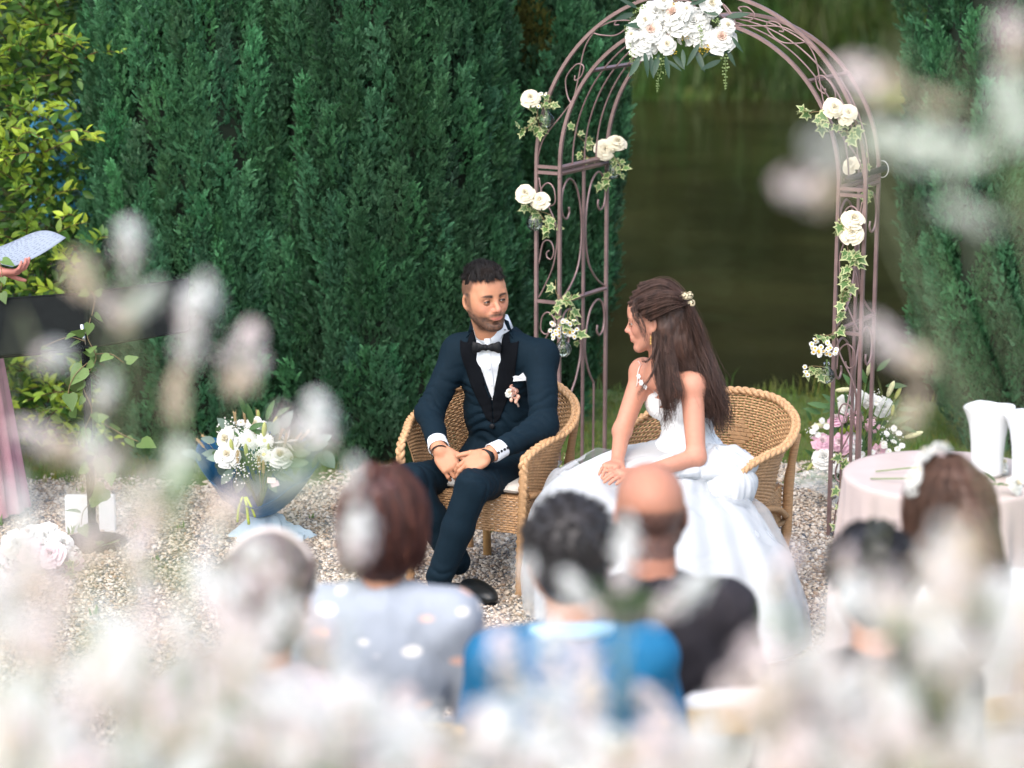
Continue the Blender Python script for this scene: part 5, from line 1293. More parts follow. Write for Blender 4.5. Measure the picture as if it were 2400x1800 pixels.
# pocket square and buttonhole flower on his left breast
pc = project(jme, TT, [(-.098, TL * .63)], .007)[0]; root = groom
v = [pc + TT[:3, :3] @ np.array(q) for q in ((-.036, 0, 0), (.020, .002, -.004), (.026, .004, .012), (.004, .006, .018), (-.010, .008, .017), (-.030, .006, .032), (-.038, .003, .026))]
o = link('pocket_square', mesh('pocket_square', v, [(0, 1, 2, 3), (0, 3, 4), (0, 4, 5, 6)], False, shirt_m), groom, world=True); md = o.modifiers.new('thick', 'SOLIDIFY'); md.thickness = .004
bo = project(jme, TT, [(-.083, TL * .54)], .014)[0]
def gpart(meshes, name, x, z, s_, y=0.): return flower(groom, meshes, name, Vector(bo + TT[:3, :3] @ np.array((x, y, z))), s_, Vector(TF) + Vector((0, 0, .3)), .3)
gpart(WROSES, 'buttonhole_rose', .012, .004, .040); 
DRY = [hydr_mesh(7, M('dried_blush', (.62, .34, .26), .8, .2, 60), 26)]
for x, z, s_ in ((-.008, .008, .034), (-.012, -.012, .03), (.0, .020, .034), (-.004, -.004, .03)): gpart(DRY, 'dried_flower', x, z, s_, .004)
for x, z in ((-.016, -.022), (.006, -.024), (-.022, -.012), (-.012, -.030)):
    b = MB(); b.ball((0, 0, 0), (.007, .007, .009), 8, 6); o = link('berry', b.mesh('berry', M('berry_peach', (.66, .40, .30), .6, .1, 60)), groom); o.location = Vector(bo + TT[:3, :3] @ np.array((x, .008, z))) - groom.location
b = MB(); b.tube([bo + TT[:3, :3] @ np.array((-.006, 0, -.02)), bo + TT[:3, :3] @ np.array((-.020, 0, -.052))], .004, 6); link('flower_stems', b.mesh('flower_stems', M('stem_wrap', (.55, .42, .36), .8, .1, 40)), groom, world=True)
# trousers
F = Field((-.52, 8.25, .0), (.42, 9.3, .66), .005)
F.ell(tl(0, -.01, TL * .02), (.16, .128, .115), TT[:3, :3], .03)
for h_, k_, a_, r1 in ((HpR, KnR, AnR, .076), (HpL, KnL, AnL, .078)):
    F.chain([tuple(h_), tuple(k_)], [r1 + .006, .062], .035)
    a2 = a_ + (a_ - k_).normalized() * -.03
    F.chain([tuple(k_), tuple(k_ + (a2 - k_) * .45), tuple(a2)], [.062, .058, .050], .02)
td = creases([(KnR, KnR - HpR, .11), (KnL, KnL - HpL, .11), (HpL, KnL - HpL, .13), (HpR, KnR - HpR, .13), (AnL, AnL - KnL, .09), (AnR, AnR - KnR, .09)], .013, 60)
link('trousers', body_mesh('trousers', F, None, suit_m, 1, td), groom, world=True)
def shoe(root, an, toe, name='shoe'):
    d = (toe - an); d.z = 0; d.normalize(); g0 = Vector((an.x, an.y, 0)); T = frame4(np.array(g0), d); A = lambda *p: T[:3, :3] @ np.array(p) + T[:3, 3]
    lo = np.minimum(A(-.1, -.12, -.01), A(.1, .28, .16)); F = Field(np.minimum(lo, A(.1, -.12, -.01)) - .12, np.maximum(A(.1, .28, .16), A(-.1, .28, .16)) + .12, .004)
    F.ell(A(0, .0, .05), (.036, .062, .052), T[:3, :3], .02); F.ell(A(0, .12, .036), (.046, .11, .036), T[:3, :3], .03); F.ell(A(0, .19, .028), (.036, .055, .026), T[:3, :3], .02); F.cone(A(0, -.01, .05), A(0, -.02, .11), .036, .038, .02)
    F.plane(A(0, 0, .004), (0, 0, -1)); o = link(name, body_mesh(name, F, None, shoe_m, 1), root, world=True)
    b = MB(); v, f = lathe([(.001, 0), (1, 0), (1, 1), (.001, 1)], 26); v = v * (.046, .155, .014); v[:, 1] += .09; b.add(xf(v, T), f); link('sole', mesh('sole', np.concatenate(b.v), b.f, False, satin_m), root, world=True); return o
shoe(groom, AnR, on(1150, 1402, .03)); shoe(groom, AnL, on(985, 1440, .03))
# hair: cropped sides, longer top combed forward
HM = hair_m('dark_hair', (.016, .013, .012))
A = lambda *p: GH[:3, :3] @ (np.array(p) * HS) + GH[:3, 3]
F = Field(GH[:3, 3] - .17, GH[:3, 3] + .17, .003); F.ell(A(0, -.012, .060), np.array((.0685, .090, .073)) * HS, GH[:3, :3], .01); F.ell(A(0, .040, .097), np.array((.050, .042, .036)) * HS, GH[:3, :3], .02)
F.plane(A(0, .066, .080), GH[:3, :3] @ np.array((0, .62, -.78)), .006); F.plane(A(0, -.05, .045), GH[:3, :3] @ np.array((0, -.2, -1)), .006)
link('hair', body_mesh('hair', F, None, M('hair_cap', (.014, .011, .010), .95, .3, 60, spec=.05), 1, lambda v: .0035 * vnoise(v, 80, 3)), groom, world=True)
gs = []; g_ = np.random.default_rng(9)
for i in range(420):
    x = g_.uniform(-.064, .064); y = g_.uniform(-.088, .078); q = 1 - (x / .072) ** 2 - ((y + .008) / .096) ** 2
    if q < .04 or (y > .05 and abs(x) > .058 - .5 * (y - .05)): continue
    zz = .062 + .071 * math.sqrt(q) + .010 * math.exp(-((y - .04) / .04) ** 2); L = .024 + .016 * (y > .02) * g_.random(); dx = g_.normal(.014, .009)
    e = np.array((x + dx, y + L, 0)); q2 = max(.0, 1 - (e[0] / .075) ** 2 - ((e[1] + .010) / .104) ** 2); ez = .062 + .069 * math.sqrt(q2) - (.010 * g_.random() if y > .045 else 0)
    gs.append([A(x, y, zz - .005), A(x + dx * .5, y + L * .5, (zz + ez) / 2 + .006), A(e[0], e[1], max(ez, .070 + .008 * g_.random()))])
gs2 = [[p + np.array((0, 0, .004 + .004 * g_.random())) for p in q] for q in gs if g_.random() < .5]; gs += gs2
strands(gs, 10, .00065, HM, 'hair_strands', groom, .009, 5, 7, 0, .3)
# ================================================================== bride
lace_m = M('lace', (.84, .86, .86), .85, .08, 240, bump=.35, bs=260)
tulle_m = M('tulle_skirt', (.64, .67, .69), .9, .03, 8, bump=.12, bs=40, trans=.15)
veil_m = M('tulle_layer', (.66, .69, .71), .9, .03, 8, trans=.3, alpha=.35)
bskin = (.52, .245, .165); bhairc = (.030, .016, .013)
bride = thing('person', 'woman with long brown hair in a white lace and tulle dress, seated', 'person', (BC.x, BC.y, 0), 0)
bHip = at(1612, 1085, 8.62); bNk = at(1548, 868, 8.55)
bShL = at(1622, 905, 8.42); bShR = at(1508, 872, 8.66)
bElL = at(1632, 1072, 8.32); bWrL = at(1492, 1113, 8.19)
bElR = at(1458, 1010, 8.55); bWrR = at(1446, 1088, 8.36)
bTF = np.array((-.72, -.69, 0)); bTF /= np.linalg.norm(bTF)
bup = (bNk - bHip).normalized(); BT = frame4(np.array(bHip), bTF, bup); bTL = (bNk - bHip).length
BH = frame4(np.array(at(1530, 752, 8.52)), (-.965, .20, -.13), (.10, .02, 1))
bs = .93
def bl(x, y, z): return BT[:3, :3] @ np.array((x, y, z)) + BT[:3, 3]
def btorso(F, g, k=.03):
    Rm = BT[:3, :3]
    F.ell(bl(0, -.01, bTL * .72), (.118 + g, .082 + g, .125 + g), Rm, k); F.ell(bl(0, -.005, bTL * .42), (.105 + g, .080 + g, .13 + g), Rm, k); F.ell(bl(0, -.01, bTL * .05), (.15 + g, .115 + g, .11 + g), Rm, k)
    for sg in (-1, 1): F.ell(bl(sg * .062, .065, bTL * .60), (.058 + g, .052 + g, .060 + g), Rm, .025)
F = Field((.22, 8.05, .34), (.90, 8.85, 1.22), .003)
btorso(F, 0)
F.cone(tuple(bShR), tuple(bShL), .040, .040, .05)
for s_ in (bShR, bShL): F.cone(tuple(bNk - bup * .02), tuple(s_), .042, .040, .04)
for s_, e_, w_ in ((bShR, bElR, bWrR), (bShL, bElL, bWrL)): F.chain([tuple(s_), tuple(e_), tuple(w_)], [.043, .033, .022], .022); F.ell(s_, (.046,) * 3, None, .02)
F.cone(tuple(bNk - bup * .03), BH[:3, 3] + BH[:3, :3] @ np.array((0, -.025, -.05)), .050, .046, .03)
head_prims(F, BH, bs, True)
hand(F, bWrL, np.array(at(1400, 1112, 8.06) - bWrL), (-.2, -.45, .85), 1, [(.25, .35, .2)] * 4, .86, (.55, .2, .5), .03)
hand(F, bWrR, np.array(at(1398, 1108, 8.16) - bWrR), (-.2, -.55, .8), -1, [(.25, .35, .2)] * 4, .86, (.5, .2, .5), .03)
bcol = lambda v: head_cols(v, BH, bs, bskin, bhairc, lips=(.62, .07, .09), brow=.8, fem=True)
link('body', body_mesh('body', F, bcol, SKIN), bride, world=True)
eyes(bride, BH, bs, (-.1, 1, -.05), skin=bskin)
# bodice: white lace with a deep neckline, thin sheer straps with small lace flowers
F = Field((.22, 8.05, .34), (.95, 8.9, 1.10), .0035)
btorso(F, .004)
sl, g = F._box(F.lo, F.lo + F.h * F.n); q = [(g[0] - BT[0, 3]) * BT[0, i] + (g[1] - BT[1, 3]) * BT[1, i] + (g[2] - BT[2, 3]) * BT[2, i] for i in range(3)]
edge = (.008 * np.sin(q[2] * 190) + .006 * np.sin(q[2] * 330 + 1)).astype(np.float32)
topz = bTL * .70 + .05 * np.clip(np.abs(q[0]) / .09, 0, 1) - .10 * (q[1] < -.01)
F._put(sl, -(q[2] - topz.astype(np.float32) + edge), .004, 'sub') if False else F._put(sl, (topz - q[2] + edge).astype(np.float32), .004, 'sub')
wv_ = np.interp(((q[2] - bTL * .40) / (bTL * .36)).ravel(), [0, .3, .5, 1], [-.04, -.016, .020, .050]).reshape(q[2].shape)
F._put(sl, np.maximum(np.abs(q[0]) - wv_ + edge, -q[1]).astype(np.float32), .004, 'sub')
F.plane(bl(0, 0, bTL * .06), -BT[:3, 2])
bod = body_mesh('bodice', F, None, lace_m, 1, lambda v: .0022 * np.abs(vnoise(v, 95, 3)) + .001 * vnoise(v, 240, 1)); link('bodice', bod, bride, world=True)
def lace_flower(p, n, s_):
    b = MB(); q = np.array(look(n))
    for i in range(6):
        a = i * PI / 3; d = np.array((math.cos(a), math.sin(a), 0)); sd = np.array((-d[1], d[0], 0))
        b.add(xf(np.array([(0, 0, .002), d * .55 + sd * .3, d * 1.0 + (0, 0, .001), d * .55 - sd * .3]) * (s_, s_, 1), q), [(0, 1, 2, 3)])
    o = link('lace_flower', b.mesh('lace_flower', lace_m), bride); o.location = Vector(p) - bride.location
bsk = [c for c in bride.children if c.name.split('.')[0] == 'body'][0].data
def bproj(x, z, off=.005): return project(bsk, BT, [(x, z)], off)[0]
for x, z, s_ in ((-.088, .97, .012), (-.090, .90, .011), (-.080, .93, .009), (-.082, .84, .014), (-.07, .80, .013), (.082, .88, .012), (.075, .82, .014), (.066, .78, .013), (-.055, .74, .014), (-.04, .66, .013), (.045, .70, .014), (.03, .60, .013), (.018, .52, .012), (-.02, .54, .012), (-.098, .86, .012)):
    lace_flower(bproj(x, bTL * z), bTF, s_)
for sg in (-1, 1):
    pts = project(bsk, BT, [(sg * (.092 - .004 * t), bTL * (.78 + .24 * t)) for t in np.linspace(0, 1, 8)], .003)
    link('strap', MB().tube(pts, .0022, 6).mesh('strap', M('sheer_strap', (.75, .6, .54), .8, .05, 40)), bride, world=True)
b = MB()                                                                  # buttons of lace down the side omitted: plain waistband
ring_ = [bl(.128 * math.sin(a), .100 * math.cos(a) - .008, bTL * .12) for a in np.linspace(0, 2 * PI, 40)[:-1]]
link('waistband', b.tube(ring_, .009, 8, closed=True).mesh('waistband', lace_m), bride, world=True)
# skirt: over the lap, then falling to the gravel in a wide bell
LF = np.array((-.74, -.67)); LF /= np.linalg.norm(LF); LS = np.array((-LF[1], LF[0]))
wc_ = bl(0, 0, bTL * .10)
wc_ = bl(0, 0, bTL * .16)
def skirt(u, v, g=0., amp=1.):
    a = 2 * PI * u; ca, sa = math.cos(a), math.sin(a); fw = max(0, ca); d = LF * ca + LS * sa
    knee = .13 + .36 * fw ** 1.2 + .07 * (1 - abs(ca)); hem = .34 - .20 * max(0, d[0]) ** 1.5 + .54 * max(0, -.985 * d[1] + .17 * d[0]) ** (1.5 if d[0] < 0 else 1.5 + 2.0 * d[0]) + .19 * max(0, -d[0] - .15 * d[1]) ** 1.3
    if v < .38:
        t = v / .38; r = .085 + (knee - .085) * t ** .9; z = wc_[2] - .02 * t - (.045 + .06 * (1 - fw)) * t ** 1.6 + .035 * math.sin(PI * t) * (.4 + .6 * (1 - fw))
    else:
        t = (v - .38) / .62; z1 = wc_[2] - .065 - .06 * (1 - fw); r = knee + (hem - knee) * (1 - (1 - t) ** 1.7) ; z = z1 * (1 - t ** 1.35) + .006
        r += .040 * math.sin(PI * min(1, t * 1.4)) * (1 - t)
    fold = amp * (.013 * math.sin(a * 17 + 2 * math.sin(a * 3)) + .009 * math.sin(a * 31 + v * 3) + .012 * math.sin(a * 7 + v * 5)) * min(1, v * 1.3)
    r += fold + g * (1 - .7 * max(0, d[0])); c = np.array((wc_[0], wc_[1])) + LF * (.03 - .02 * v)
    return (c[0] + d[0] * r, c[1] + d[1] * r, max(z + g * .6 + .3 * fold, .006))
v, f = grid(300, 70, lambda u, w_: skirt(u, w_), closed_u=True)
v += (vnoise(v, 9, 2) * .010)[:, None] * np.array((1, 1, .5)) * np.clip(v[:, 2:] / .2, 0, 1); v[:, 2] = np.maximum(v[:, 2], .006)
link('skirt', mesh('skirt', v, f, True, tulle_m), bride, world=True)
v, f = grid(240, 50, lambda u, w_: skirt(u + .013, .30 + .70 * w_, .022 + .012 * w_, 1.6), closed_u=True)
v += (vnoise(v, 11, 6) * .014)[:, None] * np.clip(v[:, 2:] / .15, 0, 1); v[:, 2] = np.maximum(v[:, 2], .012)
link('tulle_overskirt', mesh('tulle_overskirt', v, f, True, veil_m), bride, world=True)
# puffs of tulle gathered at the hip beside the chair arm and at the wrists
for c_, rx, ry, rz_, az in ((at(1672, 1092, 8.42), .165, .12, .070, .35), (at(1600, 1096, 8.36), .13, .09, .045, .2), (at(1705, 1140, 8.38), .115, .10, .095, .9)):
    def puff(u, w_):
        a = 2 * PI * u; th = (w_ - .5) * PI * .999; pl = 1 + (.028 * math.sin(a * 13 + 2 * math.sin(a * 2) + w_ * 5) + .022 * math.sin(a * 23 + w_ * 3)) * math.cos(th) ** .5
        x, y, z = rx * math.cos(th) * math.cos(a) * pl, ry * math.cos(th) * math.sin(a) * pl, rz_ * math.sin(th) * (1 + .06 * math.sin(a * 9))
        return (c_.x + x * math.cos(az) - y * math.sin(az), c_.y + x * math.sin(az) + y * math.cos(az), c_.z + z)
    v, f = grid(90, 30, puff, closed_u=True); v += (vnoise(v, 20, 3) * .007 + .004 * np.abs(vnoise(v, 60, 5)))[:, None]; link('tulle_puff', mesh('tulle_puff', v, f, True, tulle_m), bride, world=True)
band(bride, 'bracelet', bWrL + (bElL - bWrL).normalized() * .02, (bWrL - bElL).normalized(), .0245, .002, M('gold', (.7, .45, .15), .3, .1, 60, metal=.9))
# hair
BHM = hair_m('brown_hair', (.060, .030, .021), .7)
A = lambda *p: BH[:3, :3] @ (np.array(p) * bs) + BH[:3, 3]
F = Field(BH[:3, 3] - (.22, .2, .42), BH[:3, 3] + (.30, .2, .2), .004)
F.ell(A(0, -.020, .044), np.array((.084, .104, .088)) * bs, BH[:3, :3], .02); F.ell(A(0, -.075, .050), np.array((.062, .058, .060)) * bs, BH[:3, :3], .03)
F.plane(A(0, .048, .05), BH[:3, :3] @ np.array((0, .80, -.55)), .01); 
F.ell(A(0, .075, -.01), np.array((.06, .07, .085)) * bs, BH[:3, :3], .012, 'sub')
F.ell(A(-.088, -.006, -.022), np.array((.03, .024, .036)) * bs, BH[:3, :3], .006, 'sub')
H_ = lambda x, y, Y: np.array(at(x, y, Y))
F.chain([H_(1588, 740, 8.50), H_(1600, 800, 8.50), H_(1625, 870, 8.50), H_(1655, 950, 8.52)], [.065, .062, .055, .045], .03)
F.chain([H_(1560, 770, 8.46), H_(1568, 840, 8.44)], [.034, .014], .03)
link('hair', body_mesh('hair', F, None, BHM, 1, lambda v: .003 * vnoise(v * (1, 1, .4), 90, 3)), bride, world=True)
Y0 = 8.42; gs = []
clip_ = H_(1612, 712, 8.50)
# swept back from the hairline to the clip
for x0, y0, mx, my, dy in ((1478, 702, 1540, 672, 0), (1484, 690, 1545, 664, .03), (1495, 678, 1555, 660, .06), (1474, 715, 1535, 690, -.03), (1480, 728, 1540, 706, -.05), (1492, 742, 1550, 720, -.06), (1508, 735, 1560, 712, -.07), (1500, 668, 1560, 660, .09), (1520, 750, 1570, 725, -.075), (1512, 700, 1565, 690, -.065), (1500, 720, 1560, 700, -.07)):
    gs.append([H_(x0, y0, 8.50 + dy * .9), H_(mx, my, 8.47 + dy), H_((mx + 1612) / 2 + 6, (my + 712) / 2 - 3, 8.47 + dy * .8), H_(1610, 714, 8.48)])
strands(gs, 60, .0009, BHM, 'swept_hair', bride, .017, 21, 16, .001, .6)
gl = []
# long back hair
for x0, y0, pts in ((1610, 715, [(1625, 760), (1640, 820), (1665, 900), (1690, 980), (1700, 1020)]), (1600, 730, [(1612, 780), (1625, 840), (1650, 910), (1680, 985), (1690, 1025)]), (1590, 740, [(1598, 790), (1612, 850), (1640, 915), (1665, 960), (1680, 1000)]), (1615, 720, [(1636, 770), (1655, 830), (1680, 900), (1698, 960), (1705, 1010)]), (1608, 725, [(1622, 775), (1640, 835), (1672, 905), (1690, 960), (1692, 1015)]), (1595, 750, [(1604, 810), (1618, 860), (1640, 900), (1672, 950), (1684, 990)])):
    for dY in (-.05, .0, .05): gl.append([H_(x0, y0, 8.50 + dY)] + [H_(x, y, 8.50 + dY - .04 * (i > 1) * (i < 4)) for i, (x, y) in enumerate(pts)])
strands(gl, 62, .0010, BHM, 'long_hair', bride, .027, 22, 24, .015, .3)
strands(gl, 7, .00055, BHM, 'flyaway_hair', bride, .052, 27, 24, .022, .3, 3, .003)
gl = []
# locks over the front of the left shoulder
for pts, dY in (([(1545, 735), (1548, 790), (1552, 850), (1558, 920), (1566, 980), (1562, 1015)], -.10), ([(1555, 745), (1560, 800), (1565, 860), (1572, 920), (1575, 960), (1568, 1000)], -.12), ([(1535, 760), (1535, 810), (1540, 870), (1555, 930), (1560, 975), (1548, 1020)], -.11), ([(1565, 750), (1570, 810), (1580, 870), (1590, 915), (1582, 950), (1572, 985)], -.12), ([(1570, 760), (1580, 820), (1600, 870), (1625, 900), (1645, 930)], -.06), ([(1550, 770), (1556, 830), (1562, 890), (1572, 935), (1580, 965)], -.11), ([(1578, 770), (1590, 830), (1612, 880), (1640, 905), (1662, 940)], -.04)):
    n_ = len(pts); gl.append([H_(x, y, 8.50 + dY * min(1, .35 + i * .3) - (.03 * (i > 2))) for i, (x, y) in enumerate(pts)])
strands(gl, 75, .0009, BHM, 'front_locks', bride, .015, 23, 24, .012, .3)
strands(gl, 6, .00055, BHM, 'flyaway_hair', bride, .032, 28, 24, .018, .3, 3, .003)
gl = [[H_(1492, 700, 8.46), H_(1492, 740, 8.42), H_(1506, 780, 8.40), H_(1516, 810, 8.40)], [H_(1486, 705, 8.45), H_(1484, 738, 8.42), H_(1494, 770, 8.40)], [H_(1500, 735, 8.43), H_(1512, 770, 8.41), H_(1518, 815, 8.4)], [H_(1538, 790, 8.42), H_(1530, 830, 8.4), H_(1512, 848, 8.38), H_(1500, 835, 8.36)], [H_(1545, 820, 8.40), H_(1532, 870, 8.36), H_(1510, 905, 8.33), H_(1496, 925, 8.32), H_(1500, 945, 8.32)], [H_(1540, 850, 8.38), H_(1545, 900, 8.34), H_(1530, 930, 8.32)]]
strands(gl, 16, .0007, BHM, 'loose_strands', bride, .006, 24, 18, .004, .3)
HYDC = hydr_mesh(31, M('dried_cream', (.72, .62, .42), .7, .15, 60)); p = at(1612, 696, 8.44)
for i in range(5): flower(bride, DRY if i > 2 else HYDR, 'hair_flower', p + Vector((rng.normal(0, .007), rng.normal(0, .006), rng.normal(0, .010))), .034)
for o in [c for c in bride.children if c.name.startswith('hair_flower')]: o.data = HYDC
b = MB(); e0 = A(-.083, -.002, -.040)
for k in range(3): b.ball(np.array(e0) + (-.002, -.012, -.012 - .010 * k), (.0035, .0035, .005), 8, 5)
b.tube([np.array(e0) + (-.002, -.010, 0), np.array(e0) + (-.002, -.012, -.03)], .0008, 4); link('earring', b.mesh('earring', M('gold', (.7, .45, .15), .3)), bride, world=True)
# ================================================================== guests seen from behind
wood_m = M('folding_chair_wood', (.55, .38, .18), .5, .25, 30)
def folding_chair(label, p, yaw):
    t = thing('folding_chair', label, 'chair', (p[0], p[1], 0), yaw, 'wooden folding chairs of the guests')
    for sg in (-1, 1):
        link('side_frame', MB().tube([(sg * .21, -.26, .86), (sg * .21, .22, 0)], .014, 4, square=True).mesh('side_frame', wood_m, False), t)
        link('leg', MB().tube([(sg * .185, -.24, 0), (sg * .185, .16, .45)], .013, 4, square=True).mesh('leg', wood_m, False), t)
    for i in range(6): link('seat_slat', MB().box((-.18, -.16 + i * .06, .448), (.18, -.11 + i * .06, .463)).mesh('seat_slat', wood_m, False), t)
    for z in (.66, .76, .85): link('back_rail', MB().box((-.2, -.275 + (.86 - z) * .7 - .012, z - .028), (.2, -.275 + (.86 - z) * .7 + .004, z + .028)).mesh('back_rail', wood_m, False), t)
    return t
def guest(label, hx, hy, yaw, hair, hcol, top_m, leg_m, skin=(.50, .25, .155), s=1., fem=False, hz=1.215, wide=1., sleeves=True, hyaw=None, dress=False):
    c = on(hx, hy, hz); q = Matrix.Rotation(yaw, 3, 'Z'); base = Vector((c.x, c.y, 0)) - q @ Vector((0, .04, 0))
    W_ = lambda x, y, z: np.array(base + q @ Vector((x * wide, y, z)))
    dz = hz - 1.215
    t = thing('person', label, 'person', tuple(base), yaw)
    T = frame4(np.array(c), q @ Vector((0, 1, -.06)) if hyaw is None else Matrix.Rotation(hyaw, 3, 'Z') @ Vector((0, 1, -.05)))
    sh = [W_(sg * .158, -.02, 1.005 + dz) for sg in (-1, 1)]; el = [W_(sg * .225, .02, .74 + dz) for sg in (-1, 1)]; wr = [W_(sg * .09, .24, .62) for sg in (-1, 1)]
    hip, nk = W_(0, -.06, .56), W_(0, -.02, 1.095 + dz)
    kn = [W_(sg * .11, .38, .53) for sg in (-1, 1)]; an = [W_(sg * .11, .40, .09) for sg in (-1, 1)]; hj = [W_(sg * .09, -.05, .55) for sg in (-1, 1)]
    lo = np.minimum(np.min(sh + el + wr + kn + an, 0), W_(0, -.25, 0)) - .16; hi = np.max(sh + el + wr + kn, 0) + .16; hi[2] = hz + .2; lo[2] = 0
    Rm = np.array(q)
    def tor(F, g):
        F.ell(W_(0, -.02, .91 + dz), (.165 * wide + g, .105 + g, .17 + g), Rm, .05); F.ell(W_(0, -.03, .68 + dz * .5), (.155 * wide + g, .11 + g, .17 + g), Rm, .05); F.ell(W_(0, -.05, .54), (.175 * wide + g, .13 + g, .10 + g), Rm, .05)
        F.cone(sh[0], sh[1], .055 + g, .055 + g, .05)
    F = Field(lo, hi, .0065); tor(F, -.015)
    for i in (0, 1): F.chain([sh[i], el[i], wr[i]], [.045, .036, .026], .03); F.chain([hj[i], kn[i], an[i]], [.07, .052, .036], .03)
    F.cone(nk - np.array((0, 0, .08)), T[:3, 3] + T[:3, :3] @ np.array((0, -.025, -.05)), .060 if not fem else .05, .055 if not fem else .047, .04); head_prims(F, T, s, fem)
    for i, sg in enumerate((-1, 1)): hand(F, wr[i], np.array(q @ Vector((-sg * .35, .8, -.25))), np.array(q @ Vector((0, .2, .9))), -sg if sg > 0 else 1, [(.4, .5, .3)] * 4, .95 if not fem else .86)
    def cols(v):
        cc = head_cols(v, T, s, skin, hcol, fem=fem, fade=.0 if hair != 'bald' else 0.)
        if hair == 'bald':
            ql = (v - T[:3, 3]) @ T[:3, :3] / s; n = vnoise(ql, 200, 3)
            ln = np.interp(ql[:, 1], [-.12, -.07, .0, .03], [.035, .030, .022, .0]); m = np.clip((ln - ql[:, 2]) / .014, 0, 1) * (ql[:, 1] < .028) * (ql[:, 2] > -.085 + .3 * np.maximum(ql[:, 1], 0)) * np.clip((.081 - np.abs(ql[:, 0])) / .004, 0, 1) * (.75 + .2 * n)
            cc = cc * (1 - m[:, None]) + np.array(hcol) * m[:, None]
        return cc
    link('body', body_mesh('body', F, cols, SKIN), t, world=True)
    eyes(t, T, s, skin=skin)
    # top
    F = Field(lo, hi, .0075); tor(F, .004)
    for i in (0, 1):
        F.cone(nk - np.array((0, 0, .06)), sh[i], .062, .066, .03)
        if sleeves: e2 = el[i] + (wr[i] - el[i]) * .75; F.chain([sh[i], el[i], e2], [.066, .056, .042], .03)
        else: F.cone(sh[i], sh[i] + (el[i] - sh[i]) * .35, .062, .06, .03)
    F.plane(W_(0, 0, .50), (0, 0, -1))
    F.ell(nk + np.array((0, 0, .035)), (.062, .062, .05), None, .01, 'sub')
    link('top', body_mesh('top', F, None, top_m, 1, lambda v: .006 * vnoise(v, 14, 2) + .004 * vnoise(v * (1, 1, .5), 34, 5)), t, world=True)
    F = Field(lo, hi, .009); F.ell(W_(0, -.05, .53), (.18 * wide, .14, .10), Rm, .04)
    for i in (0, 1):
        if dress: F.chain([hj[i], kn[i], an[i] + np.array((0, 0, .12))], [.11, .10, .12], .08)
        else: F.chain([hj[i], kn[i], an[i] + np.array((0, 0, .03))], [.088, .072, .058], .03)
    link('skirt' if dress else 'trousers', body_mesh('legs', F, None, leg_m, 1, lambda v: .005 * vnoise(v, 18, 2)), t, world=True)
    for i in (0, 1): shoe(t, Vector(an[i]), Vector(an[i]) + q @ Vector((0, .2, 0)))
    # hair
    hm = hair_m('hair_' + '_'.join('%02d' % int(k * 99) for k in hcol), hcol, .5)
    A = lambda *p: T[:3, :3] @ (np.array(p) * s) + T[:3, 3]
    if hair != 'bald':
        F = Field(T[:3, 3] - (.2, .2, .5), T[:3, 3] + (.2, .2, .2), .005); E = lambda c_, r_, k=.02, op='add': F.ell(A(*c_), np.array(r_) * s, T[:3, :3], k, op)
        E((0, -.018, .040), (.086, .106, .092))
        gs = []; g_ = np.random.default_rng(int(hx))
        if hair == 'short':
            E((0, -.055, -.02), (.070, .055, .065), .03); E((0, .075, -.035), (.075, .07, .085), .01, 'sub'); [E((x * .088, -.004, -.012), (.022, .026, .036), .008, 'sub') for x in (-1, 1)]
            for i in range(420):
                d = g_.normal(size=3); d[2] = abs(d[2]) * 1.1 - .45; d /= np.linalg.norm(d)
                if d[1] > .55 and d[2] < .3: continue
                p = np.array((0, -.018, .040)) + d * (.086, .106, .092) * .97; e = p + np.array((d[0] * .010 + g_.normal(0, .006), d[1] * .010 - .004, -.016 + .02 * max(0, d[2]))); gs.append([A(*p), A(*((p + e) / 2 + d * .006)), A(*e)])
            strands(gs, 8, .0010, hm, 'hair_strands', t, .008, 3, 6, 0, .4)
        elif hair == 'bob':
            E((0, -.045, -.02), (.082, .080, .088), .03); E((0, -.055, -.070), (.074, .056, .055), .02); E((0, .095, -.03), (.066, .075, .1), .01, 'sub')
            for i in range(300):
                a = g_.uniform(-2.4, 2.4); x, y = math.sin(a), -math.cos(a); gs.append([A(x * .03, y * .03 - .02, .135), A(x * .082, y * .096 - .02, .06), A(x * .086, y * .096 - .03, -.03), A(x * .070, y * .078 - .035, -.108 + .01 * g_.normal())])
            strands(gs, 12, .0013, hm, 'hair_strands', t, .012, 3, 14, .010, .4); strands(gs[::2], 6, .0013, hair_m('auburn_highlight', (.12, .042, .028), .5), 'hair_highlights', t, .014, 8, 14, .012, .4)
        elif hair == 'long':
            E((0, .095, -.03), (.062, .075, .1), .01, 'sub'); F.chain([A(0, -.07, .0), A(0, -.10, -.14), A(0, -.10, -.30)], [.080, .085, .06], .03)
            for i in range(300):
                a = g_.uniform(-2.2, 2.2); x, y = math.sin(a), -math.cos(a); gs.append([A(x * .02, y * .03 - .01, .135), A(x * .088, y * .104 - .02, .06), A(x * .098, y * .10 - .03, -.06), A(x * .105, y * .06 - .07, -.18), A(x * .085, y * .05 - .09, -.33 + .03 * g_.normal())])
            strands(gs, 12, .0012, hm, 'hair_strands', t, .012, 3, 18, .008, .4)
        elif hair == 'bun':
            E((0, -.05, -.03), (.074, .06, .07), .03); E((0, .08, -.03), (.07, .07, .09), .01, 'sub'); E((0, -.12, .03), (.04, .04, .04), .01)
            for i in range(260):
                a = g_.uniform(-2.6, 2.6); x, y = math.sin(a), -math.cos(a); gs.append([A(x * .06, .05 + y * .02, .115 - .02 * abs(x)), A(x * .088, y * .08 - .02, .06), A(x * .06, -.09, .02), A(x * .02, -.13, .035)])
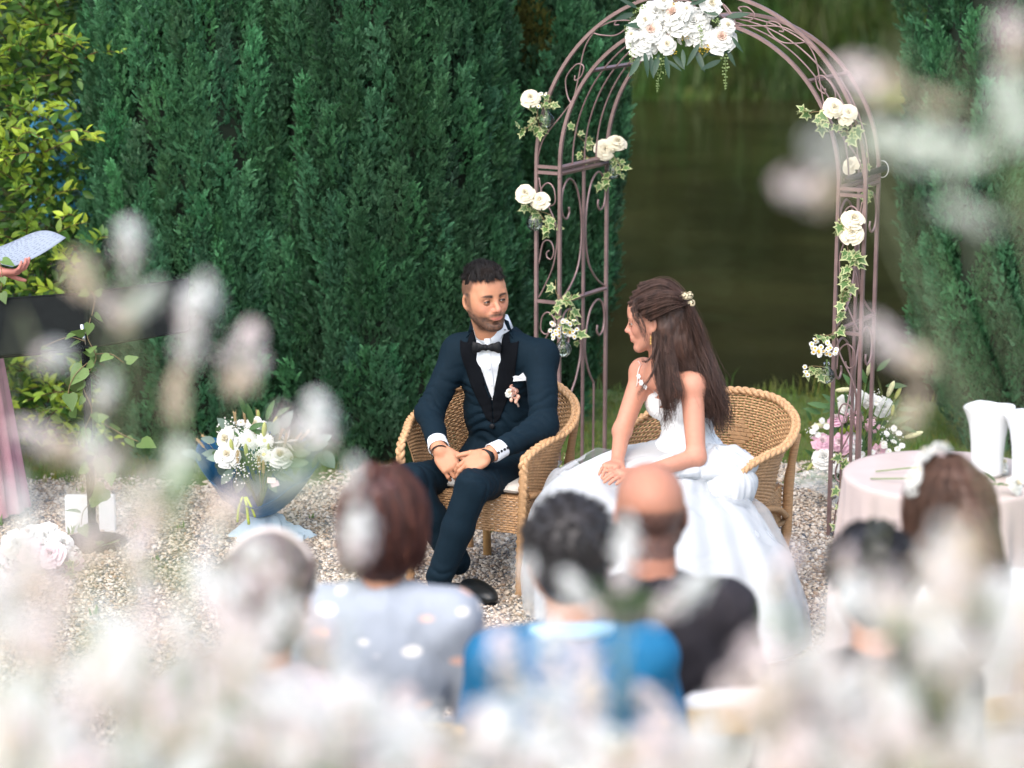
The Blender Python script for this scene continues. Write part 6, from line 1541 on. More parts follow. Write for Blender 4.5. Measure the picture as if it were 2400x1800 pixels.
            strands(gs, 10, .0012, hm, 'hair_strands', t, .010, 3, 12, .002, .5)
        link('hair', body_mesh('hair', F, None, hm, 1, lambda v: .003 * vnoise(v * (1, 1, .4), 80, 3)), t, world=True)
    cp = base + q @ Vector((0, -.06, 0))
    return t, T, s, A, (cp, yaw)
def print_m(name, base, spots, scale):
    m = M(name, base, .85, .06, 30, bump=.2, bs=300); nt_ = m.node_tree; N = nt_.nodes; L = nt_.links; b = N['Principled BSDF']; old = b.inputs['Base Color'].links[0].from_socket
    tc = N.new('ShaderNodeTexCoord'); vo = N.new('ShaderNodeTexVoronoi'); vo.inputs['Scale'].default_value = scale; mp = N.new('ShaderNodeMapping'); mp.inputs['Scale'].default_value = (1, 1, 1.9); L.new(tc.outputs['Object'], mp.inputs[0]); L.new(mp.outputs[0], vo.inputs['Vector'])
    mr = N.new('ShaderNodeMapRange'); mr.inputs[1].default_value = .36; mr.inputs[2].default_value = .28; L.new(vo.outputs['Distance'], mr.inputs[0])
    cr = N.new('ShaderNodeValToRGB'); cr.color_ramp.interpolation = 'CONSTANT'
    while len(cr.color_ramp.elements) < len(spots): cr.color_ramp.elements.new(.5)
    for i, c in enumerate(spots): cr.color_ramp.elements[i].position = i / len(spots); cr.color_ramp.elements[i].color = (*c, 1)
    sx = N.new('ShaderNodeSeparateColor'); L.new(vo.outputs['Color'], sx.inputs[0]); L.new(sx.outputs[0], cr.inputs[0])
    mx = N.new('ShaderNodeMix'); mx.data_type = 'RGBA'; L.new(mr.outputs[0], mx.inputs[0]); L.new(old, mx.inputs[6]); L.new(cr.outputs[0], mx.inputs[7]); L.new(mx.outputs[2], b.inputs['Base Color']); return m
dk = M('dark_trousers', (.02, .022, .028), .85, .15, 40, bump=.2, bs=300); wh = M('white_blouse', (.78, .78, .76), .85, .05, 40, bump=.3, bs=200)
bk = M('charcoal_jacket', (.022, .019, .024), .85, .15, 40, bump=.2, bs=300)
blue_m = M('blue_shirt', (.006, .135, .29), .8, .08, 30, bump=.2, bs=300); lblue = M('light_blue_collar', (.30, .56, .74), .8, .05, 30)
blouse = print_m('printed_blouse', (.36, .40, .46), [(.85, .82, .78), (.36, .40, .46), (.75, .50, .42), (.85, .82, .78), (.36, .40, .46)], 13)
chairs_ = []
g_ = guest('guest with auburn bob hair in a pale printed blouse, in front of the groom', 902, 1222, R(-6), 'bob', (.052, .017, .014), blouse, dk, s=1.02, fem=True, wide=1.0); chairs_.append((g_[4], 'wooden folding chair under the guest in the printed blouse'))
g_ = guest('guest with short dark grey hair in a bright blue shirt with light blue collar', 1335, 1305, R(4), 'short', (.030, .027, .028), blue_m, dk, s=1.08, wide=1.0); chairs_.append((g_[4], 'wooden folding chair under the guest in the blue shirt'))
t, T, s, A, cc_ = g_
ring_ = [A(.078 * math.sin(a), -.035 + .070 * math.cos(a), -.148 - .022 * math.cos(a)) for a in np.linspace(0, 2 * PI, 33)[:-1]]; o = link('collar', MB().tube(ring_, .020, 8, closed=True).mesh('collar', lblue), t, world=True)
g_ = guest('balding guest with cropped dark hair sides in a charcoal jacket, in front of the bride', 1524, 1206, R(3), 'bald', (.045, .034, .036), bk, dk, (.44, .20, .13), s=1.03, wide=1.06); chairs_.append((g_[4], 'wooden folding chair under the balding guest'))
g_ = guest('guest with grey-brown hair half hidden by pale blossoms at the left of the row', 635, 1400, R(-8), 'bun', (.16, .12, .11), M('mauve_top', (.42, .38, .40), .85, .1, 30, bump=.2, bs=300), dk, s=1.04, fem=True); chairs_.append((g_[4], 'wooden folding chair at the left end of the guest row'))
t, T, s, A, cc_ = g_
hb = [A(.088 * math.sin(a), .02 - .02, .042 + .094 * math.cos(a)) for a in np.linspace(-1.9, 1.9, 30)]; link('hair_band', MB().tube(hb, .006, 6).mesh('hair_band', M('hair_band', (.62, .55, .52), .8, .1, 40)), t, world=True)
g_ = guest('guest with black hair in a dark top, left of the girl with the flower headband', 2040, 1365, R(8), 'short', (.012, .011, .013), M('black_top', (.012, .012, .013), .85, .1, 30, bump=.2, bs=300), dk, s=1.0, fem=True); chairs_.append((g_[4], 'wooden folding chair under the black-haired guest'))
g_ = guest('girl with long brown hair and a white flower headband beside the round table', 2212, 1200, R(16), 'long', (.075, .036, .022), wh, wh, s=1.0, fem=True, hz=1.20, sleeves=False, hyaw=R(28), dress=True); chairs_.append((g_[4], 'wooden folding chair under the girl with the flower headband'))
t, T, s, A, cc_ = g_
for i, a in enumerate(np.linspace(-1.35, .35, 8)):
    p = Vector(A(.092 * math.sin(a), .012, .045 + .102 * math.cos(a))); flower(t, [HYDR, WROSES, FEVER][i % 3], 'headband_flower', p, .042 if i % 3 < 2 else .03, p - Vector(T[:3, 3]), .2)
hb = [A(.088 * math.sin(a), .012, .045 + .096 * math.cos(a)) for a in np.linspace(-1.9, 1.9, 30)]; link('hair_band', MB().tube(hb, .004, 6).mesh('hair_band', M('hair_band', (.62, .55, .52), .8)), t, world=True)
for (p, yaw), lab in chairs_: folding_chair(lab, p, yaw)
# pale cloth-covered chair at the bottom edge
cpos = on(1800, 1640, .86); t = thing('covered_chair', 'empty chair back under a white cover at the bottom edge', 'chair', (cpos.x, cpos.y, 0), R(6))
F = Field((-.32, -.3, .0), (.32, .36, .98), .009); F.box((0, -.02, .62), (.21, .035, .28), None, .05, .02); F.box((0, .2, .40), (.22, .24, .06), None, .04, .03); F.box((0, .2, .19), (.215, .23, .19), None, .03, .02)
link('cover', body_mesh('cover', F, None, M('chair_cover', (.78, .78, .78), .85, .05, 20, bump=.2, bs=200), 1, lambda v: .006 * vnoise(v * (1, 1, .4), 16, 2)), t)
for x in (-.18, .18):
    for y in (0, .4): link('leg', MB().tube([(x, y, -.0), (x, y, .2)], .015, 8).mesh('leg', wood_m), t)

# ================================================================== officiant with a letter, at the left edge
oc = at(-105, 900, 9.72); oc.z = 0
off = thing('person', 'person at the left edge in a dusky pink dress and grey cardigan', 'person', tuple(oc), 0)
pink_m = M('dusky_pink_dress', (.52, .27, .32), .8, .12, 14, bump=.3, bs=120); greyk = M('grey_cardigan', (.16, .155, .17), .95, .2, 60, bump=.6, bs=220)
O = lambda x, y, z: np.array(oc) + (x, y, z)
hp = np.array(at(22, 628, 9.42)); OT = frame4(O(0, 0, 1.56), (.85, -.45, -.2))
F = Field(O(-.35, -.5, 0), O(.45, .4, 1.75), .0085); F.ell(O(0, 0, 1.20), (.15, .10, .19), None, .05); F.ell(O(0, 0, .98), (.14, .10, .15), None, .05); F.cone(O(-.15, .04, 1.33), O(.15, -.04, 1.33), .05, .05, .05); F.cone(O(0, 0, 1.34), O(.0, 0, 1.50), .05, .046, .04); head_prims(F, OT, .95, True)
for sg in (-1, 1): F.cone(O(sg * .08, 0, .9), O(sg * .08, 0, .08), .07, .04, .04)
F.chain([O(.15, -.05, 1.33), O(.17, -.12, 1.10), hp - np.array((.05, 0, .03))], [.045, .036, .026], .03); F.chain([O(-.15, .03, 1.33), O(-.17, -.10, 1.10), hp - np.array((.17, .03, .02))], [.045, .036, .026], .03)
fld = Field(hp - .16, hp + .16, .003); hand(fld, hp - np.array((.045, 0, .018)), (1, -.1, .05), (-.1, -.2, -1), 1, [(.5, .5, .3)] * 4, .88, (.3, -.5, .3)); 
ocol = lambda v: head_cols(v, OT, .95, (.48, .22, .15), (.2, .1, .05), fem=True)
link('body', body_mesh('body', F, ocol, SKIN), off, world=True); link('hand', body_mesh('hand', fld, lambda v: np.tile(np.array((.50, .20, .16)), (len(v), 1)), SKIN), off, world=True)
eyes(off, OT, .95, skin=(.6, .33, .23))
F = Field(O(-.45, -.45, 0), O(.5, .45, 1.42), .01); F.ell(O(0, 0, 1.18), (.165, .115, .2), None, .05); F.ell(O(0, 0, 1.0), (.15, .112, .14), None, .05)
link('bodice', body_mesh('bodice', F, None, pink_m, 1, lambda v: .004 * vnoise(v, 20, 3)), off, world=True)
v, f = grid(160, 30, lambda u, w_: tuple(O((.14 + .13 * w_ ** .8 + (.012 * math.sin(u * 2 * PI * 15) + .008 * math.sin(u * 2 * PI * 27)) * w_) * math.cos(2 * PI * u), (.11 + .13 * w_ ** .8 + .014 * w_ * math.sin(u * 2 * PI * 15)) * math.sin(2 * PI * u), 1.0 - .97 * w_)), closed_u=True)
link('skirt', mesh('skirt', v, f, True, pink_m), off, world=True)
F = Field(O(-.5, -.5, .8), O(.6, .45, 1.5), .009); F.chain([O(.15, -.05, 1.33), O(.17, -.12, 1.10), hp - np.array((.075, 0, .035))], [.06, .05, .042], .03); F.chain([O(-.15, .03, 1.33), O(-.17, -.10, 1.10), hp - np.array((.2, .03, .03))], [.06, .05, .042], .03); F.cone(O(-.15, .04, 1.33), O(.15, -.04, 1.33), .065, .065, .05); F.ell(O(0, .04, 1.16), (.175, .10, .2), None, .04)
link('cardigan', body_mesh('cardigan', F, None, greyk, 1, lambda v: .003 * vnoise(v, 40, 3)), off, world=True)
F = Field(OT[:3, 3] - .2, OT[:3, 3] + .2, .006); F.ell(OT[:3, 3] + OT[:3, :3] @ np.array((0, -.03, .03)), (.088, .108, .1), OT[:3, :3], .02); F.ell(OT[:3, 3] + OT[:3, :3] @ np.array((0, .09, -.03)), (.065, .075, .1), OT[:3, :3], .01, 'sub'); link('hair', body_mesh('hair', F, None, hair_m('hair_o', (.12, .06, .03))), off, world=True)
# letter
LY = 9.40; c00, c10, c01, c11 = at(-66, 628, LY), at(72, 602, LY - .02), at(52, 548, LY + .16), at(157, 556, LY + .10)
a0, a1, b0_, b1_ = at(-80, 596, LY + .05), at(28, 626, LY - .02), at(66, 549, LY + .17), at(155, 557, LY + .12)
def paper(u, v_): return a0 * (1 - u) * (1 - v_) + a1 * u * (1 - v_) + b0_ * (1 - u) * v_ + b1_ * u * v_ + Vector((0, 0, .022 * math.sin(PI * u) * v_ - .012 * math.sin(PI * v_)))
pap = thing('letter', 'handwritten sheet of paper held up at the left edge', 'paper', tuple(a0))
v, f = grid(14, 14, lambda u, w_: tuple(paper(u, w_) - a0)); o = link('sheet', mesh('sheet', v, f, True, M('letter_paper', (.29, .34, .41), .8, .04, 10, trans=.1)), pap); md = o.modifiers.new('thick', 'SOLIDIFY'); md.thickness = .0006
b = MB(); r_ = random.Random(4)
nrm = (a1 - a0).cross(b0_ - a0).normalized(); nrm = nrm if nrm.z > 0 else -nrm
for ln in range(13):
    u = .08 + ln * .068; x = .06
    while x < .93:
        wl = r_.uniform(.03, .09); n_ = int(wl / .008) + 2; pts = []
        for k in range(n_):
            vv = x + wl * k / n_; pts.append(tuple(paper(u + r_.uniform(-.016, .016), min(vv, .97)) - a0 + nrm * .0012))
        if len(pts) > 2: b.tube(spline(pts, n_ * 2), .00042, 3)
        x += wl + .025
link('handwriting', b.mesh('handwriting', M('ink', (.12, .13, .22), .7, .1, 30)), pap, kind='stuff')
# ================================================================== table, urns, roses
blackm = M('stand_black', (.006, .008, .008), .75, .2, 30, bump=.06, bs=300, spec=.12)
tc_ = on(2218, 1112, .765); TR = .322; TZ = .765
tbl = thing('round_table', 'small round table hidden under a pale pink floor-length cloth', 'table', (tc_.x, tc_.y, 0))
v, f = lathe([(.001, TZ - .03), (TR - .012, TZ - .03), (TR - .01, TZ - .006), (.001, TZ - .006)], 40); link('table_top', mesh('table_top', v, f, False, wood_m), tbl)
link('pole', MB().tube([(0, 0, .02), (0, 0, TZ - .03)], .025, 12).mesh('pole', blackm), tbl); v, f = lathe([(.001, 0), (.2, 0), (.2, .015), (.03, .03), (.001, .03)], 30); link('base', mesh('base', v, f, True, blackm), tbl)
def cloth(u, w_):
    a = 2 * PI * u
    if w_ < .25: t = w_ / .25; r = TR * min(1, .001 + t); z = TZ + .0015 * vn2(a * 3, t)
    elif w_ < .3: t = (w_ - .25) / .05; r = TR + .006 * math.sin(t * PI / 2); z = TZ - .008 * t
    else:
        t = (w_ - .3) / .7; r = TR + .006 + .03 * t + (.014 * math.sin(a * 19 + 2 * math.sin(a * 2)) + .008 * math.sin(a * 31)) * min(1, t * 2.5); z = TZ - .008 - (TZ - .014) * t
    return (r * math.cos(a), r * math.sin(a), z)
def vn2(a, b): return math.sin(a * 2 + b * 9) * .5
v, f = grid(260, 40, cloth, closed_u=True)
tcl = link('tablecloth', mesh('tablecloth', v, f, True, M('pink_cloth', (.50, .415, .39), .85, .05, 12, bump=.12, bs=200))); tcl.location = (tc_.x, tc_.y, 0)
tag(tcl, 'pale pink cloth falling in folds from the round table to the ground', 'tablecloth')
urn_m = M('white_glaze', (.78, .80, .82), .22, .05, 20, bump=.06, bs=60, coat=.3)
def urn(label, p, s_):
    t = thing('urn', label, 'urn', tuple(p), 0, 'white urns on the round table'); n = 56
    prof = [(.001, .004), (.046, .004), (.049, 0.), (.052, .012), (.050, .03), (.051, .07), (.055, .12), (.062, .165), (.071, .195), (.079, .212), (.081, .219), (.078, .221), (.071, .212), (.062, .19), (.055, .165), (.047, .12), (.043, .05), (.001, .03)]
    v, f = lathe(prof, n); 
    for k in range(8, 14):
        for j in range(n):
            a = 2 * PI * j / n; q = v[k * n + j]; q[:2] *= 1 + .022 * math.sin(5 * a + 1) + .012 * math.sin(11 * a); q[2] += .003 * math.sin(4 * a + .5)
    link('body', mesh('body', v * s_, f, True, urn_m), t); return t
u1 = on(2312, 1112, TZ + .003); u2 = on(2408, 1130, TZ + .003)
urn('taller-looking white urn with a wavy flared lip, behind the other urn on the table', u1, 1.0); urn('white urn cut off by the right edge of the picture', u2, .98)
def cut_rose(label, head, tail, hs, bend=(0, 0, .01)):
    h = Vector(head); t_ = Vector(tail); r_ = thing('cut_rose', label, 'rose', tuple(h), 0, 'cut roses lying on the table')
    d = (h - t_).normalized(); link('stem', MB().tube(spline([t_ - h, (t_ - h) * .5 + Vector(bend), -d * .01], 16), .0022, 6).mesh('stem', stem_m), r_)
    o = flower(r_, WROSES, 'flower', h, hs, d + Vector((0, -.3, .9)), .1)
    for k in range(4): leafat(r_, GLEAF, 'leaf', h - d * (.03 + .025 * k) + Vector((0, 0, .006)), Vector((_fr.gauss(0, .5), _fr.gauss(-.3, .5), .25)) - d * .3, (0, 0, 1), .055)
cut_rose('cut white rose lying nearer the urns, its stem towards the arch', on(2342, 1092, TZ + .03), on(2052, 1105, TZ + .006), .062)
cut_rose('cut white rose at the table edge beside the right urn', on(2376, 1138, TZ + .03), on(2040, 1122, TZ + .006), .060)
cut_rose('short white rose in the middle of the lying roses', on(2305, 1125, TZ + .028), on(2200, 1150, TZ + .006), .048)
# ================================================================== bouquets
def bq(label, name, p): return thing(name, label, 'bouquet', tuple(p))
def put(root, meshes, name, x, y, Y, d, dy=0., face=None, jit=.25): return flower(root, meshes, name, at(x, y, Y + dy), px(Y, d), face, jit)
def stalks(root, ends, tie, mat=stem_m, name='stalks'):
    b = MB(); o_ = Vector(root.location)
    for e in ends: b.tube(spline([tie - o_, (tie + e) / 2 - o_ + Vector((0, 0, .02)), e - o_], 7), .0022, 4)
    link(name, b.mesh(name, mat), root, kind='stuff')
# --- blue wrapped bouquet by the cypress
BY = 9.35; tie = at(609, 1196, BY); B1 = bq('bouquet of white roses, gerberas and wheat in blue paper on the gravel', 'bouquet', on(605, 1252, 0)); bo_ = Vector(B1.location)
heads = []
def b1(m, n, x, y, d, dy=0., **k): heads.append(at(x, y, BY + dy + .02)); return put(B1, m, n, x, y, BY, d * 1.14, dy, **k)
for x, y, d, dy in ((533, 1069, 52, -.10), (535, 1030, 52, -.02), (598, 1001, 50, .06), (655, 1073, 52, -.10)): b1(WROSES, 'rose', x, y, d * .95, dy)
for x, y, d, dy in ((581, 1034, 52, -.06), (620, 1034, 44, -.05), (619, 1068, 44, -.10), (565, 992, 26, .06)): b1(GERB, 'gerbera', x, y, d, dy)
b1([mesh('lily', *(lambda bb: (np.concatenate(bb.v), bb.f))((lambda bb: [bb.add([(0, 0, 0), (math.cos(a + .3) * .18, math.sin(a + .3) * .18, .12), (math.cos(a) * .5, math.sin(a) * .5, .1), (math.cos(a - .3) * .18, math.sin(a - .3) * .18, .12)], [(0, 1, 2, 3)]) for a in np.arange(6) * PI / 3] and bb)(MB())), True, white_petal)], 'lily', 668, 1036, 58, -.02)
for x, y, l, dx, dy in ((545, 1058, 34, -.1, -.10), (577, 1070, 34, 0, -.11), (618, 1028, 44, .1, -.04), (628, 1062, 26, .1, -.08), (640, 1000, 30, .4, .08), (606, 985, 28, 0, .10)):
    p = at(x, y, BY + dy); o = link('lily_bud', BUDG[0], B1); o.location = p - bo_; o.scale = (px(BY, l),) * 3; o.rotation_euler = Vector((dx, -.2, 1)).to_track_quat('Z', 'Y').to_euler(); heads.append(p)
for x, y, l, dx, dy in ((552, 992, 36, -.05, .03), (575, 990, 30, -.1, .05), (602, 975, 20, 0, .12), (632, 975, 26, .15, .12), (664, 1008, 34, .35, .0), (655, 1030, 36, .3, -.03), (690, 1035, 36, .8, .0), (705, 1030, 40, .9, .03), (670, 1088, 30, .8, -.1), (556, 1085, 40, .1, -.12), (608, 1100, 42, -.02, -.13), (617, 1108, 38, .05, -.13), (598, 1018, 24, 0, 0), (478, 1048, 34, -.8, 0), (490, 1040, 34, -.7, .03), (668, 1040, 34, .2, -.05)):
    o = link('wheat_ear', WHEAT[_fr.randrange(2)], B1); p = at(x, y, BY + dy); o.location = p - bo_; o.scale = (px(BY, l) * .8,) * 3; o.rotation_euler = Vector((dx, -.1, 1)).to_track_quat('Z', 'Y').to_euler()
for x, y, d, dy in ((535, 1000, 60, .04), (565, 1095, 60, -.12), (590, 1080, 56, -.1), (548, 1015, 50, .02), (635, 1085, 44, -.08), (640, 1050, 44, -.05), (520, 1005, 44, .05)): b1(GYP, 'baby_breath', x, y + 20, d, dy)
for x, y, dx, dz, l, mm in ((590, 995, -.1, 1, 60, GLEAF), (575, 970, -.2, 1, 55, GLEAF), (625, 985, .3, 1, 60, GLEAF), (640, 1010, .8, .5, 55, GLEAF), (565, 1045, -.3, .9, 45, GLEAF), (600, 1045, .3, .8, 45, GLEAF), (610, 1085, .5, -.4, 40, GLEAF), (545, 1100, -.4, -.5, 50, EUC), (505, 1035, -.9, .3, 40, EUC), (520, 1075, -.9, .1, 40, EUC), (560, 1110, -.2, -.9, 45, EUC), (600, 1110, .1, -1, 60, EUC), (612, 1115, .1, -1, 50, EUC), (640, 1095, .6, -.6, 50, EUC), (680, 1085, .9, .1, 50, EUC), (690, 1065, .9, .2, 45, EUC), (720, 1050, .9, .3, 60, EUC), (745, 1060, .6, -.6, 55, EUC), (735, 1040, .9, .5, 55, EUC), (760, 1055, .5, -.8, 55, EUC), (660, 1005, .5, .9, 60, EUC), (640, 1020, .3, .9, 50, EUC), (655, 1110, .7, -.3, 45, GLEAF), (585, 1120, 0, -1, 50, EUC), (630, 1120, .4, -.8, 45, EUC), (570, 1120, -.4, -.9, 45, EUC)):
    p = at(x, y, BY - .05 + .06 * _fr.random()); leafat(B1, mm, 'leaf', p, (dx, -.25, dz), (CAMV - p).normalized() + Vector((_fr.gauss(0, .3), 0, .3)), px(BY, l) * .9)
for k in range(70):
    x, y = 600 + _fr.gauss(0, 62), 1062 + _fr.gauss(0, 34); p = at(x, y, BY - .02 + .10 * _fr.random()); leafat(B1, GLEAF if k % 3 else EUC, 'leaf', p, (_fr.gauss(0, .6), -.3, _fr.uniform(.1, 1)), (CAMV - p).normalized() + Vector((_fr.gauss(0, .4), 0, .4)), px(BY, _fr.uniform(34, 52)))
stalks(B1, heads, tie); stalks(B1, [on(590 + 8 * k, 1262, .0) for k in range(6)], tie)
bluep = M('blue_paper', (.008, .085, .19), .4, .15, 8, bump=.15, bs=30)
def wrap(u, w_):
    a = -PI * .5 + 2 * PI * u; r = .022 + (.225 + .02 * math.sin(a * 3)) * w_ ** .58; rim_ = .195 + .095 * math.sin(a) + .040 * abs(math.cos(a)) + .016 * math.sin(a * 5)
    return (tie.x - bo_.x + r * math.cos(a) * 1.0, r * math.sin(a) * .8, tie.z - bo_.z - .02 + rim_ * w_)
v, f = grid(72, 14, wrap, closed_u=True); v += (vnoise(v, 16, 3) * .006)[:, None]; v[:, 1] += BY - bo_.y
o = link('wrapper', mesh('wrapper', v, f, True, bluep), B1); md = o.modifiers.new('thick', 'SOLIDIFY'); md.thickness = .0012
tiss = M('tissue', (.62, .76, .84), .8, .06, 14, bump=.3, bs=40, trans=.3)
def tissue(u, w_):
    a = 2 * PI * u; r = .022 + (.115 + .05 * max(0, math.cos(a)) + .02 * math.sin(3 * a) + .012 * math.sin(9 * a)) * w_ ** 1.2; z = (tie.z) * (1 - w_ ** .75) + .012 * math.sin(7 * a) * w_ * (1 - w_) * 3 + .008
    return (tie.x - bo_.x + .02 * w_ + r * math.cos(a), BY - bo_.y + r * math.sin(a) * .85, max(z, .006))
v, f = grid(90, 16, tissue, closed_u=True); v += (vnoise(v, 24, 3) * .014 + .008 * np.abs(vnoise(v, 60, 5)))[:, None] * (v[:, 2:] > .012); o = link('tissue', mesh('tissue', v, f, False, tiss), B1); md = o.modifiers.new('thick', 'SOLIDIFY'); md.thickness = .0008
for x, y, a, c in ((636, 1126, .1, (.75, .62, .58)), (644, 1134, -.3, (.55, .42, .45))):
    p = at(x, y, BY - .165); b = MB(); b.box((-.016, -.0005, -.011), (.016, .0005, .011)); b.box((-.011, -.0012, .001), (.009, -.0007, .0035)); o = link('gift_card', b.mesh('gift_card', M('gift_card_%d' % int(c[0] * 100), c, .6, .25, 90), False), B1); o.location = p - bo_; o.rotation_euler = (-.3, a, .1)
b = MB()
for k, (dx, l) in enumerate(((-.02, .10), (.012, .11), (.03, .08))):
    pts = spline([(dx * .3, -.17, .12), (dx, -.185, .08), (dx * 1.4, -.175, .12 - l)], 10); b.tube(pts, .006, 4)
o = link('ribbon', b.mesh('ribbon', M('lime_ribbon', (.42, .55, .02), .5, .1, 20)), B1); o.location = at(583, 1150, BY) - bo_ + Vector((0, 0, -.1))
# --- lilies and peonies behind the right pillar
LYY = 9.86; tie = at(1985, 1165, LYY); B2 = bq('large bouquet of pink peonies, white flowers and lilies behind the right pillar', 'bouquet', on(1955, 1192, 0)); bo_ = Vector(B2.location); heads = []
def b2(m, n, x, y, d, dy=0., **k): heads.append(at(x, y, LYY + dy + .02)); return put(B2, m, n, x, y, LYY, d, dy, **k)
for x, y, d, dy in ((1927, 1037, 44, -.08), (1973, 1037, 48, -.1), (1960, 986, 40, -.02), (2062, 1057, 34, -.05)): b2(PINKS, 'peony', x, y, d, dy)
for x, y, d, dy in ((2002, 984, 50, -.04), (2045, 997, 46, -.04)): b2(HYDP, 'hydrangea', x, y, d, dy)
for x, y, d, dy in ((1985, 948, 42, 0), (2070, 954, 42, 0), (2002, 1037, 44, -.1), (1931, 1072, 50, -.11), (2010, 930, 36, .05), (1955, 1085, 44, -.12), (2040, 940, 36, .05), (2000, 1085, 42, -.12)): b2(WPEON, 'peony', x, y, d, dy)
for x, y in ((2091, 1035), (2080, 1015), (2100, 1050), (2070, 1040), (2105, 1020), (2085, 1055), (2095, 1000), (2115, 1040), (1914, 1001), (1905, 1015), (1925, 985), (1918, 1020), (1935, 1000), (1956, 1085), (1975, 1090), (1945, 1100), (1965, 1105), (1985, 1100), (1990, 1075), (2020, 1070), (2030, 1080), (2045, 1065), (2060, 1075), (2045, 930), (2060, 935), (2050, 945), (2075, 1050)): b2(MUM, 'daisy', x + _fr.gauss(0, 3), y + _fr.gauss(0, 3), 18, -.08)
for x, y, d in ((1915, 1010, 50), (2085, 1030, 60), (1950, 1110, 50), (2050, 940, 50)): b2(GYP, 'baby_breath', x, y + 10, d, -.02)
for x, y, l, dx, dz, m in ((1945, 995, 46, -.9, -.05, BUDW), (2080, 930, 44, .3, .9, BUDW), (2098, 935, 34, .35, .9, BUDG), (2120, 1025, 46, .95, .35, BUDW), (1958, 915, 40, .6, .1, BUDW), (2033, 880, 34, .15, 1, BUDW), (2090, 975, 30, .1, 1, BUDG), (2000, 920, 40, -.1, 1, BUDW), (1950, 910, 36, -.4, .9, BUDG), (1910, 1080, 30, -.5, -.6, BUDG)):
    p = at(x, y, LYY - .03); o = link('lily_bud', m[0], B2); o.location = p - bo_; o.scale = (px(LYY, l),) * 3; o.rotation_euler = Vector((dx, -.2, dz)).to_track_quat('Z', 'Y').to_euler(); heads.append(p)
for x, y, d in ((1995, 1005, 20), (2012, 1010, 20), (1925, 1060, 20), (1975, 1010, 18)): b2([mesh('green_pompom', *(lambda q: (q[0] * .5, q[1]))(ball(12, 8)), True, M('pompom_green', (.30, .42, .04), .9, .3, 200, bump=1, bs=300))], 'green_pompom', x, y, d, -.1)
for x, y, dx, dz, l in ((1940, 955, -.9, .3, 50), (1960, 950, -.6, .6, 45), (2075, 905, .8, .1, 50), (2055, 870, .5, .6, 45), (2035, 925, .2, 1, 50), (2090, 990, .8, .3, 50), (2060, 1010, .6, -.5, 50), (1925, 970, -.9, .4, 45), (2105, 960, .9, .1, 45), (1990, 960, -.2, .9, 45), (2075, 1010, .7, -.6, 55), (2020, 1020, .1, -.9, 45), (1940, 1050, -.7, -.3, 45), (2110, 1000, .9, -.2, 40), (2030, 900, -.3, .9, 40), (2000, 910, -.5, .8, 45)):
    p = at(x, y, LYY - .02 - .05 * _fr.random()); leafat(B2, GLEAF, 'leaf', p, (dx, -.2, dz), (CAMV - p).normalized() + Vector((_fr.gauss(0, .3), 0, .4)), px(LYY, l))
for k in range(60):
    x, y = 2005 + _fr.gauss(0, 55), 1020 + _fr.gauss(0, 48); p = at(x, y, LYY + .02 + .10 * _fr.random()); leafat(B2, GLEAF, 'leaf', p, (_fr.gauss(0, .6), -.3, _fr.uniform(-.2, 1)), (CAMV - p).normalized() + Vector((_fr.gauss(0, .4), 0, .4)), px(LYY, _fr.uniform(34, 52)))
stalks(B2, heads, tie); stalks(B2, [on(1970 + 9 * k, 1200, 0) for k in range(6)], tie)
cell = M('cellophane', (.80, .86, .88), .12, .05, 8, bump=.4, bs=14, alpha=.30)
def cello(u, w_):
    a = 2 * PI * u; fl_ = max(0, -math.cos(a)); r = .03 + (.13 + .10 * fl_ ** 3 + .015 * math.sin(a * 6)) * w_; return (tie.x - bo_.x + r * math.cos(a), LYY - bo_.y + r * math.sin(a) * .8, max(.02, tie.z + (.13 + .015 * math.sin(a * 7) - .05 * fl_) * w_))
v, f = grid(64, 10, cello, closed_u=True); v += (vnoise(v, 24, 2) * .010)[:, None]; link('cellophane', mesh('cellophane', v, f, False, cell), B2)
v, f = grid(48, 8, lambda u, w_: (tie.x - bo_.x + (.03 + .045 * w_ + .006 * math.sin(u * 40)) * math.cos(2 * PI * u), LYY - bo_.y + (.03 + .045 * w_) * math.sin(2 * PI * u), tie.z * (1 - w_) + .006), closed_u=True); v += (vnoise(v, 30, 2) * .004)[:, None]; link('cellophane_foot', mesh('cellophane_foot', v, f, False, cell), B2)
# --- low white and blush arrangement on the gravel, left
AY = on(85, 1330, 0).y; ar = bq('low dome of white and blush flowers on the gravel at the left edge', 'flower_arrangement', on(85, 1330, 0)); ao = Vector(ar.location)
v, f = lathe([(.001, 0), (.10, 0), (.115, .03), (.12, .05), (.11, .055), (.001, .05)], 30); link('bowl', mesh('bowl', v, f, True, M('grey_bowl', (.16, .16, .17), .7, .15, 30)), ar)
for i in range(24):
    x = 85 + _fr.gauss(0, 40); y = 1290 + _fr.gauss(0, 20); x = min(max(x, 0), 165); m = [WPEON, PALES, HYDR, PEONIES][i % 4]
    put(ar, m, ('peony', 'rose', 'hydrangea', 'peony')[i % 4], x, y, AY, 58 if i % 4 != 2 else 62, -.02 - .05 * _fr.random())
put(ar, PALES, 'rose', 120, 1300, AY, 60, -.12); put(ar, PALES, 'rose', 70, 1290, AY, 56, -.1); put(ar, WPEON, 'peony', 40, 1275, AY, 62, -.08); put(ar, WPEON, 'peony', 145, 1275, AY, 56, -.06)
vine(ar, [at(90, 1325, AY - .12), at(120, 1350, AY - .15), at(150, 1345, AY - .12), at(185, 1320, AY - .1)], .05, .03); vine(ar, [at(60, 1335, AY - .1), at(30, 1345, AY - .1), at(-10, 1320, AY - .05)], .05, .03); vine(ar, [at(150, 1330, AY - .1), at(175, 1350, AY - .14), at(140, 1372, AY - .2), at(110, 1368, AY - .2)], .05, .03)

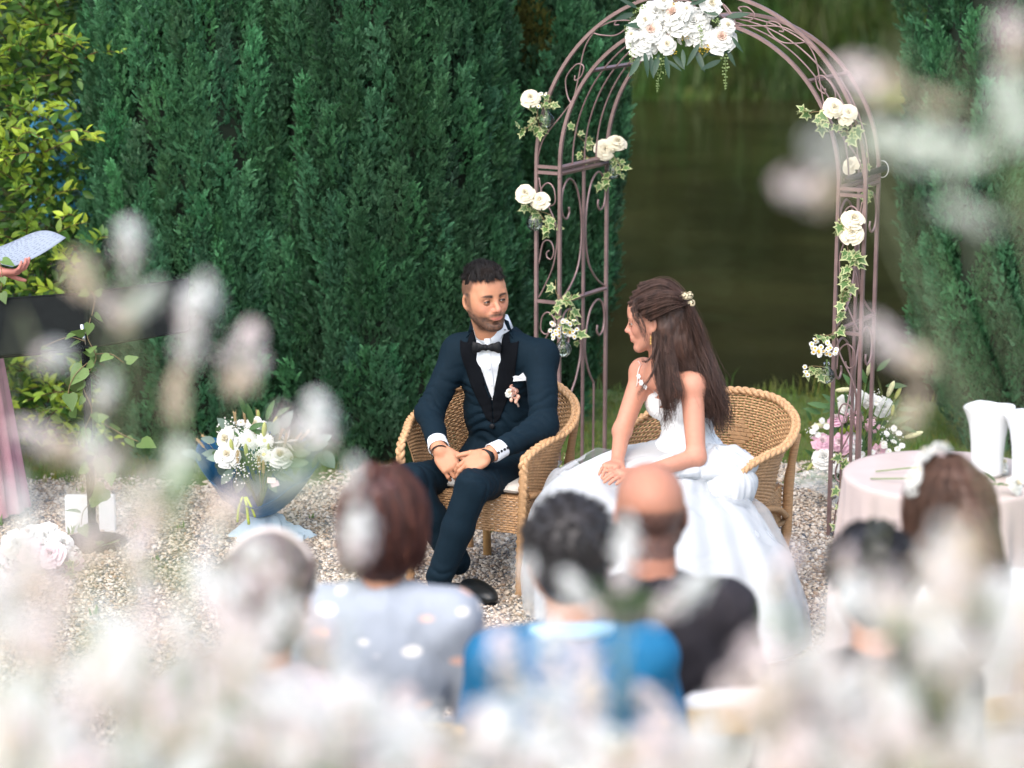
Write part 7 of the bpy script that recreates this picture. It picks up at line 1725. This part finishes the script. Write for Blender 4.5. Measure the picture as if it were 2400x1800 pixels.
# ================================================================== music stand with ivy
MF = on(218, 1278, 0); MY = MF.y; ms = thing('music_stand', 'black wide music stand with a wound ivy vine, at the left', 'music stand', tuple(MF))
v, f = lathe([(.001, 0), (.135, 0), (.14, .008), (.13, .02), (.035, .035), (.022, .09), (.001, .09)], 32); link('base', mesh('base', v, f, True, blackm), ms)
zt = at(214, 760, MY).z
link('pole', MB().tube([(0, 0, .03), (0, 0, zt - .10)], .0165, 14).mesh('pole', blackm), ms); link('inner_pole', MB().tube([(0, 0, zt - .12), (-.01, 0, zt)], .009, 12).mesh('inner_pole', M('chrome', (.6, .6, .6), .25, .05, 30, metal=1.)), ms)
def panel(name, c4, th=.006):
    """a flat tray from four corners (near bottom-left, bottom-right, top-right, top-left) with a folded rim"""
    c4 = [np.array(c) - np.array(MF) for c in c4]; n_ = np.cross(c4[1] - c4[0], c4[3] - c4[0]); n_ /= np.linalg.norm(n_); b = MB()
    v = c4 + [c + n_ * th for c in c4]; b.add(v, [(3, 2, 1, 0), (4, 5, 6, 7), (0, 1, 5, 4), (1, 2, 6, 5), (2, 3, 7, 6), (3, 0, 4, 7)])
    for i in range(4): b.tube([c4[i] + n_ * th * .5, c4[(i + 1) % 4] + n_ * th * .5], .0055, 6)
    ctr = sum(c4) / 4; q = [ctr + (c - ctr) * .86 for c in c4]
    for i in range(4): b.tube([q[i] - n_ * .001, q[(i + 1) % 4] - n_ * .001], .0022, 4)
    link(name, b.mesh(name, blackm, False), ms)
panel('desk', [at(-120, 846, MY - .02), at(206, 815, MY + .0), at(206, 688, MY + .10), at(-120, 710, MY + .08)])
panel('desk_wing', [at(208, 815, MY + .005), at(440, 775, MY + .16), at(440, 655, MY + .26), at(208, 687, MY + .105)])
panel('ledge', [at(-120, 847, MY - .022), at(206, 817, MY - .002), at(206, 812, MY - .06), at(-120, 842, MY - .08)], .004)
b = MB(); b.ball((0, 0, 0), (.012, .008, .012), 10, 6); b.box((-.016, -.012, -.004), (.016, -.006, .004)); o = link('wing_nut', b.mesh('wing_nut', M('chrome', (.6, .6, .6), .25)), ms); o.location = at(196, 778, MY - .01) - MF
HL = []
for i in range(3):
    r_ = random.Random(i); ring = [(0, 0), (.22, -.10), (.42, .08), (.40, .34), (.22, .66), (0, 1.0)]; ring = ring + [(-x, y) for x, y in ring[1:-1]][::-1]; n = len(ring)
    b = MB(); v = [(x, y, .14 * abs(x) - .15 * y * y) for x, y in ring] + [(0, .3, -.02), (0, .62, -.07)]
    fl_ = [(i_, (i_ + 1) % n, n if ring[i_][1] < .5 and ring[(i_ + 1) % n][1] < .5 else n + 1) for i_ in range(n)] + [(n, 3, n + 1)[::1], (n, n + 1, n - 3)]; b.add(v, fl_); HL.append(b.mesh('vine_leaf', M('vine_green', (.13, .22, .06), .45, .2, 20, trans=.3, rnd=.25)))
iv = thing('ivy_vine', 'leafy vine winding down the pole of the music stand', 'ivy', tuple(at(215, 900, MY - .03)))
for pts, sz in (([(212, 745, -.03), (205, 790, -.03), (225, 840, -.03), (195, 900, -.03), (215, 960, -.03), (200, 1010, -.03), (225, 1060, -.03), (205, 1100, -.03)], .062), ([(200, 800, -.03), (165, 790, -.04), (130, 800, -.04), (100, 815, -.04)], .075), ([(205, 850, -.03), (175, 880, -.05), (160, 920, -.05), (165, 965, -.05)], .08), ([(222, 830, -.03), (260, 830, -.05), (290, 850, -.05)], .07), ([(215, 980, -.03), (255, 1000, -.05), (290, 1020, -.05), (325, 1035, -.05)], .07), ([(215, 740, -.02), (222, 700, .0), (212, 680, .02)], .055), ([(230, 1060, -.03), (255, 1100, -.05), (250, 1140, -.05)], .085), ([(240, 1290, -.06), (275, 1270, -.08), (290, 1310, -.1), (255, 1330, -.12)], .07), ([(210, 1180, -.04), (195, 1200, -.05), (190, 1230, -.05)], .07), ([(-2, 600, .1), (4, 640, .08), (2, 680, .08)], .05)):
    vine(iv, [at(x, y, MY + dy) for x, y, dy in pts], sz, .062, HL, .0018, 'vine_leaf')
wb = thing('white_block', 'two white painted boards standing behind the foot of the music stand', 'board', tuple(on(208, 1262, 0) + Vector((0, .09, 0))))
pw = M('white_paint', (.74, .75, .76), .6, .08, 18, bump=.3, bs=60)
for x0, x1 in ((-.105, .012), (.03, .095)):
    b = MB(); b.box((x0, -.02, 0), (x1, .02, .155)); o = link('board', b.mesh('board', pw, False), wb); o.rotation_euler = (-.06, 0, .05); md = o.modifiers.new('b', 'BEVEL'); md.width = .003
# ================================================================== flowering border right in front of the photographer
def plume_mesh(seed, mats, n=105):
    """unit spike along +Z: crowded little petals round a stalk"""
    r_ = random.Random(seed); b = MB(); b.tube([(0, 0, -.1), (0, 0, .95)], .018, 5, True, 1)
    for i in range(n):
        z = r_.random(); a = r_.uniform(0, 6.28); rr = (.17 * math.sin(PI * (.12 + .85 * z)) ** .7) * (r_.uniform(.6, 1.05) if i % 4 else r_.uniform(1.0, 1.55)); c = np.array((rr * math.cos(a), rr * math.sin(a), z))
        m = np.array(look(Vector((math.cos(a) + r_.gauss(0, .4), math.sin(a) + r_.gauss(0, .4), .9 + r_.gauss(0, .3))))); l = r_.uniform(.05, .085)
        b.add(np.array([(0, -l, 0), (l * .75, 0, l * .25), (0, l, 0), (-l * .75, 0, l * .25)]) @ m.T + c, [(0, 1, 2, 3)], 2 if z < .25 + .25 * r_.random() and len(mats) > 2 else 0)
    return b.mesh('plume', None, True, mats)
st2 = M('border_stem', (.36, .40, .24), .6, .15, 20)
pw_m = M('plume_white', (.89, .895, .885), .7, .04, 20, trans=.42); pp_m = M('plume_pink', (.88, .785, .78), .7, .06, 20, trans=.42); pb_m = M('plume_beige', (.78, .66, .54), .7, .1, 20, trans=.4); pg_m = M('plume_green', (.78, .81, .74), .7, .08, 20, trans=.4)
PL = {'w': [plume_mesh(i, [pw_m, st2, pp_m]) for i in range(4)], 'p': [plume_mesh(i + 5, [pp_m, st2, pb_m]) for i in range(3)], 'b': [plume_mesh(i + 9, [pb_m, st2]) for i in range(2)], 'g': [plume_mesh(i + 12, [pg_m, st2]) for i in range(2)]}
BL = [leaf_mesh(M('border_leaf', (.12, .22, .055), .5, .15, 20, trans=.35, rnd=.2), 1, .14, .3, .3, 'leaf', 6)]
stem_mesh = {}
FG = 'flower spikes of the border in front of the camera'
def spike(label, x, y, Y, L, ang=0., col='w', leaves=1, fat=1., rx=None):
    """one plant: plume centre at a photo place, depth Y, length L in photo pixels, leaning by ang degrees"""
    p = at(x, y, Y); l = L / FPX * Y; a = R(ang); d = Vector((math.sin(a), _fr.uniform(-.15, .15), math.cos(a))).normalized()
    tip0 = p - d * l * .5; gz = float(ground_z(np.array([p.x]), np.array([Y]))[0]); gx = (p.x - math.sin(a) * .25 if rx is None else p.x + rx) + _fr.uniform(-.06, .06); root = Vector((gx, Y + _fr.uniform(-.05, .05), gz - .02))
    t = thing('flower_spike', label, 'flower', tuple(root), 0, FG)
    o = link('plume', PL[col][_fr.randrange(len(PL[col]))], t); o.location = tip0 - root; o.scale = (l * fat * 1.35, l * fat * 1.35, l * .92); o.rotation_mode = 'QUATERNION'; o.rotation_quaternion = d.to_track_quat('Z', 'Y') @ Euler((0, 0, _fr.uniform(0, 6))).to_quaternion()
    q = spline([(0, 0, 0), tuple((tip0 - root) * .5 + Vector((-math.sin(a) * .06, 0, .04))), tuple(tip0 - root - d * .03), tuple(tip0 - root)], 9)
    link('stem', MB().tube(q, .0010, 5, False).mesh('stem', st2), t)
    for k in range(leaves):
        f_ = _fr.uniform(.70, .96); pp = Vector(q[int(f_ * 8)]); lf = link('leaf', BL[0], t); lf.location = pp; az = _fr.uniform(0, 6.28); lf.scale = (_fr.uniform(.035, .06),) * 3; lf.rotation_euler = (_fr.uniform(.2, .9), 0, az)
    return t
named = [
 ('pale pink plume in front of the right curve of the arch', 2025, 185, 2.15, 150, -66, 'p', 0, 1.3, .62), ('whitish plume drooping across the right cypress at mid height', 2150, 345, 2.1, 330, -80, 'g', 0, .6, .6), ('blush plume floating left of the right arch pillar', 1885, 440, 2.15, 165, -82, 'p', 0, 1.0, .66), ('pale haze-like plume above the blush one by the right pillar', 1950, 360, 1.8, 150, -60, 'w', 0, .7, .6),
 ('white plume in the upper right corner', 2372, 85, 2.1, 140, -20, 'p', 0, 1.2, .3), ('greenish white plume under the upper right corner', 2368, 250, 2.0, 200, -15, 'g', 0, .9, .3), ('thin pinkish plume bending right behind the white urns', 2085, 800, 2.3, 230, -54, 'p', 0, .55, .45), ('tan plume low between the right pillar and the urns', 2140, 960, 2.4, 120, 20, 'b', 0, .8),
 ('olive-tan plume across the right cypress above its middle', 2260, 500, 1.9, 170, -70, 'g', 1, .5, .4), ('tan-green plume across the right cypress near its top', 2180, 240, 1.9, 150, -70, 'b', 1, .45, .5),
 ('slender white plume standing highest on the left, against the cypress', 303, 562, 2.7, 110, 0, 'w', 0, 1.2), ('small white plume under the highest left one', 300, 640, 2.7, 60, 5, 'w', 0, .9), ('peach plume above the edge of the music stand', 193, 640, 2.6, 120, -18, 'b', 0, 1.2), ('tan plume crossing the music stand desk', 262, 720, 2.6, 130, -35, 'p', 0, .7), ('grey-white plume in the middle of the music stand wing', 345, 700, 2.6, 120, 40, 'g', 1, .8),
 ('big white plume at the end of the music stand', 468, 705, 2.6, 150, 18, 'w', 0, 1.1), ('second white plume just below the end of the music stand', 445, 800, 2.6, 130, 8, 'w', 0, .9), ('white plume low on the black desk of the music stand', 128, 838, 2.6, 90, 85, 'w', 0, 1.4), ('blush plume before the cypress, left of the blue bouquet', 575, 830, 2.7, 190, 14, 'p', 0, 1.0), ('tan stalked plume under the music stand wing', 418, 920, 2.6, 150, 5, 'b', 0, .6),
 ('white plume over the vine of the music stand', 248, 915, 2.6, 110, 20, 'w', 0, .9), ('white plume between the blue bouquet and the cypress', 742, 985, 2.7, 160, 0, 'w', 0, 1.0), ('pinkish plume behind the blue bouquet wrapper', 668, 1005, 2.75, 130, -10, 'p', 0, .9), ('pale plume beside the auburn-haired guest', 826, 1115, 2.7, 110, 10, 'w', 0, .8), ('translucent pale petal-like plume over the auburn hair', 838, 1245, 2.5, 150, 8, 'w', 0, 1.0),
 ('blush plume on the pink dress at the left edge', 95, 1030, 2.5, 170, -60, 'p', 0, .8), ('grey-white plume under the vine of the music stand', 215, 1040, 2.6, 120, 15, 'w', 0, .9), ('white plume at the left of the blue bouquet', 420, 1080, 2.6, 130, 10, 'g', 1, 1.2), ('blush-white plume under the blue bouquet', 550, 1180, 2.5, 140, 50, 'p', 0, 1.0), ('green-stemmed plume right of the blue bouquet', 680, 1130, 2.4, 140, 75, 'g', 3, .6),
 ('white plume rising straight over the charcoal jacket', 1466, 1290, 2.7, 210, 3, 'w', 1, .55), ('white plume leaning left over the dark grey hair', 1362, 1395, 2.6, 170, -38, 'w', 1, .7), ('white plume leaning right over the charcoal jacket', 1610, 1390, 2.6, 220, 52, 'w', 1, .6), ('short white plume over the left shoulder of the charcoal jacket', 1235, 1330, 2.6, 70, 10, 'w', 0, 1.0),
 ('pink tinged plume over the left of the blue shirt', 1180, 1530, 2.3, 170, -8, 'p', 0, .9), ('pale plume over the middle of the blue shirt', 1290, 1500, 2.4, 200, 5, 'w', 0, .8), ('pink tinged plume over the right of the blue shirt', 1370, 1560, 2.3, 210, -12, 'p', 0, .8), ('pale plume at the lower right of the white skirt', 1840, 1330, 2.6, 130, 20, 'p', 0, .8), ('beige plume over the black-haired guest', 1980, 1420, 2.4, 190, 25, 'w', 0, 1.1), ('pinkish plume on the crown of the black-haired guest', 1985, 1310, 2.5, 80, 10, 'p', 0, 1.0),
 ('beige plume over the long light brown hair', 2230, 1340, 2.1, 220, 10, 'b', 0, 1.2), ('white plume over the girl\'s shoulder at the right edge', 2350, 1420, 2.2, 200, -15, 'w', 0, 1.0)]
for n_ in named: spike(*n_)
for lab, x, y, Y, L, ang, c_, n_, fat in (('white plume hanging over the grey-brown hair of the left guest', 610, 1310, 2.4, 150, -30, 'w', 0, 1.0), ('pale plume over the face side of the left guest', 545, 1400, 2.3, 150, 12, 'w', 0, 1.0), ('beige-white plume over the neck of the left guest', 650, 1450, 2.3, 150, 25, 'w', 0, 1.1), ('pale plume between the left guest and the printed blouse', 735, 1480, 2.4, 170, -12, 'p', 0, .9), ('white plume left of the left guest', 480, 1370, 2.3, 160, -20, 'w', 0, .9), ('blush plume above the gravel at the lower left', 330, 1270, 2.4, 170, 20, 'p', 0, .8)):
    spike(lab, x, y, Y, L, ang, c_, n_, fat)
# leaves that show as green blurs
for lab, x, y, Y, L, ang in (('leafy green shoot left of the blue bouquet', 430, 1160, 2.5, 90, 30), ('leafy green shoot in front of the blue bouquet tissue', 760, 1150, 2.5, 80, 60), ('leafy green shoot over the charcoal jacket', 1470, 1440, 2.6, 70, 0), ('leafy green shoot over the left guest', 640, 1500, 2.3, 90, 20), ('leafy green shoot over the black-haired guest', 2110, 1500, 2.4, 90, 10)):
    spike(lab, x, y, Y, L, ang, 'g', 9, .4)
# the thick of the bed: every plant carries two or three spikes
g_ = random.Random(12); bed = []
def bedspot(x0, x1, y0, y1, n, Y0, Y1, cols, fat=(.75, 1.3), L=(110, 200)):
    for i in range(n): bed.append((g_.uniform(x0, x1), g_.uniform(y0, y1), g_.uniform(Y0, Y1), g_.uniform(*L), g_.gauss(0, 24), g_.choice(cols), 1 if g_.random() < .35 else 0, g_.uniform(*fat)))
bedspot(-80, 2480, 1690, 1900, 66, 1.9, 2.7, 'wwwwwwpp')
bedspot(-80, 820, 1560, 1760, 20, 1.9, 2.7, 'wwwwp'); bedspot(1720, 2480, 1560, 1760, 18, 1.8, 2.6, 'wwwwp')
bedspot(820, 1720, 1620, 1760, 15, 2.1, 2.8, 'wwwpp')
bedspot(-60, 660, 1340, 1600, 22, 1.6, 2.5, 'wwwwp', (.6, 1.0), (100, 190))
bedspot(-60, 400, 1090, 1360, 12, 2.0, 2.6, 'wwp', (.6, 1.0), (100, 170))
bedspot(1880, 2480, 1400, 1600, 16, 1.7, 2.5, 'wwwpb', (.6, 1.0), (100, 190))
bedspot(2180, 2480, 1240, 1420, 6, 1.7, 2.2, 'wpb', (.6, 1.0))
for q in bed:
    t = spike('pale blurred flower spike in the thick bed along the bottom of the picture', *q)
    main = [c for c in t.children if c.name.startswith('plume')][0]
    for k in range(2 if q[1] > 1560 else 1):
        o = link('plume', PL[g_.choice('wwp')][0], t); s_ = main.scale.z * g_.uniform(.7, 1.0); o.scale = (s_ * q[7] * 1.3, s_ * q[7] * 1.3, s_); o.rotation_euler = (g_.gauss(0, .3), g_.gauss(0, .4), g_.uniform(0, 6)); o.location = main.location + Vector((g_.uniform(-.055, .055), g_.uniform(-.05, .05), -g_.uniform(.0, .05)))
